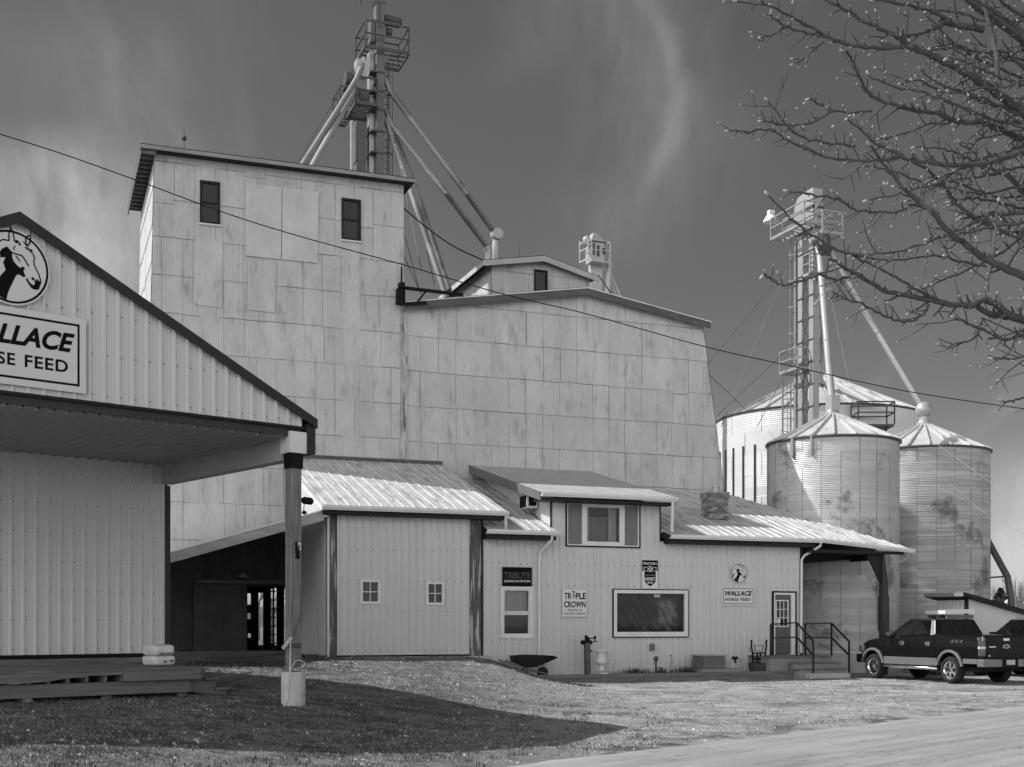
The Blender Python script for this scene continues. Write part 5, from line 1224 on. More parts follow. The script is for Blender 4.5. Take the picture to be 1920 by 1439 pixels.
for p, q in (((664, 128, 52), (560, 302, 46)), ((731, 215, 52), (790, 505, 46)), ((760, 445, 44), (785, 540, 44.5)), ((757, 480, 44), (790, 552, 44.5)), ((800, 470, 45), (815, 535, 45))):
    wire(GT, [PX(*p), PX(*q)], .014)
def cable(name, label, pix, Y0, Y1, r, cat='cable'):
    n = len(pix); P = [PX(x, y, Y0+(Y1-Y0)*(x-pix[0][0])/(pix[-1][0]-pix[0][0])) for x, y in pix]
    m = MB(); m.tube(smooth_path(P, 6), r, 6); return single(name, label, cat, F0, tuple(P[0]), m, M_BLACK, smooth=True)
cable('power_line', 'long dark overhead cable sagging across the whole view', [(-60, 235), (0, 252), (120, 290), (260, 340), (420, 399), (560, 443), (760, 498), (940, 551), (1100, 589), (1320, 650), (1480, 686), (1700, 734), (1920, 767), (1990, 776)], 24, 30, .011)
cable('service_cable', 'thin dark cable sagging from the tower corner to the monitor roof', [(757, 391), (800, 427), (850, 462), (905, 488)], 44, 45.5, .022)
cable('drop_cable', 'short dark cable hanging from the monitor eave to the mill roof', [(1122, 517), (1135, 535), (1150, 556)], 47, 45, .022)
# ================================================================== BY THE OFFICE WALL
def at(px, py, w): return FM.P(px, py, w)
# steps and porch slab
u0, u1 = FM.u(1444, -.2), FM.u(1562, -.9)
zs_ = FM.z(1470, 1229, -.3)
M_STEP = mat('step concrete', .24, .85, 0, .2, 3, stain=.4, ss=3, sg=.09, bump=.2)
t = thing('door_steps', 'block stoop and grey steps with pale worn edges at the office door', 'steps', FM, (u0, -1, 0))
us = FM.u(1490, -1)
m = MB(); m.box(FM.u(1443, -1.25), FM.u(1558, -1.25), -1.25, -.03, 0, zs_-.06); 
m.build('stoop', M_STEP, t)
m = MB(); m.box(FM.u(1442, -1.3), FM.u(1560, -1.3), -1.3, -.03, zs_-.055, zs_); m.build('tread', M_PLANK, t)
for k, (xa, xb, ya) in enumerate(((1490, 1575, 1241), (1499, 1586, 1253))):
    w = -1.3-.28*(k+1); a, b = FM.u(xa, w), FM.u(xb, w); z = zs_-(k+1)*.2
    m = MB(); m.box(a, b, w, -1.3, 0, z-.055); m.build('riser', M_STEP, t)
    m = MB(); m.box(a-.04, b+.04, w-.03, -1.305, z-.05, z); m.build('tread', M_PLANK, t)
w = -2.15; a, b = FM.u(1519, w), FM.u(1595, w)
m = MB(); m.box(a, b, w, -1.87, 0, FM.z(1550, 1263, w)); m.build('riser', M_CONC, t, bevel=.02)
M_RAIL = mat('black handrail', .03, .45, .3, .2, 4)
t = thing('handrail', 'black two bar handrail to the left of the steps', 'handrail', FM, at(1445, 1229, -1.2), 'handrails of the office steps')
R1 = lambda x, y, w: at(x, y, w)
m = MB(); L = R1(1445, 1171, -1.2), R1(1494, 1168, -1.25), R1(1525, 1203, -2.0); L2 = R1(1445, 1197, -1.2), R1(1494, 1195, -1.25), R1(1523, 1227, -2.0)
for q in (L, L2): m.bar(q[0], q[1], .045); m.bar(q[1], q[2], .045)
m.build('rail', M_RAIL, t)
for p, yb in ((L[0], zs_), (L[1], zs_), (L[2], .05)): m = MB(); m.bar((p[0], p[1], yb), p, .045); m.build('post', M_RAIL, t)
t = thing('handrail', 'black two bar handrail to the right of the steps', 'handrail', FM, at(1510, 1229, -.5), 'handrails of the office steps')
m = MB(); L = R1(1510, 1170, -.4), R1(1559, 1169, -1.0), R1(1592, 1203, -1.9); L2 = R1(1511, 1196, -.4), R1(1559, 1196, -1.0), R1(1590, 1227, -1.9)
for q in (L, L2): m.bar(q[0], q[1], .05); m.bar(q[1], q[2], .05)
m.build('rail', M_RAIL, t)
for p, yb in ((L[0], zs_), (L[1], zs_), (L[2], .05)): m = MB(); m.bar((p[0], p[1], yb), p, .05); m.build('post', M_RAIL, t)
# timber border and bed
a, b = FM.u(985, -1.5), FM.u(1508, -1.5)
t = thing('timber_border', 'long stacked landscape timbers edging the planting bed', 'timber edging', FM, ((a+b)/2, -1.5, 0))
rg = random.Random(8)
for k in range(2):
    x = a
    while x < b:
        e = min(x+2.4, b); m = MB(); z = .0+.12*k; m.hexa([(x+.005, -1.55, z), (e-.005, -1.56, z), (e-.005, -1.42, z), (x+.005, -1.42, z)], [(x+.005, -1.55, z+.118), (e-.005, -1.56, z+.112+.008*rg.random()), (e-.005, -1.42, z+.118), (x+.005, -1.42, z+.118)]); m.build('timber', M_PLANK, t, bevel=.008); x = e
m = MB(); m.box(a+.1, b-.4, -1.415, -.06, -.1, .10); o_ = single('planting_bed', 'soil', 'soil', FM, (a, -1, 0), m, mat('dark soil', .035, .95, 0, .4, 6, bump=.6, bs=30))
del o_['label'], o_['category']; struct(o_)
BZ = .10
# wheelbarrow
p0, p1 = at(962, 1230, -.75), at(1043, 1230, -.75); pw = at(1020, 1258, -.75); L = p1[0]-p0[0]
t = thing('wheelbarrow', 'black wheelbarrow with deep tray parked against the wall', 'wheelbarrow', FM, (pw[0], -.75, BZ))
zt = p0[2]; x0 = p0[0]
m = MB(); rim = [(x0, .0), (x0+.1, .03), (x0+L*.75, .03), (x0+L, -.06)]
top_ = [(x0-.02, zt), (x0+L*.35, zt+.03), (x0+L*.85, zt), (x0+L, zt-.07)]
bot_ = [(x0+.02, zt-.2), (x0+L*.22, zt-.37), (x0+L*.5, zt-.33), (x0+L*.97, zt-.09)]
hw = [.30, .34, .30, .16]; hb = [.2, .22, .2, .14]
rows = []
for i in range(4): rows.append([(top_[i][0], -.75-hw[i], top_[i][1]), (bot_[i][0], -.75-hb[i], bot_[i][1]), (bot_[i][0], -.75+hb[i], bot_[i][1]), (top_[i][0], -.75+hw[i], top_[i][1])])
m.grid(rows); m.face(*rows[0]); m.face(*rows[3])
m.build('tray', mat('wheelbarrow black', .02, .5, 0, .2, 4), t)
m = MB()
for s in (-1, 1): m.bar((x0-.35, -.75+s*.30, zt-.12), (x0+.3, -.75+s*.2, zt-.38), .045); m.bar((x0+.3, -.75+s*.2, zt-.38), (x0+L*.8, -.75+s*.06, BZ+.12), .045)
m.build('handle', M_PLANK, t)
m = MB()
for s in (-1, 1): m.bar((x0+.18, -.75+s*.22, zt-.34), (x0+.1, -.75+s*.24, BZ+.02), .03); m.bar((x0+.1, -.75+s*.24, BZ+.02), (x0+.3, -.75+s*.22, BZ+.02), .03); m.bar((x0+.3, -.75+s*.22, BZ+.02), (x0+.4, -.75+s*.18, zt-.4), .03)
for s in (-.05, .03): m.bar((x0+L*.66+s, -.75-.1, BZ+.33), (x0+L*.66+s, -.75-.1, zt-.25), .02)
m.build('leg', M_STEEL, t)
m = MB(); c = (x0+L*.68, -.75, BZ+.17); prof = [(.09, -.05), (.16, -.05), (.18, -.02), (.18, .02), (.16, .05), (.09, .05)]
rows = [[(c[0]+r*math.cos(a), c[1]+y, c[2]+r*math.sin(a)) for r, y in prof] for a in [2*math.pi*i/20 for i in range(21)]]; m.grid(rows); m.tube([(c[0], c[1]-.03, c[2]), (c[0], c[1]+.03, c[2])], .09, 12)
m.build('wheel', mat('rubber', .025, .85), t, smooth=True)
# platform scale
p = at(1102, 1258, -.6); z1 = FM.z(1102, 1206, -.6); s_ = (at(1118, 1200, -.6)[0]-p[0])/16
t = thing('platform_scale', 'old black feed scale with balance beam on a tall column', 'scale', FM, (p[0], -.6, BZ))
m = MB(); m.hexa([(p[0]-.085, -.68, BZ), (p[0]+.075, -.68, BZ), (p[0]+.075, -.53, BZ), (p[0]-.085, -.53, BZ)], [(p[0]-.085-.02, -.68, z1), (p[0]+.05, -.68, z1), (p[0]+.05, -.53, z1), (p[0]-.105, -.53, z1)]); m.build('column', M_STEEL, t)
Q = lambda x, y: (p[0]+(x-1101)*s_, -.6, FM.z(1102, y, -.6))
m = MB(); m.ball(Q(1092, 1205), .09, .05, .075); m.ball(Q(1105.5, 1205), .09, .05, .075); m.bar(Q(1090, 1205), Q(1108, 1205), .06); m.bar(Q(1098, 1206), Q(1098, 1194), .07); m.bar(Q(1102, 1206), Q(1102, 1195), .06); m.ball(Q(1098, 1194.5), .06); m.build('bracket', M_BLACK, t)
m = MB(); m.bar(Q(1102, 1198), Q(1115, 1197), .03); m.bar(Q(1105, 1204), Q(1119, 1203.5), .025); m.bar(Q(1114.5, 1197), Q(1114.5, 1204), .03); m.ball(Q(1114.5, 1195.5), .05); m.build('beam', M_BLACK, t)
m = MB(); m.bar(Q(1104.5, 1206), Q(1106.5, 1221), .012); m.ball(Q(1107, 1221), .06, .05, .03); m.build('weight', M_BLACK, t)
# urn
p = at(1128, 1258, -.7); H_ = FM.z(1128, 1220, -.7)-BZ
t = thing('urn_planter', 'white pedestal garden urn beside the scale', 'planter', FM, (p[0], -.7, BZ))
pr = [(.0, .0), (.2, .0), (.2, .06), (.17, .1), (.10, .15), (.075, .24), (.075, .33), (.09, .36), (.15, .42), (.175, .52), (.165, .6), (.13, .68), (.135, .8), (.155, .92), (.20, .95), (.205, 1.0), (.17, 1.0), (.13, .9), (.0, .88)]
m = MB(); m.lathe([(r, BZ+.12+z*(H_-.12)) for r, z in pr if z > .1], p[0], -.7, 24); m.box(p[0]-.19, p[0]+.19, -.89, -.51, BZ, BZ+.09); m.box(p[0]-.15, p[0]+.15, -.85, -.55, BZ+.085, BZ+.14); m.build('urn', M_WHITE, t, smooth=True)
# plants in the bed
M_BLADE = mat('dark evergreen blades', .045, .7, 0, .4, 6, island=.4); M_DRY = mat('dried stems', .28, .9, 0, .3, 6, island=.4)
def clump(name, label, px, w, r, hgt, n, seed, mt, lean_=.5, group='plant clumps in the bed'):
    rg = random.Random(seed); p = at(px, 1258, w); m = MB()
    for i in range(n):
        a = rg.random()*6.283; d = r*rg.random(); x, y = p[0]+d*math.cos(a)*1.3, w+d*math.sin(a)*.6
        hh = hgt*rg.uniform(.5, 1.05); b = rg.random()*6.283; l = lean_*hh*rg.random(); wd = .012
        q = [(x, y, BZ), (x+l*.4*math.cos(b), y+l*.3*math.sin(b), BZ+hh*.6), (x+l*math.cos(b), y+l*.7*math.sin(b), BZ+hh)]
        for k, (A, B) in enumerate(zip(q, q[1:])):
            w0_, w1_b = (wd, wd*.8) if k == 0 else (wd*.8, .002)
            m.face((A[0]-w0_, A[1], A[2]), (A[0]+w0_, A[1], A[2]), (B[0]+w1_b, B[1], B[2]), (B[0]-w1_b, B[1], B[2]))
    return single(name, label, 'plant', FM, (p[0], w, BZ), m, mt, group)
clump('dry_clump', 'dried flattened stems beside the white urn', 1157, -.8, .3, .22, 70, 1, M_DRY, 2.0)
clump('leafy_clump', 'dark spiky clump under the left end of the picture window', 1192, -.7, .4, .30, 130, 2, M_BLADE)
clump('leafy_clump', 'dark spiky clump round the ornament on a stick', 1240, -.8, .32, .28, 100, 3, M_BLADE)
clump('leafy_clump', 'dark spiky clump just left of the condenser unit', 1284, -.7, .38, .32, 130, 4, M_BLADE)
p = at(1230, 1256, -.7); m = MB(); z = FM.z(1230, 1236, -.7); m.bar((p[0], -.7, BZ), (p[0], -.7, z), .05); m.ball((p[0], -.7, z), .09, .05, .10); m.bar((p[0]+.03, -.7, BZ+.25), (p[0]+.2, -.7, BZ+.28), .03); m.bar((p[0]+.2, -.7, BZ+.28), (p[0]+.16, -.7, BZ+.05), .025)
single('garden_stake', 'dark round topped garden ornament on a stick', 'ornament', FM, (p[0], -.7, BZ), m, mat('garden ornament', .09, .7), smooth=True)
p = at(1258, 1258, -.85); m = MB(); zz = FM.z(1258, 1228, -.85); rg = random.Random(5)
m.tube([(p[0]-.03, -.85, BZ), (p[0]+.02, -.85, BZ+.3), (p[0], -.85, zz)], .012, 5)
for i in range(26):
    f = rg.random(); m.ball((p[0]+.1*(1-f)*rg.uniform(-1, 1), -.85+.08*rg.uniform(-1, 1), BZ+f*(zz-BZ)), .035, .03, .03, 6, 4)
single('garden_gnome', 'pale weathered garden figure among the spiky clumps', 'ornament', FM, (p[0], -.85, BZ), m, mat('weathered figure', .34, .8, 0, .35, 9), smooth=True)
# condenser
u0, u1, z0, z1 = FM.rect(1308, 1228, 1350, 1255, -.75); r = (u1-u0)/2; uc = (u0+u1)/2
t = thing('condenser_unit', 'grey louvred air conditioning condenser on a slab', 'condenser', FM, (uc, -.75, BZ))
m = MB(); N = 8
def rbox(m, rr, za, zb): m.box(uc-rr, uc+rr, -.75-rr, -.75+rr, za, zb)
rbox(m, r-.03, z0+.02, z1-.03)
k = 9
m.build('core', mat('condenser core', .07, .7), t, bevel=.06)
m = MB()
for i in range(k): z = z0+.03+(z1-z0-.1)*i/k; rbox(m, r, z, z+(z1-z0)/k*.62)
m.build('louvre', mat('condenser grey', .2, .5), t, bevel=.02)
m = MB(); rbox(m, r+.01, z1-.05, z1); m.build('lid', mat('condenser lid', .3, .5), t, bevel=.03)
m = MB(); m.box(uc-r-.1, uc+r+.5, -1.2, -.2, BZ-.05, z0+.02); m.build('slab', M_STEP, t)
# twig deer figure
p = at(1383, 1258, -.9); sc = (at(1402, 1258, -.9)[0]-p[0])/19
t = thing('yard_figure', 'openwork pale lawn animal figure with a dark bow', 'ornament', FM, (p[0], -.9, BZ))
Q = lambda x, y, d=0: (p[0]+(x-1383)*sc, -.9+d, FM.z(1383, y, -.9))
rg = random.Random(6); m = MB()
def wire_limb(a, b, r, n=8):
    a, b = Vector(a), Vector(b)
    for i in range(n):
        j = lambda: Vector((rg.uniform(-r, r), rg.uniform(-r, r), rg.uniform(-r, r)*.6)); m.tube([a.lerp(b, i/n*.8)+j(), a.lerp(b, (i+1.5)/n if i < n-1 else 1)+j()], .007, 4)
for d in (-.1, .1):
    wire_limb(Q(1373, 1240, d), Q(1372, 1259, d), .025); wire_limb(Q(1396, 1240, d), Q(1400, 1259, d), .025)
for _ in range(3): wire_limb(Q(1372, 1236), Q(1397, 1236), .11, 14)
for _ in range(2): wire_limb(Q(1372, 1240), Q(1361, 1250), .06, 9); wire_limb(Q(1360, 1250), Q(1357, 1259), .05, 5)
wire_limb(Q(1398, 1236), Q(1401, 1229), .03, 4)
m.build('wire_body', mat('pale wire figure', .55, .6, 0, .2, 8), t)
m = MB(); c = Q(1373, 1235, -.16); m.ball(c, .05); m.ball((c[0]-.06, c[1], c[2]+.03), .06, .03, .05); m.ball((c[0]+.06, c[1], c[2]+.03), .06, .03, .05); m.bar(c, (c[0]+.03, c[1], c[2]-.15), .04); m.build('bow', M_BLACK, t, smooth=True)
# half barrel with a hand truck standing in it
p = at(1423, 1258, -.7); sc = (at(1440, 1258, -.7)[0]-p[0])/17
Q = lambda x, y, d=0: (p[0]+(x-1423)*sc, -.7+d, FM.z(1423, y, -.7))
zt = Q(0, 1243)[2]
m = MB(); r = 16.5*sc; m.lathe([(r*.86, BZ), (r*1.0, BZ+(zt-BZ)*.55), (r*1.05, zt), (r*.95, zt), (r*.9, zt-.05), (0, zt-.06)], p[0], -.7, 24)
t = thing('barrel_planter', 'dark half barrel planter beside the stoop', 'planter', FM, (p[0], -.7, BZ)); m.build('tub', mat('barrel staves', .06, .8, 0, .4, 5, (6, 6, .5)), t, smooth=True)
m = MB()
for f in (.25, .8): rr = r*(.86+.17*f)+.006; z = BZ+(zt-BZ)*f; m.lathe([(rr, z-.02), (rr+.006, z), (rr+.004, z+.02)], p[0], -.7, 24)
m.build('hoop', M_STEEL, t)
t = thing('hand_truck', 'old hand truck with curved handles standing in the barrel planter', 'hand truck', FM, (p[0], -.7, zt-.06))
m = MB()
for s in (-1, 1): m.tube(smooth_path([Q(1423+s*10.5, 1245), Q(1423+s*12.5, 1222), Q(1423+s*14, 1212), Q(1423+s*13.5, 1204), Q(1423+s*15.5, 1201)], 4), .03, 7)
m.build('side_rail', M_BLACK, t, smooth=True)
m = MB()
for y in (1225, 1236, 1243): m.bar(Q(1411.5, y), Q(1434.5, y), .045)
for x in (1420, 1426): m.bar(Q(x, 1225), Q(x, 1245), .04)
m.build('cross_bar', M_BLACK, t)
m = MB(); 
for a, b in (((1415, 1210), (1431, 1211)), ((1431, 1211), (1429, 1222)), ((1415, 1210), (1416, 1221)), ((1416, 1221), (1429, 1222)), ((1406, 1214), (1406, 1222)), ((1406, 1222), (1413, 1223))): m.bar(Q(*a), Q(*b), .022)
m.build('wire_frame', M_STEEL, t)

# ================================================================== VEHICLES
FT = Frame(13.72, 36.25, R(21.2))
M_PAINT = mat('black truck paint', .007, .14, 0, .2, 3, spec=.22); M_SILV = mat('silver lower paint', .17, .35, .3, .06, 2); M_CHROME = mat('chrome', .75, .12, 1.0, .05, 3)
M_TINT = mat('tinted glass', .006, .05, 0, .1, 2, spec=.5); M_TYRE = mat('tyre rubber', .022, .8, 0, .2, 8, bump=.2); M_LENS = mat('lamp lens', .10, .2, 0, .2, 6, spec=.7)
M_PLAST = mat('black plastic', .012, .6, spec=.08)
def arch(cx_, r, z0, n=14, a0=None):
    a = math.asin(max(-1, min(1, (z0-.42)/r))); return [(cx_+r*math.cos(t), .42+r*math.sin(t)) for t in [a+(math.pi-2*a)*i/n for i in range(n+1)]]
def wheel(root, u, w, side, r=.395, wd=.26, spokes=6):
    m = MB(); s = side; prof = [(.25, 0), (.265, .0), (.30, .03), (r-.03, .015), (r, -.03), (r, -wd+.03), (r-.03, -wd-.01), (.28, -wd+.02)]
    rows = [[(u+s*(y), w+q*math.cos(a), .395+q*math.sin(a)) for q, y in prof] for a in [2*math.pi*i/36 for i in range(37)]]; m.grid(rows)
    ty = m.build('wheel', M_TYRE, root, smooth=True)
    m = MB(); rows = [[(u+s*y, w+q*math.cos(a), .395+q*math.sin(a)) for q, y in [(.262, -.005), (.25, -.0), (.235, -.03), (.22, -.14), (0, -.15)]] for a in [2*math.pi*i/32 for i in range(33)]]; m.cur = 1; m.grid(rows[:]) ; m.cur = 0
    rim = [[(u+s*y, w+q*math.cos(a), .395+q*math.sin(a)) for q, y in [(.268, .002), (.25, .008), (.228, -.02), (.222, -.05)]] for a in [2*math.pi*i/32 for i in range(33)]]; m.grid(rim)
    for k in range(spokes):
        a = 2*math.pi*(k+.5)/spokes; ca, sa = math.cos(a), math.sin(a); P = lambda q, o, y: (u+s*y, w+q*ca-o*sa, .395+q*sa+o*ca)
        m.hexa([P(.04, -.03, -.005), P(.23, -.05, -.03), P(.23, .05, -.03), P(.04, .03, -.005)], [P(.04, -.04, -.06), P(.23, -.06, -.07), P(.23, .06, -.07), P(.04, .04, -.06)])
    m.tube([(u-s*.07, w, .395), (u+s*.005, w, .395)], .055, 14)
    m.build('rim', [M_CHROME, M_PLAST], ty, smooth=True); return ty
def vehicle(root, pick):
    hb = .985
    low = [(-1.16, .60), (-1.18, .75), (-1.16, 1.40)]
    low += [(.62, 1.44), (.64, 1.40), (2.85, 1.335), (3.0, 1.31), (3.7, 1.24), (4.12, 1.12), (4.24, .98), (4.28, .70), (4.2, .52)] if pick else [(-1.10, 1.30), (-.8, 1.36), (2.5, 1.27), (3.4, 1.2), (3.85, 1.06), (3.98, .9), (4.0, .65), (3.95, .5)]
    fw = 3.53 if pick else 2.95
    low += arch(fw, .50, .52)+[(fw-.52, .50), (.53, .50)]+arch(0, .50, .55)+[(-.53, .60)]
    # loft: stations along the car, levels up the side
    k0 = next(i for i, p in enumerate(low) if i > 2 and p[0] == low[0][0]) if False else 0
    tops = [p for p in low[1:(12 if pick else 10)]]
    def ztop(w):
        for (a, za), (b, zb) in zip(tops[1:], tops[2:]):
            if a <= w <= b: return za+(zb-za)*(w-a)/max(b-a, 1e-6)
        return tops[1][1] if w < tops[1][0] else .7
    wr, wf = low[0][0], tops[-1][0]+.08
    def zbot(w):
        for c in (0, fw):
            if abs(w-c) < .5: return max(.52, .42+math.sqrt(max(0, .25-(w-c)**2)))
        return .60 if w < 0 else .50
    ws = sorted(set([wr+(wf-wr)*i/70 for i in range(71)]+[c+.5*math.cos(math.pi*i/20) for c in (0, fw) for i in range(21)]+[.62, .64]))
    def hw(w, z):
        q = hb-.05*max(0, (z-1.05)/.4)**2-.02*max(0, (.85-z)/.4)
        if abs(z-1.20) < .2: q += .008
        if w > wf-1.2: q -= .16*((w-wf+1.2)/1.2)**3
        return q
    NL = 10; rows = {-1: [], 1: []}
    for w in ws:
        zt_ = max(ztop(min(w, wf-.02)), .62); zb_ = min(zbot(w), zt_-.02)
        for s_ in (-1, 1): rows[s_].append([(s_*hw(w, zb_+(zt_-zb_)*k/NL), w, zb_+(zt_-zb_)*k/NL) for k in range(NL+1)])
    m = MB(); m.grid(rows[-1]); m.grid(rows[1])
    topg = []
    for L_, R_ in zip(rows[-1], rows[1]):
        a, b = L_[-1], R_[-1]; topg.append([(a[0]+(b[0]-a[0])*k/8, a[1], a[2]+.028*math.sin(math.pi*k/8)*(1 if a[1] > 2.5 else 0)) for k in range(9)])
    m.grid(topg)
    for e in (0, -1):
        L_, R_ = rows[-1][e], rows[1][e]; m.grid([[(p[0]+(q[0]-p[0])*k/8, p[1]+(.10*math.sin(math.pi*k/8) if e else 0), p[2]) for k in range(9)] for p, q in zip(L_, R_)])
    b = m.build('body', M_PAINT, root, smooth=True, weld=True)
    m = MB()
    for c in (0, fw): m.box(-.95, .95, c-.5, c+.5, .5, .62); m.box(-.74, .74, c-.48, c+.48, .45, .9)
    m.box(-.8, .8, -1.0, fw+.3, .38, .5); m.build('underbody', M_PLAST, root)
    return b, fw
t = thing('pickup_truck', 'black crew cab pickup with silver lower panels parked by the porch, rear towards us', 'pickup truck', FT, (0, 0, 0))
body, fw = vehicle(t, True)
cab = dict(b=[(.68, .93, 1.40), (2.95, .90, 1.32)], t=[(.92, .73, 1.875), (2.08, .73, 1.90)])
def cabmesh(root, w0, w1, z0, z1, tw0, tw1, tz, hb0=.93, ht=.735):
    m = MB(); B = [(-hb0, w0, z0), (hb0, w0, z0), (hb0, w1, z1), (-hb0, w1, z1)]; T = [(-ht, tw0, tz), (ht, tw0, tz), (ht, tw1, tz+.015), (-ht, tw1, tz+.015)]
    m.hexa(B, T); m.build('cab', M_PAINT, root, bevel=.05)
    def side(s, a, zz):  # point on side face: a along, zz height fraction
        k = zz; w = (w0+(w1-w0)*a)*(1-k)+(tw0+(tw1-tw0)*a)*k; z = (z0+(z1-z0)*a)*(1-k)+(tz+.015*a)*k; return (s*((hb0*(1-k)+ht*k)+.012), w, z)
    return side
side = cabmesh(t, .68, 2.98, 1.40, 1.31, .90, 2.05, 1.89)
for s in (-1, 1):
    for nm, q in (('side_window', ((.12, .12), (.46, .10), (.46, .86), (.16, .86))), ('side_window', ((.52, .10), (.90, .07), (.80, .62), (.70, .86), (.52, .86)))):
        m = MB(); m.face(*[side(s, a, k) for a, k in q]); m.build(nm, M_TINT, t)
    m = MB(); q0, q1 = side(s, .475, .06), side(s, .505, .9); m.face(side(s, .475, .06), side(s, .505, .06), side(s, .505, .9), side(s, .475, .9)); m.build('pillar', M_PLAST, t)
m = MB(); q = ((-.70, .08), (.70, .08), (.60, .88), (-.60, .88)); m.face(*[(x, .68+.22*k-.012, 1.40+.49*k) for x, k in q]); m.build('rear_window', M_TINT, t)
m = MB()
for x in (-.22, .22): m.face((x-.01, .68+.0-.016, 1.45), (x+.01, .68-.016, 1.45), (x+.01, .88-.016, 1.82), (x-.01, .88-.016, 1.82))
m.build('window_divider', M_PLAST, t)
m = MB(); q = ((-.78, .08), (.78, .08), (.66, .92), (-.66, .92)); m.face(*[(x, 2.98-.93*k+.012, 1.31+.58*k+.01) for x, k in q]); m.build('windscreen', M_TINT, t)
m = MB(); m.face(side(-1, .02, .04), side(-1, .09, .04), side(-1, .12, .92), side(-1, .04, .92)); m.build('rear_pillar', mat('glossy pillar', .32, .15, .3, .05, 2), t)
m = MB()
for s in (-1, 1): m.hexa([(s*.965, .56, .50), (s*.975, 2.98, .50), (s*1.0, 2.98, .50), (s*.998, .56, .50)], [(s*.965, .56, .73), (s*.975, 2.98, .73), (s*1.004, 2.98, .73), (s*1.004, .56, .73)])
for s in (-1, 1): m.box(min(s*.97, s*1.0), max(s*.97, s*1.0), -1.13, -.56, .60, .74)
m.build('rocker_panel', M_SILV, t, bevel=.012)
for s in (-1, 1):
    for c in (0, fw):
        m = MB(); pr = arch(c, .50, .52, 20); pr2 = arch(c, .575, .52, 20); rows = []
        for (a, b), (c2, d) in zip(pr, pr2): rows.append([(s*.95, a, b), (s*1.03, a, b), (s*1.015, c2, d), (s*.97, c2, d)])
        m.grid(rows); m.build('wheel_flare', M_SILV, t, smooth=True)
for c in (0, fw):
    for s in (-1, 1): wheel(t, s*.985, c, s)
m = MB()
for s in (-1, 1): m.tube([(s*.92, .62, .42), (s*1.08, .75, .43), (s*1.08, 2.85, .43), (s*.92, 3.0, .42)], .045, 10)
m.build('running_board', M_CHROME, t, smooth=True)
m = MB()
for s in (-1, 1):
    for w in (.66, 1.86, 2.98): m.box(min(s*.99, s*1.001), max(s*.99, s*1.001), w-.006, w+.006, .52, 1.33)
m.build('door_seam', M_PLAST, t)
for w in (.95, 2.12):
    for s in (-1, 1):
        m = MB(); m.box(min(s*.985, s*1.02), max(s*.985, s*1.02), w-.11, w+.11, 1.14, 1.19); m.box(min(s*.985, s*1.006), max(s*.985, s*1.006), w-.09, w+.07, 1.09, 1.22); m.build('door_handle', M_CHROME, t, bevel=.008)
for s in (-1, 1):
    m = MB(); m.box(min(s*1.0, s*1.24), max(s*1.0, s*1.24), 2.62, 2.75, 1.34, 1.54); m.box(min(s*.93, s*1.05), max(s*.93, s*1.05), 2.66, 2.72, 1.36, 1.42); mr = m.build('mirror', M_PLAST, t, bevel=.03)
    m = MB(); m.box(min(s*1.03, s*1.21), max(s*1.03, s*1.21), 2.605, 2.618, 1.37, 1.51); m.build('mirror_glass', M_CHROME, mr)
# tailgate
m = MB(); m.box(-.72, .72, -1.195, -1.165, .76, 1.38); tg = m.build('tailgate', M_PAINT, t, bevel=.02)
m = MB(); m.box(-.11, .11, -1.215, -1.197, 1.26, 1.34); m.build('handle', M_CHROME, tg, bevel=.01)
m = MB(); m.prism([(.13*math.cos(a), 1.1+.055*math.sin(a)) for a in [2*math.pi*i/24 for i in range(24)]], lambda x, y, a: (x, a, y), -1.21, -1.197); em = m.build('emblem', M_CHROME, tg)
m = MB(); m.prism([(.11*math.cos(a), 1.1+.04*math.sin(a)) for a in [2*math.pi*i/24 for i in range(24)]], lambda x, y, a: (x, a, y), -1.213, -1.2105); m.build('emblem_field', mat('dark emblem', .08, .3), em)
m = MB(); m.box(-.62, -.38, -1.205, -1.197, 1.075, 1.105); m.ball((-.6, -1.2, .83), .035, .012, .035); m.build('badge', M_CHROME, tg)
m = MB(); m.box(-.96, .96, -1.19, -1.13, 1.40, 1.43); m.build('bed_rail_cap', M_PLAST, t, bevel=.01)
for s in (-1, 1):
    m = MB(); m.box(min(s*.74, s*.975), max(s*.74, s*.975), -1.20, -1.10, .82, 1.36); tl = m.build('tail_lamp', M_LENS, t, bevel=.02)
    m = MB(); m.box(min(s*.75, s*.985), max(s*.75, s*.985), -1.21, -1.12, 1.03, 1.10); m.build('reversing_lens', M_WHITE, tl)
    m = MB(); m.box(min(s*.84, s*.88), max(s*.84, s*.88), -1.206, -1.19, 1.27, 1.39); m.build('reflection_strip', M_CHROME, tl)
m = MB(); m.prism([(-.99, -1.12), (-.97, -1.36), (-.35, -1.42), (-.30, -1.36), (.30, -1.36), (.35, -1.42), (.97, -1.36), (.99, -1.12)], lambda x, y, a: (x, y, a), .52, .74); bp = m.build('rear_bumper', M_SILV, t, bevel=.025)
m = MB(); m.box(-.28, .28, -1.375, -1.362, .50, .745); m.build('plate_recess', M_PLAST, bp)
m = MB(); m.box(-.15, .15, -1.39, -1.376, .58, .72); m.build('number_plate', mat('number plate', .4, .4, 0, .3, 30), bp)
m = MB(); m.box(-.97, .97, 4.15, 4.42, .50, .78); m.build('front_bumper', M_PLAST, t, bevel=.05)
for s in (-1, 1): m = MB(); m.box(min(s*.70, s*.97), max(s*.70, s*.97), 4.0, 4.27, .84, 1.06); m.build('headlight', M_LENS, t, bevel=.03)
m = MB(); m.box(-.65, .65, 4.2, 4.28, .82, 1.08); m.build('grille', M_CHROME, t)
m = MB(); s = -1
oo = lettering(t, '4X4', -.28, .28, 1.19, 1.29, 0, mat('grey badge', .11, .4), shear=.3)
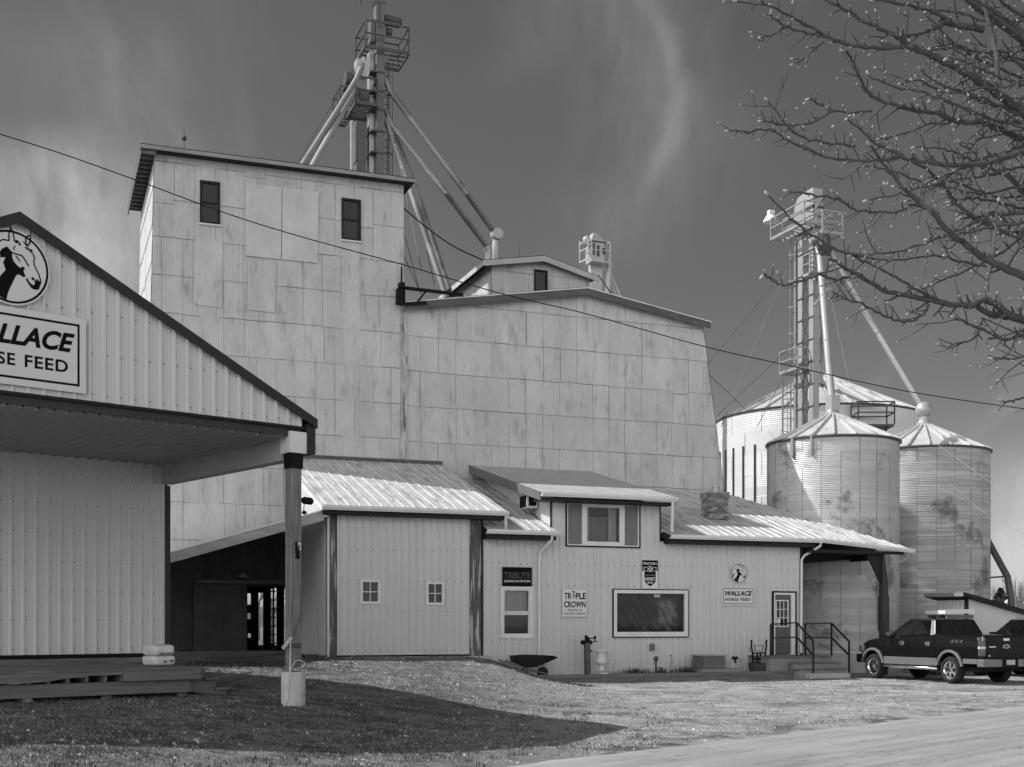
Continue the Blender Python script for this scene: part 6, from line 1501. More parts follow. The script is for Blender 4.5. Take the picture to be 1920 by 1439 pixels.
for v in oo.data.vertices: u_, w_, z_ = v.co; v.co = (-1.0, -.30-u_, z_)
oo.name = 'badge'
# second vehicle
FV = Frame(17.79, 39.2, R(21.2))
t = thing('parked_suv', 'dark sport utility vehicle at the right edge, partly behind the black pickup', 'car', FV, (0, 0, 0))
vehicle(t, False)
side = cabmesh(t, -1.05, 2.6, 1.32, 1.26, -.85, 1.75, 1.88, .92, .72)
for q in (((.05, .12), (.33, .1), (.33, .85), (.08, .85)), ((.37, .1), (.60, .1), (.62, .85), (.38, .85)), ((.64, .1), (.90, .07), (.82, .6), (.74, .85), (.66, .85))):
    m = MB(); m.face(*[side(-1, a, k) for a, k in q]); m.build('side_window', M_TINT, t)
m = MB(); q = ((-.76, .08), (.76, .08), (.64, .92), (-.64, .92)); m.face(*[(x, 2.6-.85*k+.012, 1.26+.62*k+.01) for x, k in q]); m.build('windscreen', M_TINT, t)
m = MB(); m.face(*[(x, -1.05+.2*k-.012, 1.32+.56*k) for x, k in ((-.7, .1), (.7, .1), (.6, .9), (-.6, .9))]); m.build('rear_window', M_TINT, t)
m = MB(); m.tube([(-.62, -.7, 1.93), (-.62, 1.6, 1.95)], .02, 6); m.tube([(.62, -.7, 1.93), (.62, 1.6, 1.95)], .02, 6); m.build('roof_rail', M_CHROME, t)
m = MB(); m.box(-1.2, -.95, 2.1, 2.22, 1.3, 1.48); m.build('mirror', M_PLAST, t, bevel=.03)
for c in (0, 2.95):
    for s in (-1, 1): wheel(t, s*.985, c, s, spokes=5)
# stack behind the pickup with a pale board on it
c = PX(1781, 1152, 41.8); t = thing('pallet_stack', 'stack of pallets topped by a pale board, just visible over the pickup roof', 'pallets', FM, FM.loc(c.x, c.y, 0))
l = FM.loc(c.x, c.y, c.z)
for k in range(13):
    z = .16*k
    m = MB()
    for i in range(6): m.box(l[0]-.55+.2*i, l[0]-.43+.2*i, l[1]-.5, l[1]+.5, z+.11, z+.13)
    for i in (-1, 0, 1): m.box(l[0]-.55, l[0]+.57, l[1]+i*.46-.03, l[1]+i*.46+.03, z, z+.11)
    m.build('pallet', M_PLANK, t)
m = MB(); m.hexa([(l[0]-.62, l[1]-.5, 2.085), (l[0]+.6, l[1]-.5, 2.1), (l[0]+.6, l[1]+.5, 2.1), (l[0]-.62, l[1]+.5, 2.085)], [(l[0]-.62, l[1]-.5, 2.2), (l[0]+.6, l[1]-.5, 2.24), (l[0]+.6, l[1]+.5, 2.24), (l[0]-.62, l[1]+.5, 2.2)]); m.build('board', M_WHITE, t)
# small shed at the right
c = PX(1812, 1120, 43.9); l = FM.loc(c.x, c.y, c.z); U, Wd = l[0], l[1]; wl = FM.Pu(1757, 1124, U)[1]
t = thing('storage_shed', 'small pale ribbed shed with dark single slope roof right of the bins', 'shed', FM, (U, Wd, 0))
sz = lambda u: c.z-.22*(u-U)
m = MB(); ribbed(m, lambda u, z, h: (u, Wd-h, z), U+.08, U+7, 0, lambda u: sz(u)-.05, minor=False); m.build('front_wall', M_SIDING, t, weld=True)
m = MB(); ribbed(m, lambda a, z, h: (U-h, Wd+a, z), .08, wl-Wd, 0, c.z-.1, minor=False); m.build('side_wall', M_WHITE, t, weld=True)
m = MB(); m.box(U-.03, U+.075, Wd-.03, Wd+.075, 0, c.z-.08); m.build('corner_trim', M_DARKTRIM, t)
m = MB(); q = lambda d: [(U-.35, Wd-.3, sz(U-.35)+d), (U+7.2, Wd-.3, sz(U+7.2)+d), (U+7.2, wl+.3, sz(U+7.2)+d), (U-.35, wl+.3, sz(U-.35)+d)]; m.hexa(q(-.04), q(.09)); m.build('roof', M_DARKTRIM, t)
m = MB(); m.box(U-.37, U-.355, Wd-.25, wl+.25, sz(U-.35)-.05, sz(U-.35)+.085); m.build('fascia', M_PALESTEEL, t)
# auger pipe by the right-hand bin
c0 = PX(1846, 1003, 52); c1 = PX(1889, 1082, 51); c2 = PX(1894, 1112, 50.8)
m = MB(); m.tube([c0, c1, c2, (c2.x+.3, c2.y, 0)], .14, 10); t = single('auger_pipe', 'dark slanting auger pipe coming down beside the right hand bin', 'auger', F0, tuple(c0), m, M_STEEL, smooth=True)
m = MB(); a = PX(1848, 1084, 51.5); b = PX(1888, 1081, 51.1); m.bar(a-c0, b-c0, .07); m.build('stay', M_STEEL, t)

# ================================================================== GROUND
def sst(x, a, b):
    t = max(0.0, min(1.0, (x-a)/(b-a))); return t*t*(3-2*t)
RP, RD = (.27, 15.45), Vector((.70, .714)).normalized(); RN = (-RD.y, RD.x)
def road_d(x, y): return (x-RP[0])*RN[0]+(y-RP[1])*RN[1]
from mathutils import noise as mn
def gh(x, y):
    u, w, _ = FM.loc(x, y); d = road_d(x, y)
    base = .5*sst(d, .8, 10.5)*sst(-x, -3.5, 5.0)+.24*sst(-x, 1.0, 6.0)*sst(d, .3, 3.0)*(1-sst(d, 4.0, 9.0))
    rp = .80*sst(w, -6.6, -.5)*sst(-u, -6.2, -3.7)*(1 if u > -.4 else .72+.28*sst(u, -2.2, -.4))
    if w > .1 and u > 5.3: rp = 0
    h = max(base, rp)
    if base > 0 and rp > 0: h = math.log(math.exp(base*14)+math.exp(rp*14)-1)/14 if min(base, rp) > 1e-4 else h
    n = mn.noise(Vector((x*.9, y*.9, 0)))*.03+mn.noise(Vector((x*3.1, y*3.1, 5)))*.012
    if d > -.4 and y < 60: h += n*sst(d, -.2, 1.2)
    if d < .6: h -= .02*sst(-d, -.6, .2)
    return h
def axis(fine, lo, hi, step, out):
    a = []; x = lo
    while x < hi: a.append(x); x += step
    a.append(hi); pre = []; s = step; x = lo
    while x > out[0]: s *= 1.45; x -= s; pre.append(max(x, out[0]))
    s = step; x = hi; post = []
    while x < out[1]: s *= 1.45; x += s; post.append(min(x, out[1]))
    return pre[::-1]+a+post
xs = axis(0, -14, 22, .22, (-900, 900)); ys = axis(0, 11, 44, .22, (-500, 1500))
m = MB(); m.grid([[(x, y, gh(x, y)) for x in xs] for y in ys])
def ground_mat():
    mt = bpy.data.materials.new('gravel and dead grass'); mt.use_nodes = True; nt = mt.node_tree; nt.nodes.clear(); h = NT(nt)
    b = h.n('ShaderNodeBsdfPrincipled'); o = h.n('ShaderNodeOutputMaterial'); nt.links.new(b.outputs[0], o.inputs[0])
    P = h.n('ShaderNodeTexCoord').outputs['Object']
    big = h.noise(P, .35, 4, .6, .4); med = h.noise(h.mapping(P, (1, 1.6, 1), rot=(0, 0, .75)), 1.6, 6, .7, .3); fine = h.noise(P, 14, 5, .75); fin2 = h.noise(P, 55, 3, .7)
    v = h.lin(big, .3, .7, .33, .50)
    v = h.m('MULTIPLY', v, h.lin(med, .3, .72, .5, 1.3)); v = h.m('MULTIPLY', v, h.lin(fine, .3, .7, .55, 1.45)); v = h.m('MULTIPLY', v, h.lin(fin2, .3, .7, .7, 1.3))
    grass = h.ss(h.noise(h.mapping(P, (1, 1, 1), (7, 3, 0)), .55, 6, .7, .6), .50, .66)
    # thicker worn turf on the left, darkened to deepen the shed's shadow; bare gravel right
    sx = h.n('ShaderNodeSeparateXYZ'); nt.links.new(P, sx.inputs[0])
    lf = h.ss(h.m('SUBTRACT', sx.outputs[0], h.m('MULTIPLY', sx.outputs[1], .0)), 3.5, -2.0)
    g2 = h.m('MAXIMUM', h.m('MULTIPLY', grass, .55), h.m('MULTIPLY', lf, h.ss(med, .35, .62, .2, .9)))
    mx = h.n('ShaderNodeMix'); mx.data_type = 'FLOAT'; h.put(mx.inputs[0], g2); h.put(mx.inputs[2], v); h.put(mx.inputs[3], h.m('MULTIPLY', h.lin(fine, .3, .7, .025, .11), h.lin(fin2, .3, .7, .7, 1.3)))
    # mud and wet leaves gathered along the broken edge of the road
    dd_ = h.m('ADD', h.m('MULTIPLY', h.m('SUBTRACT', sx.outputs[0], RP[0]), RN[0]), h.m('MULTIPLY', h.m('SUBTRACT', sx.outputs[1], RP[1]), RN[1]))
    mud = h.m('MULTIPLY', h.m('MULTIPLY', h.ss(dd_, 1.1, .25), h.ss(dd_, -.3, .1)), h.ss(h.noise(h.mapping(P, (1, 1, 1), (2, 9, 0)), .5, 5, .65), .50, .58))
    rut = h.m('MULTIPLY', h.ss(h.noise(h.mapping(P, (.35, 1.5, 1), (4, 1, 0), (0, 0, -.78)), .9, 5, .65), .56, .68), h.ss(dd_, .5, 2.0))
    m2 = h.n('ShaderNodeMix'); m2.data_type = 'FLOAT'; h.put(m2.inputs[0], h.m('MAXIMUM', h.m('MULTIPLY', mud, .85), h.m('MULTIPLY', rut, .6))); h.put(m2.inputs[2], mx.outputs[0]); h.put(m2.inputs[3], h.m('MULTIPLY', h.lin(fine, .3, .7, .04, .12), 1.0)); mx = m2
    nt.links.new(h.comb(mx.outputs[0], mx.outputs[0], mx.outputs[0]), b.inputs['Base Color']); b.inputs['Roughness'].default_value = .95; b.inputs['Specular IOR Level'].default_value = .1
    bp_ = h.n('ShaderNodeBump'); bp_.inputs['Strength'].default_value = .9; bp_.inputs['Distance'].default_value = .05
    nt.links.new(h.m('ADD', h.m('MULTIPLY', fine, 1.0), h.m('MULTIPLY', fin2, .5)), bp_.inputs['Height']); nt.links.new(bp_.outputs[0], b.inputs['Normal'])
    return mt
M_GROUND = ground_mat()
struct(m.build('ground', M_GROUND, None, smooth=True))
def road_mat():
    mt = bpy.data.materials.new('worn asphalt'); mt.use_nodes = True; nt = mt.node_tree; nt.nodes.clear(); h = NT(nt)
    b = h.n('ShaderNodeBsdfPrincipled'); o = h.n('ShaderNodeOutputMaterial'); nt.links.new(b.outputs[0], o.inputs[0])
    P = h.n('ShaderNodeTexCoord').outputs['Object']; Q = h.mapping(P, (1, 1, 1), rot=(0, 0, -math.atan2(RD.y, RD.x)))
    st_ = h.noise(h.mapping(Q, (.05, 1.4, 1)), 2.2, 4, .6); big = h.noise(P, .5, 4, .6); fine = h.noise(P, 40, 4, .8)
    v = h.m('MULTIPLY', h.lin(st_, .3, .7, .24, .34), h.m('MULTIPLY', h.lin(big, .3, .7, .85, 1.12), h.lin(fine, .3, .7, .72, 1.28)))
    cr = h.noise(h.mapping(Q, (.12, 1.0, 1), (3, 0, 0)), 1.3, 5, .6, .25); line = h.m('ABSOLUTE', h.m('SUBTRACT', cr, .5)); v = h.m('MULTIPLY', v, h.ss(line, .0, .008, .55, 1.0))
    nt.links.new(h.comb(v, v, v), b.inputs['Base Color']); b.inputs['Roughness'].default_value = .85; b.inputs['Specular IOR Level'].default_value = .25
    bp_ = h.n('ShaderNodeBump'); bp_.inputs['Strength'].default_value = .4; bp_.inputs['Distance'].default_value = .01; nt.links.new(fine, bp_.inputs['Height']); nt.links.new(bp_.outputs[0], b.inputs['Normal'])
    return mt
m = MB(); rows = []; rg = random.Random(12)
for i in range(-60, 400):
    s = i*.35; jit = .16*mn.noise(Vector((s*.9, 0, 3)))+.07*mn.noise(Vector((s*3.7, 0, 9)))
    e = (RP[0]+RD.x*s+RN[0]*jit, RP[1]+RD.y*s+RN[1]*jit)
    rows.append([(e[0], e[1], -.024), (e[0]-RN[0]*.05, e[1]-RN[1]*.05, .002)]+[(e[0]-RN[0]*k, e[1]-RN[1]*k, .006+.03*min(k, 7-k)/3.5) for k in (1, 3.5, 6, 7)])
m.grid(rows); struct(m.build('road', road_mat(), None, smooth=True))
# loose stones, leaf litter and dead tufts
def scatter(name, n, mt, seed, size, blade=False, area=None):
    rg = random.Random(seed); m = MB()
    for i in range(n):
        while True:
            Yd = 12.4+28*rg.random()**1.5; X = (rg.uniform(-60, 1980)-CX)/FPX*Yd
            if road_d(X, Yd) < .1+rg.random()*.4: continue
            u, w, _ = FM.loc(X, Yd)
            if w > -.2 and u > -.2: continue
            if w > -1.6 and u > 5.6: continue
            dens = .5+.9*mn.noise(Vector((X*.8, Yd*.8, seed)))
            if rg.random() < dens and (area is None or area(X, Yd, rg)): break
        z = gh(X, Yd)
        if blade:
            for k in range(rg.randint(3, 6)):
                a = rg.random()*6.283; hh = size*rg.uniform(.5, 1.6); l = hh*rg.uniform(.3, 1.6); x, y = X+rg.uniform(-.05, .05), Yd+rg.uniform(-.05, .05); b = a+1.57
                m.face((x-.006*math.cos(b), y-.006*math.sin(b), z-.01), (x+.006*math.cos(b), y+.006*math.sin(b), z-.01), (x+l*math.cos(a), y+l*math.sin(a), z+hh))
        else:
            s = size*rg.uniform(.4, 1.5)*(1 if rg.random() < .93 else 2.0); a = rg.random()*6.283; c, d = math.cos(a)*s, math.sin(a)*s; e = rg.uniform(.5, .9); zt = z+s*rg.uniform(.1, .7)
            m.face((X+c, Yd+d, z-.005), (X-d*e, Yd+c*e, z-.005), (X-.2*s, Yd, zt)); m.face((X-d*e, Yd+c*e, z-.005), (X-c, Yd-d, z-.005), (X-.2*s, Yd, zt)); m.face((X-c, Yd-d, z-.005), (X+d*e, Yd-c*e, z-.005), (X-.2*s, Yd, zt)); m.face((X+d*e, Yd-c*e, z-.005), (X+c, Yd+d, z-.005), (X-.2*s, Yd, zt))
    return struct(m.build(name, mt, None), 'stuff')
scatter('gravel', 18000, mat('loose stone', .30, .9, 0, .2, 1, island=.8), 3, .019)
scatter('leaf_litter', 1800, mat('leaf litter', .30, .9, 0, .2, 1, island=.6), 4, .02, area=lambda x, y, r: FM.loc(x, y)[0] < 6.5)
def onramp(x, y, r):
    u, w, _ = FM.loc(x, y); return -1 < u < 6 and -9 < w < -.6
scatter('rubble', 900, mat('broken stone', .32, .9, 0, .2, 1, island=.5), 14, .035, area=onramp)
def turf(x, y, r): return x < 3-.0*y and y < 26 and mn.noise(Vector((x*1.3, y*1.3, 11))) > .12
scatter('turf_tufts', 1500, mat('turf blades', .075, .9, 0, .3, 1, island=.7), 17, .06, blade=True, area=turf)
def weedy(x, y, r):
    u, w, _ = FM.loc(x, y); return (abs((u-4.6)-(-w-1.0)*.35) < .35 and -5 < w < -.5) or (-4 < u < 0 and -3 < w < 2 and r.random() < .4)
scatter('weeds', 900, mat('dark weeds', .05, .9, 0, .3, 1, island=.6), 15, .07, blade=True, area=weedy)
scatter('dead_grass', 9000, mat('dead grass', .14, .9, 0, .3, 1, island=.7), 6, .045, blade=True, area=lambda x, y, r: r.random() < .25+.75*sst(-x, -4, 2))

# ================================================================== FAR TREES
M_BARK = mat('grey bark', .17, .85, 0, .3, 6); M_FTWIG = mat('far twigs', .16, .9, 0, .3, 3)
def bare_tree(label, X, Y, H, seed, group, spread=.55, dens=1.0):
    t = thing('bare_tree', label, 'tree', F0, (X, Y, 0), group); rg = random.Random(seed); m = MB(); mc = MB()
    def grow(p, d, L, r, lv):
        n = 3; pts = [p]; rs = [r]; q = p; dd = d
        for i in range(n): dd = (dd+Vector((rg.uniform(-1, 1), rg.uniform(-1, 1), rg.uniform(-.4, .8)))*.16).normalized(); q = q+dd*L/n; pts.append(q); rs.append(r*(1-.22*(i+1)))
        (m if lv == 0 else mc).tube(pts, rs, 6 if lv < 2 else 3, caps=False)
        if lv < 4:
            for k in range(rg.randint(3, 4) if lv < 3 else int(4*dens)):
                f = rg.uniform(.35, 1); b = Vector(p).lerp(q, f); nd = (dd+Vector((rg.uniform(-1, 1), rg.uniform(-1, 1), rg.uniform(-.2, .9)))*spread*1.5).normalized(); grow(b, nd, L*rg.uniform(.5, .75), max(r*.5, .012), lv+1)
    grow(Vector((X, Y, -.2)), Vector((0, 0, 1)), H*.4, H*.022, 0)
    m.build('trunk', M_BARK, t); mc.build('crown', M_FTWIG, t); return t
for k, (px, Y, H) in enumerate(((1858, 96, 6.2), (1874, 104, 5.4), (1893, 88, 6.0), (1908, 92, 7.0), (1925, 97, 7.5), (1945, 90, 7.0), (1880, 110, 6.4))):
    bare_tree('leafless far tree in the thicket right of the bins', (px-CX)/FPX*Y, Y, H, 40+k, 'leafless trees beyond the bins')
for k, (X, Y, H) in enumerate(((-14.5, 74, 7), (-11, 80, 8), (-17.5, 84, 8))): bare_tree('leafless far tree seen through the drive door of the tower', X, Y, H, 60+k, 'leafless trees behind the tower')
def conifer(label, X, Y, H, seed):
    t = thing('evergreen_bush', label, 'bush', F0, (X, Y, 0)); rg = random.Random(seed); m = MB()
    for i in range(1400):
        f = rg.random()**.8; z = H*f; r = (1-f)**.7*H*.42*rg.uniform(.5, 1); a = rg.random()*6.283; c = Vector((X+r*math.cos(a), Y+r*math.sin(a), z)); s = .16
        d1 = Vector((rg.uniform(-1, 1), rg.uniform(-1, 1), rg.uniform(-1, 1)))*s; d2 = Vector((rg.uniform(-1, 1), rg.uniform(-1, 1), rg.uniform(-1, 1)))*s; m.face(c-d1, c+d2, c+d1)
    m.build('crown', mat('evergreen', .045, .8, 0, .3, 3, island=.5), t); m = MB(); m.tube([(X, Y, -.1), (X, Y, H*.6)], .12, 6); m.build('trunk', M_BARK, t)
conifer('dark round evergreen in front of the leafless thicket', (1876-CX)/FPX*80, 80, 4.0, 1)
X, Y = (1893-CX)/FPX*74, 74
t = thing('bird_house', 'tiny white gabled house on a pole beyond the small shed', 'birdhouse', F0, (X, Y, 0))
m = MB(); m.box(X-.04, X+.04, Y-.04, Y+.04, 0, 2.75); m.build('pole', M_STEEL, t)
m = MB(); m.box(X-.12, X+.12, Y-.15, Y+.15, 2.75, 3.05); m.build('box', M_WHITE, t)
m = MB(); m.hexa([(X-.22, Y-.2, 3.0), (X, Y-.2, 3.25), (X, Y-.2, 3.32), (X-.24, Y-.2, 3.06)], [(X-.22, Y+.2, 3.0), (X, Y+.2, 3.25), (X, Y+.2, 3.32), (X-.24, Y+.2, 3.06)]); m.hexa([(X+.22, Y-.2, 3.0), (X, Y-.2, 3.25), (X, Y-.2, 3.32), (X+.24, Y-.2, 3.06)], [(X+.22, Y+.2, 3.0), (X, Y+.2, 3.25), (X, Y+.2, 3.32), (X+.24, Y+.2, 3.06)]); m.build('roof', M_WHITE, t)
m = MB()
for k in range(90):
    a = -60+120*k/89; r = 420+40*math.sin(k*1.3); hgt = 9+5*mn.noise(Vector((k*.37, 0, 0)))+3*mn.noise(Vector((k*1.3, 0, 2)))
    pass
rows = [[], [], []]
for k in range(160):
    a = R(-70+140*k/159); r = 420; x, y = r*math.sin(a), r*math.cos(a); hgt = 8+4*mn.noise(Vector((k*.21, 0, 0)))+2.5*mn.noise(Vector((k*.9, 0, 2)))
    rows[0].append((x, y, -1)); rows[1].append((x*1.02, y*1.02, hgt)); rows[2].append((x*1.25, y*1.25, hgt*.9))
m = MB(); m.grid(rows); struct(m.build('hills', mat('far woodland', .13, .95, 0, .35, .06, (1, 1, 3)), None, smooth=True))

# ================================================================== NEAR TREE
tree = thing('budding_tree', 'near leafless tree with pale buds reaching in from the upper right', 'tree', F0, (5.9, 9.3, 0))
M_BRANCH = mat('near bark', .075, .8, 0, .3, 9, (1, 1, 1), .3, 8, sg=.3, bump=.4, bs=40); M_BUD = mat('pale buds', .30, .7, 0, .25, 20)
rg = random.Random(77)
mt_, mb, mbud = MB(), MB(), MB(); nb = [0]
def bud(p, d, s):
    mbud.ball(Vector(p)+Vector(d)*s*.8, s*.55, s*.55, s, 6, 4, ax=d); nb[0] += 1
def twig(p, d, L, r, lv):
    n = max(2, int(L/.07)); pts = [p]; q = Vector(p); dd = Vector(d).normalized(); bend = Vector((rg.uniform(-1, 1), rg.uniform(-1, 1), rg.uniform(-.4, 1.0)))*.16
    for i in range(n): dd = (dd+bend+Vector((rg.uniform(-1, 1), rg.uniform(-1, 1), rg.uniform(-1, 1)))*.12).normalized(); q = q+dd*(L/n); pts.append(q.copy())
    mb.tube(pts, [r*(1-.5*i/n) for i in range(n+1)], 5, caps=False)
    if rg.random() < .6: bud(q, dd, rg.choice((.007, .009, .012, .016)))
    for i in range(1, n):
        if lv < 2 and rg.random() < (.42 if lv == 0 else .16):
            a = Vector((rg.uniform(-1, 1), rg.uniform(-1, 1), rg.uniform(-1, 1))); a = (a-a.dot(dd)*dd).normalized(); twig(pts[i], (dd*.5+a*.9), rg.uniform(.04, .16) if lv else rg.uniform(.06, .3), r*.6, lv+1)
        elif rg.random() < .16:
            a = Vector((rg.uniform(-1, 1), rg.uniform(-1, 1), rg.uniform(-1, 1))).normalized(); bud(pts[i]+a*r, (dd+a).normalized(), rg.uniform(.008, .013))
def limb(pix, Y0, Y1, r0, r1, tw=1.0, tip=True):
    """a limb through these points of its own, from thick end to thin end, with spur twigs along it"""
    n = len(pix); P = [PX(x, y, Y0+(Y1-Y0)*i/(n-1)) for i, (x, y) in enumerate(pix)]; S = smooth_path(P, 5); N = len(S)
    S = [s+Vector((rg.uniform(-1, 1), rg.uniform(-1, 1), rg.uniform(-1, 1)))*.008 for s in S]
    r1 = max(r1, .0065); rs = [.98*(r0+(r1-r0)*i/(N-1)) for i in range(N)]
    mb.tube(S, rs, 8, caps=False)
    acc = 0
    for i in range(1, N-1):
        d = (S[i+1]-S[i-1]); L = (S[i]-S[i-1]).length; d.normalize(); acc += L*tw*20
        while acc > 1:
            acc -= 1; a = Vector((rg.uniform(-1, 1), rg.uniform(-1, 1), rg.uniform(-.8, 1))); a = (a-a.dot(d)*d).normalized()
            k = rg.random(); Lt = rg.uniform(.03, .10) if k < .82 else rg.uniform(.10, .34)
            twig(S[i]+a*rs[i]*.8, d*.55+a*.8, Lt, max(.0055, min(.010, rs[i]*.6)), 0 if k >= .82 else 1)
    if tip:
        d = (S[-1]-S[-2]).normalized(); bud(S[-1], d, .022)
    else: pass
# main limbs
limb([(2110, 330), (1990, 255), (1920, 212), (1870, 174), (1830, 149), (1790, 126), (1740, 101), (1706, 86)], 9.8, 9.4, .042, .022, .6)
limb([(1706, 86), (1690, 74), (1650, 54), (1610, 34), (1570, 12), (1530, -12)], 9.4, 9.3, .018, .010)
limb([(1706, 86), (1660, 90), (1600, 85), (1560, 73), (1520, 52), (1480, 30), (1445, 12), (1382, 3)], 9.4, 9.0, .017, .006)
limb([(1560, 74), (1528, 64), (1490, 56), (1455, 38), (1444, 28)], 9.2, 9.1, .010, .005)
limb([(1545, 78), (1518, 102), (1487, 120)], 9.2, 9.1, .009, .005)
limb([(1480, 47), (1450, 63), (1424, 71)], 9.1, 9.0, .008, .005)
limb([(2010, 130), (1940, 85), (1885, 45), (1845, 18), (1805, -10)], 9.9, 9.7, .055, .035, .4)
limb([(1872, 164), (1871, 125), (1863, 70), (1850, 30), (1842, -6)], 9.4, 9.5, .022, .016, .5)
limb([(1842, 55), (1800, 48), (1775, 43), (1748, 53), (1722, 62), (1690, 68)], 9.6, 9.5, .030, .012, .7)
limb([(1785, 42), (1740, 20), (1690, 8), (1640, 0)], 9.6, 9.4, .016, .010)
limb([(2010, 300), (1920, 262), (1868, 240), (1850, 230), (1800, 228), (1760, 215), (1697, 202), (1640, 184), (1617, 158), (1600, 118), (1586, 96)], 10.0, 9.4, .030, .007)
limb([(2010, 270), (1920, 285), (1860, 302), (1800, 310), (1760, 308), (1700, 296), (1650, 272), (1615, 246), (1588, 222)], 9.2, 8.9, .026, .006)
limb([(1690, 292), (1640, 302), (1590, 300), (1540, 292), (1480, 266), (1440, 243), (1400, 248), (1366, 245)], 9.0, 8.7, .011, .005)
limb([(1605, 274), (1560, 270), (1510, 260), (1475, 236), (1440, 190)], 9.0, 8.8, .010, .005)
limb([(1562, 205), (1530, 228), (1480, 236), (1430, 227)], 9.1, 8.9, .009, .005)
limb([(1636, 208), (1590, 212), (1550, 202), (1516, 184)], 9.3, 9.2, .009, .005)
limb([(2010, 560), (1920, 518), (1870, 498), (1822, 468), (1779, 435), (1749, 402), (1700, 358), (1660, 312), (1632, 275)], 8.6, 8.3, .032, .008, .8)
limb([(2000, 490), (1930, 452), (1870, 430), (1810, 395), (1768, 350), (1740, 318), (1690, 295)], 9.6, 9.2, .024, .008, .8)
limb([(2010, 640), (1920, 601), (1887, 587), (1850, 562), (1817, 573), (1757, 565), (1698, 554), (1652, 541), (1617, 522), (1587, 506), (1552, 479), (1530, 452)], 8.4, 8.0, .030, .006, .9)
limb([(1985, 625), (1900, 594), (1862, 590), (1830, 574)], 8.4, 8.3, .028, .018, .5)
limb([(1762, 564), (1700, 533), (1660, 509), (1622, 492), (1598, 481)], 8.2, 8.0, .010, .005)
limb([(1740, 572), (1730, 591), (1705, 602), (1670, 598), (1640, 583), (1610, 568), (1575, 556), (1563, 548)], 8.2, 8.0, .010, .005)
limb([(1592, 520), (1562, 525), (1535, 515), (1500, 528), (1465, 534), (1442, 522), (1430, 514)], 8.1, 7.9, .010, .005)
limb([(1850, 562), (1858, 500), (1866, 430), (1869, 380)], 8.5, 8.7, .008, .004, .5)
limb([(1850, 500), (1800, 490), (1760, 480), (1700, 485), (1668, 489), (1624, 481)], 8.8, 8.6, .010, .005)
limb([(1762, 402), (1712, 383), (1681, 398), (1622, 397), (1593, 388), (1570, 373), (1547, 369), (1512, 364), (1480, 360)], 8.5, 8.2, .010, .004)
limb([(1620, 480), (1570, 470), (1530, 445), (1500, 425), (1478, 405), (1440, 368)], 8.0, 7.8, .010, .005, .5)
limb([(1990, 640), (1920, 630), (1880, 635), (1850, 622), (1812, 606), (1790, 597)], 8.3, 8.1, .014, .005)
limb([(1842, 598), (1828, 632), (1800, 644), (1776, 652)], 8.3, 8.2, .008, .004)
limb([(2000, 660), (1930, 668), (1890, 672), (1862, 674)], 8.2, 8.1, .010, .005)
limb([(2010, 740), (1940, 744), (1905, 750), (1880, 755)], 8.0, 7.9, .010, .006, .5)
limb([(1980, 410), (1900, 420), (1830, 432), (1790, 440), (1742, 448)], 9.0, 8.8, .012, .005)
limb([(1960, 350), (1900, 352), (1850, 362), (1800, 345), (1760, 338)], 9.5, 9.3, .014, .006)
limb([(1980, 120), (1930, 130), (1880, 95), (1840, 100), (1790, 84), (1745, 92)], 9.9, 9.7, .016, .006)
limb([(1970, 20), (1920, 30), (1880, 5), (1860, -15)], 9.8, 9.7, .018, .010)
limb([(1975, 200), (1925, 180), (1895, 200), (1840, 190), (1800, 170), (1760, 170), (1720, 150), (1690, 160)], 10.1, 9.8, .016, .005)
limb([(1985, 380), (1930, 372), (1890, 330), (1850, 325), (1830, 290), (1800, 270)], 9.9, 9.6, .016, .005)
limb([(1960, 470), (1905, 440), (1870, 400), (1845, 405), (1800, 410)], 9.6, 9.4, .014, .005)
for k in range(24):
    y = rg.uniform(-30, 440); x = 1990; a = rg.uniform(-.35, .35); pix = [(x, y)]; d_ = math.pi+a; L = rg.uniform(200, 420)*(1.0 if y < 420 else .6)
    for i in range(7): d_ += rg.uniform(-.28, .28); x += math.cos(d_)*L/7; y += math.sin(d_)*L/7; pix.append((x, y))
    Y_ = rg.uniform(9.2, 11); limb(pix, Y_, Y_-.3, rg.uniform(.010, .02), .005, .8)
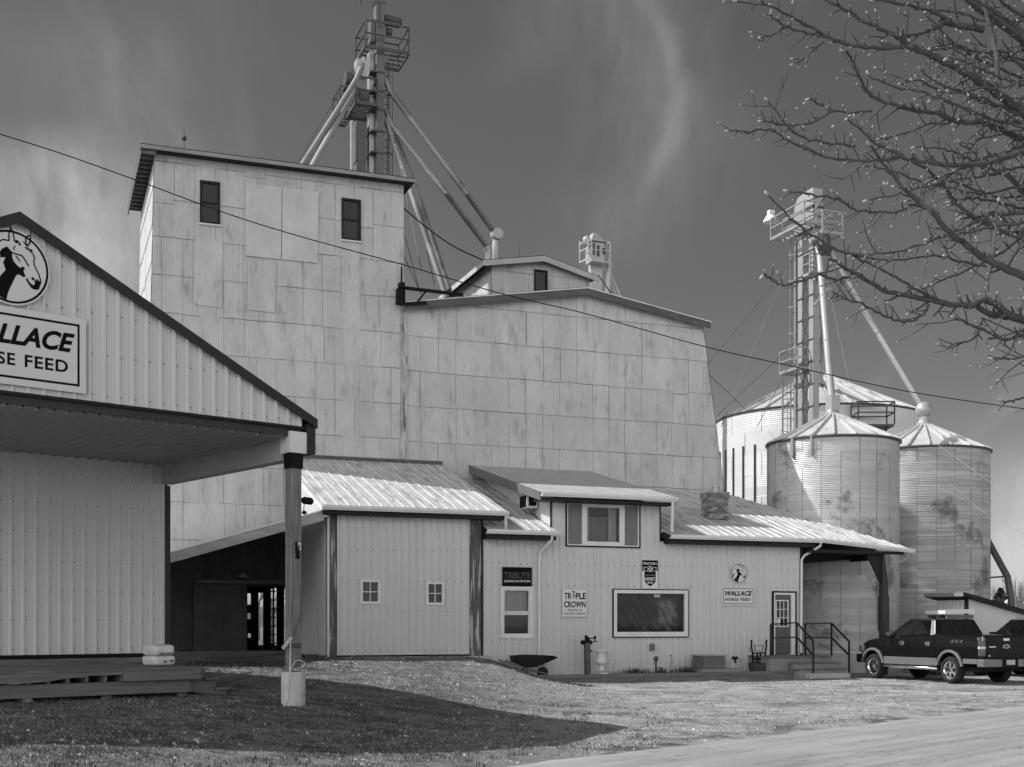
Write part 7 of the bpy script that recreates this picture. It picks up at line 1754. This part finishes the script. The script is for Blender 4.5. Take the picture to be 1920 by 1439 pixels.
# scaffold limbs and trunk, to the right of the picture
T0 = Vector((5.9, 9.3, 0))
mt_.tube(smooth_path([T0+Vector((0, 0, -.2)), T0+Vector((.05, 0, .3)), T0+Vector((0, .05, 1.2)), T0+Vector((-.1, .05, 2.2))], 4), [.26]*2+[.20]*6+[.17]*5, 12)
mt_.build('trunk', M_BRANCH, tree, smooth=True)
fork = T0+Vector((-.1, .05, 2.1))
for (x, y, Y, r) in ((2110, 330, 9.8, .042), (2010, 130, 9.9, .055), (2010, 300, 10.0, .03), (2010, 270, 9.2, .027), (2010, 560, 8.6, .032), (2000, 490, 9.6, .024), (2010, 640, 8.4, .03), (1990, 640, 8.3, .015), (1985, 625, 8.4, .028), (2000, 660, 8.2, .012), (2010, 740, 8.0, .012), (1980, 410, 9.0, .014), (1960, 350, 9.5, .016), (1980, 120, 9.9, .018), (1970, 20, 9.8, .02), (1975, 200, 10.1, .018), (1985, 380, 9.9, .018), (1960, 470, 9.6, .016)):
    e = PX(x, y, Y); c1 = fork.lerp(e, .35)+Vector((.1, 0, .45)); c2 = fork.lerp(e, .75)+Vector((.05, 0, .25)); S = smooth_path([fork, c1, c2, e], 5); N = len(S)
    mb.tube(S, [max(.07, r*1.3)+(r-max(.07, r*1.3))*i/(N-1) for i in range(N)], 8, caps=False)
for k in range(16):
    a = rg.uniform(-1.3, 1.1); d = Vector((math.cos(a)*.8, math.sin(a)*.8, rg.uniform(.3, 1.0))); S = [fork]; q = fork.copy()
    for i in range(8): d = (d+Vector((rg.uniform(-1, 1), rg.uniform(-1, 1), rg.uniform(-.3, .5)))*.2).normalized(); q = q+d*.42; S.append(q.copy())
    mb.tube(S, [.06*(1-.1*i) for i in range(9)], 6, caps=False)
    for i in range(3, 9):
        for _ in range(4): twig(S[i], d+Vector((rg.uniform(-1, 1), rg.uniform(-1, 1), rg.uniform(-1, 1))), rg.uniform(.15, .5), .008, 1)
mb.build('crown', M_BRANCH, tree, smooth=True)
struct(mbud.build('buds', M_BUD, tree, smooth=True), 'stuff')
# signs on the shed gable
p = FS.P(22, 501, -.06); rr_ = 1.0*68/2300*FS.Y(p[0], 0)
horse_sign('emblem_sign', 'large round horse head sign high on the shed gable', FS, p[0], -.055, p[2], rr_, 'horse signs')
u1 = FS.u(160, -.05); z0, z1 = FS.z(150, 738, -.05), FS.z(150, 598, -.05)
feed_sign(FS, 'large horse feed sign on the shed gable above the canopy', u1-(z1-z0)*1.86, u1, z0, z1, -.055, 'feed signs')
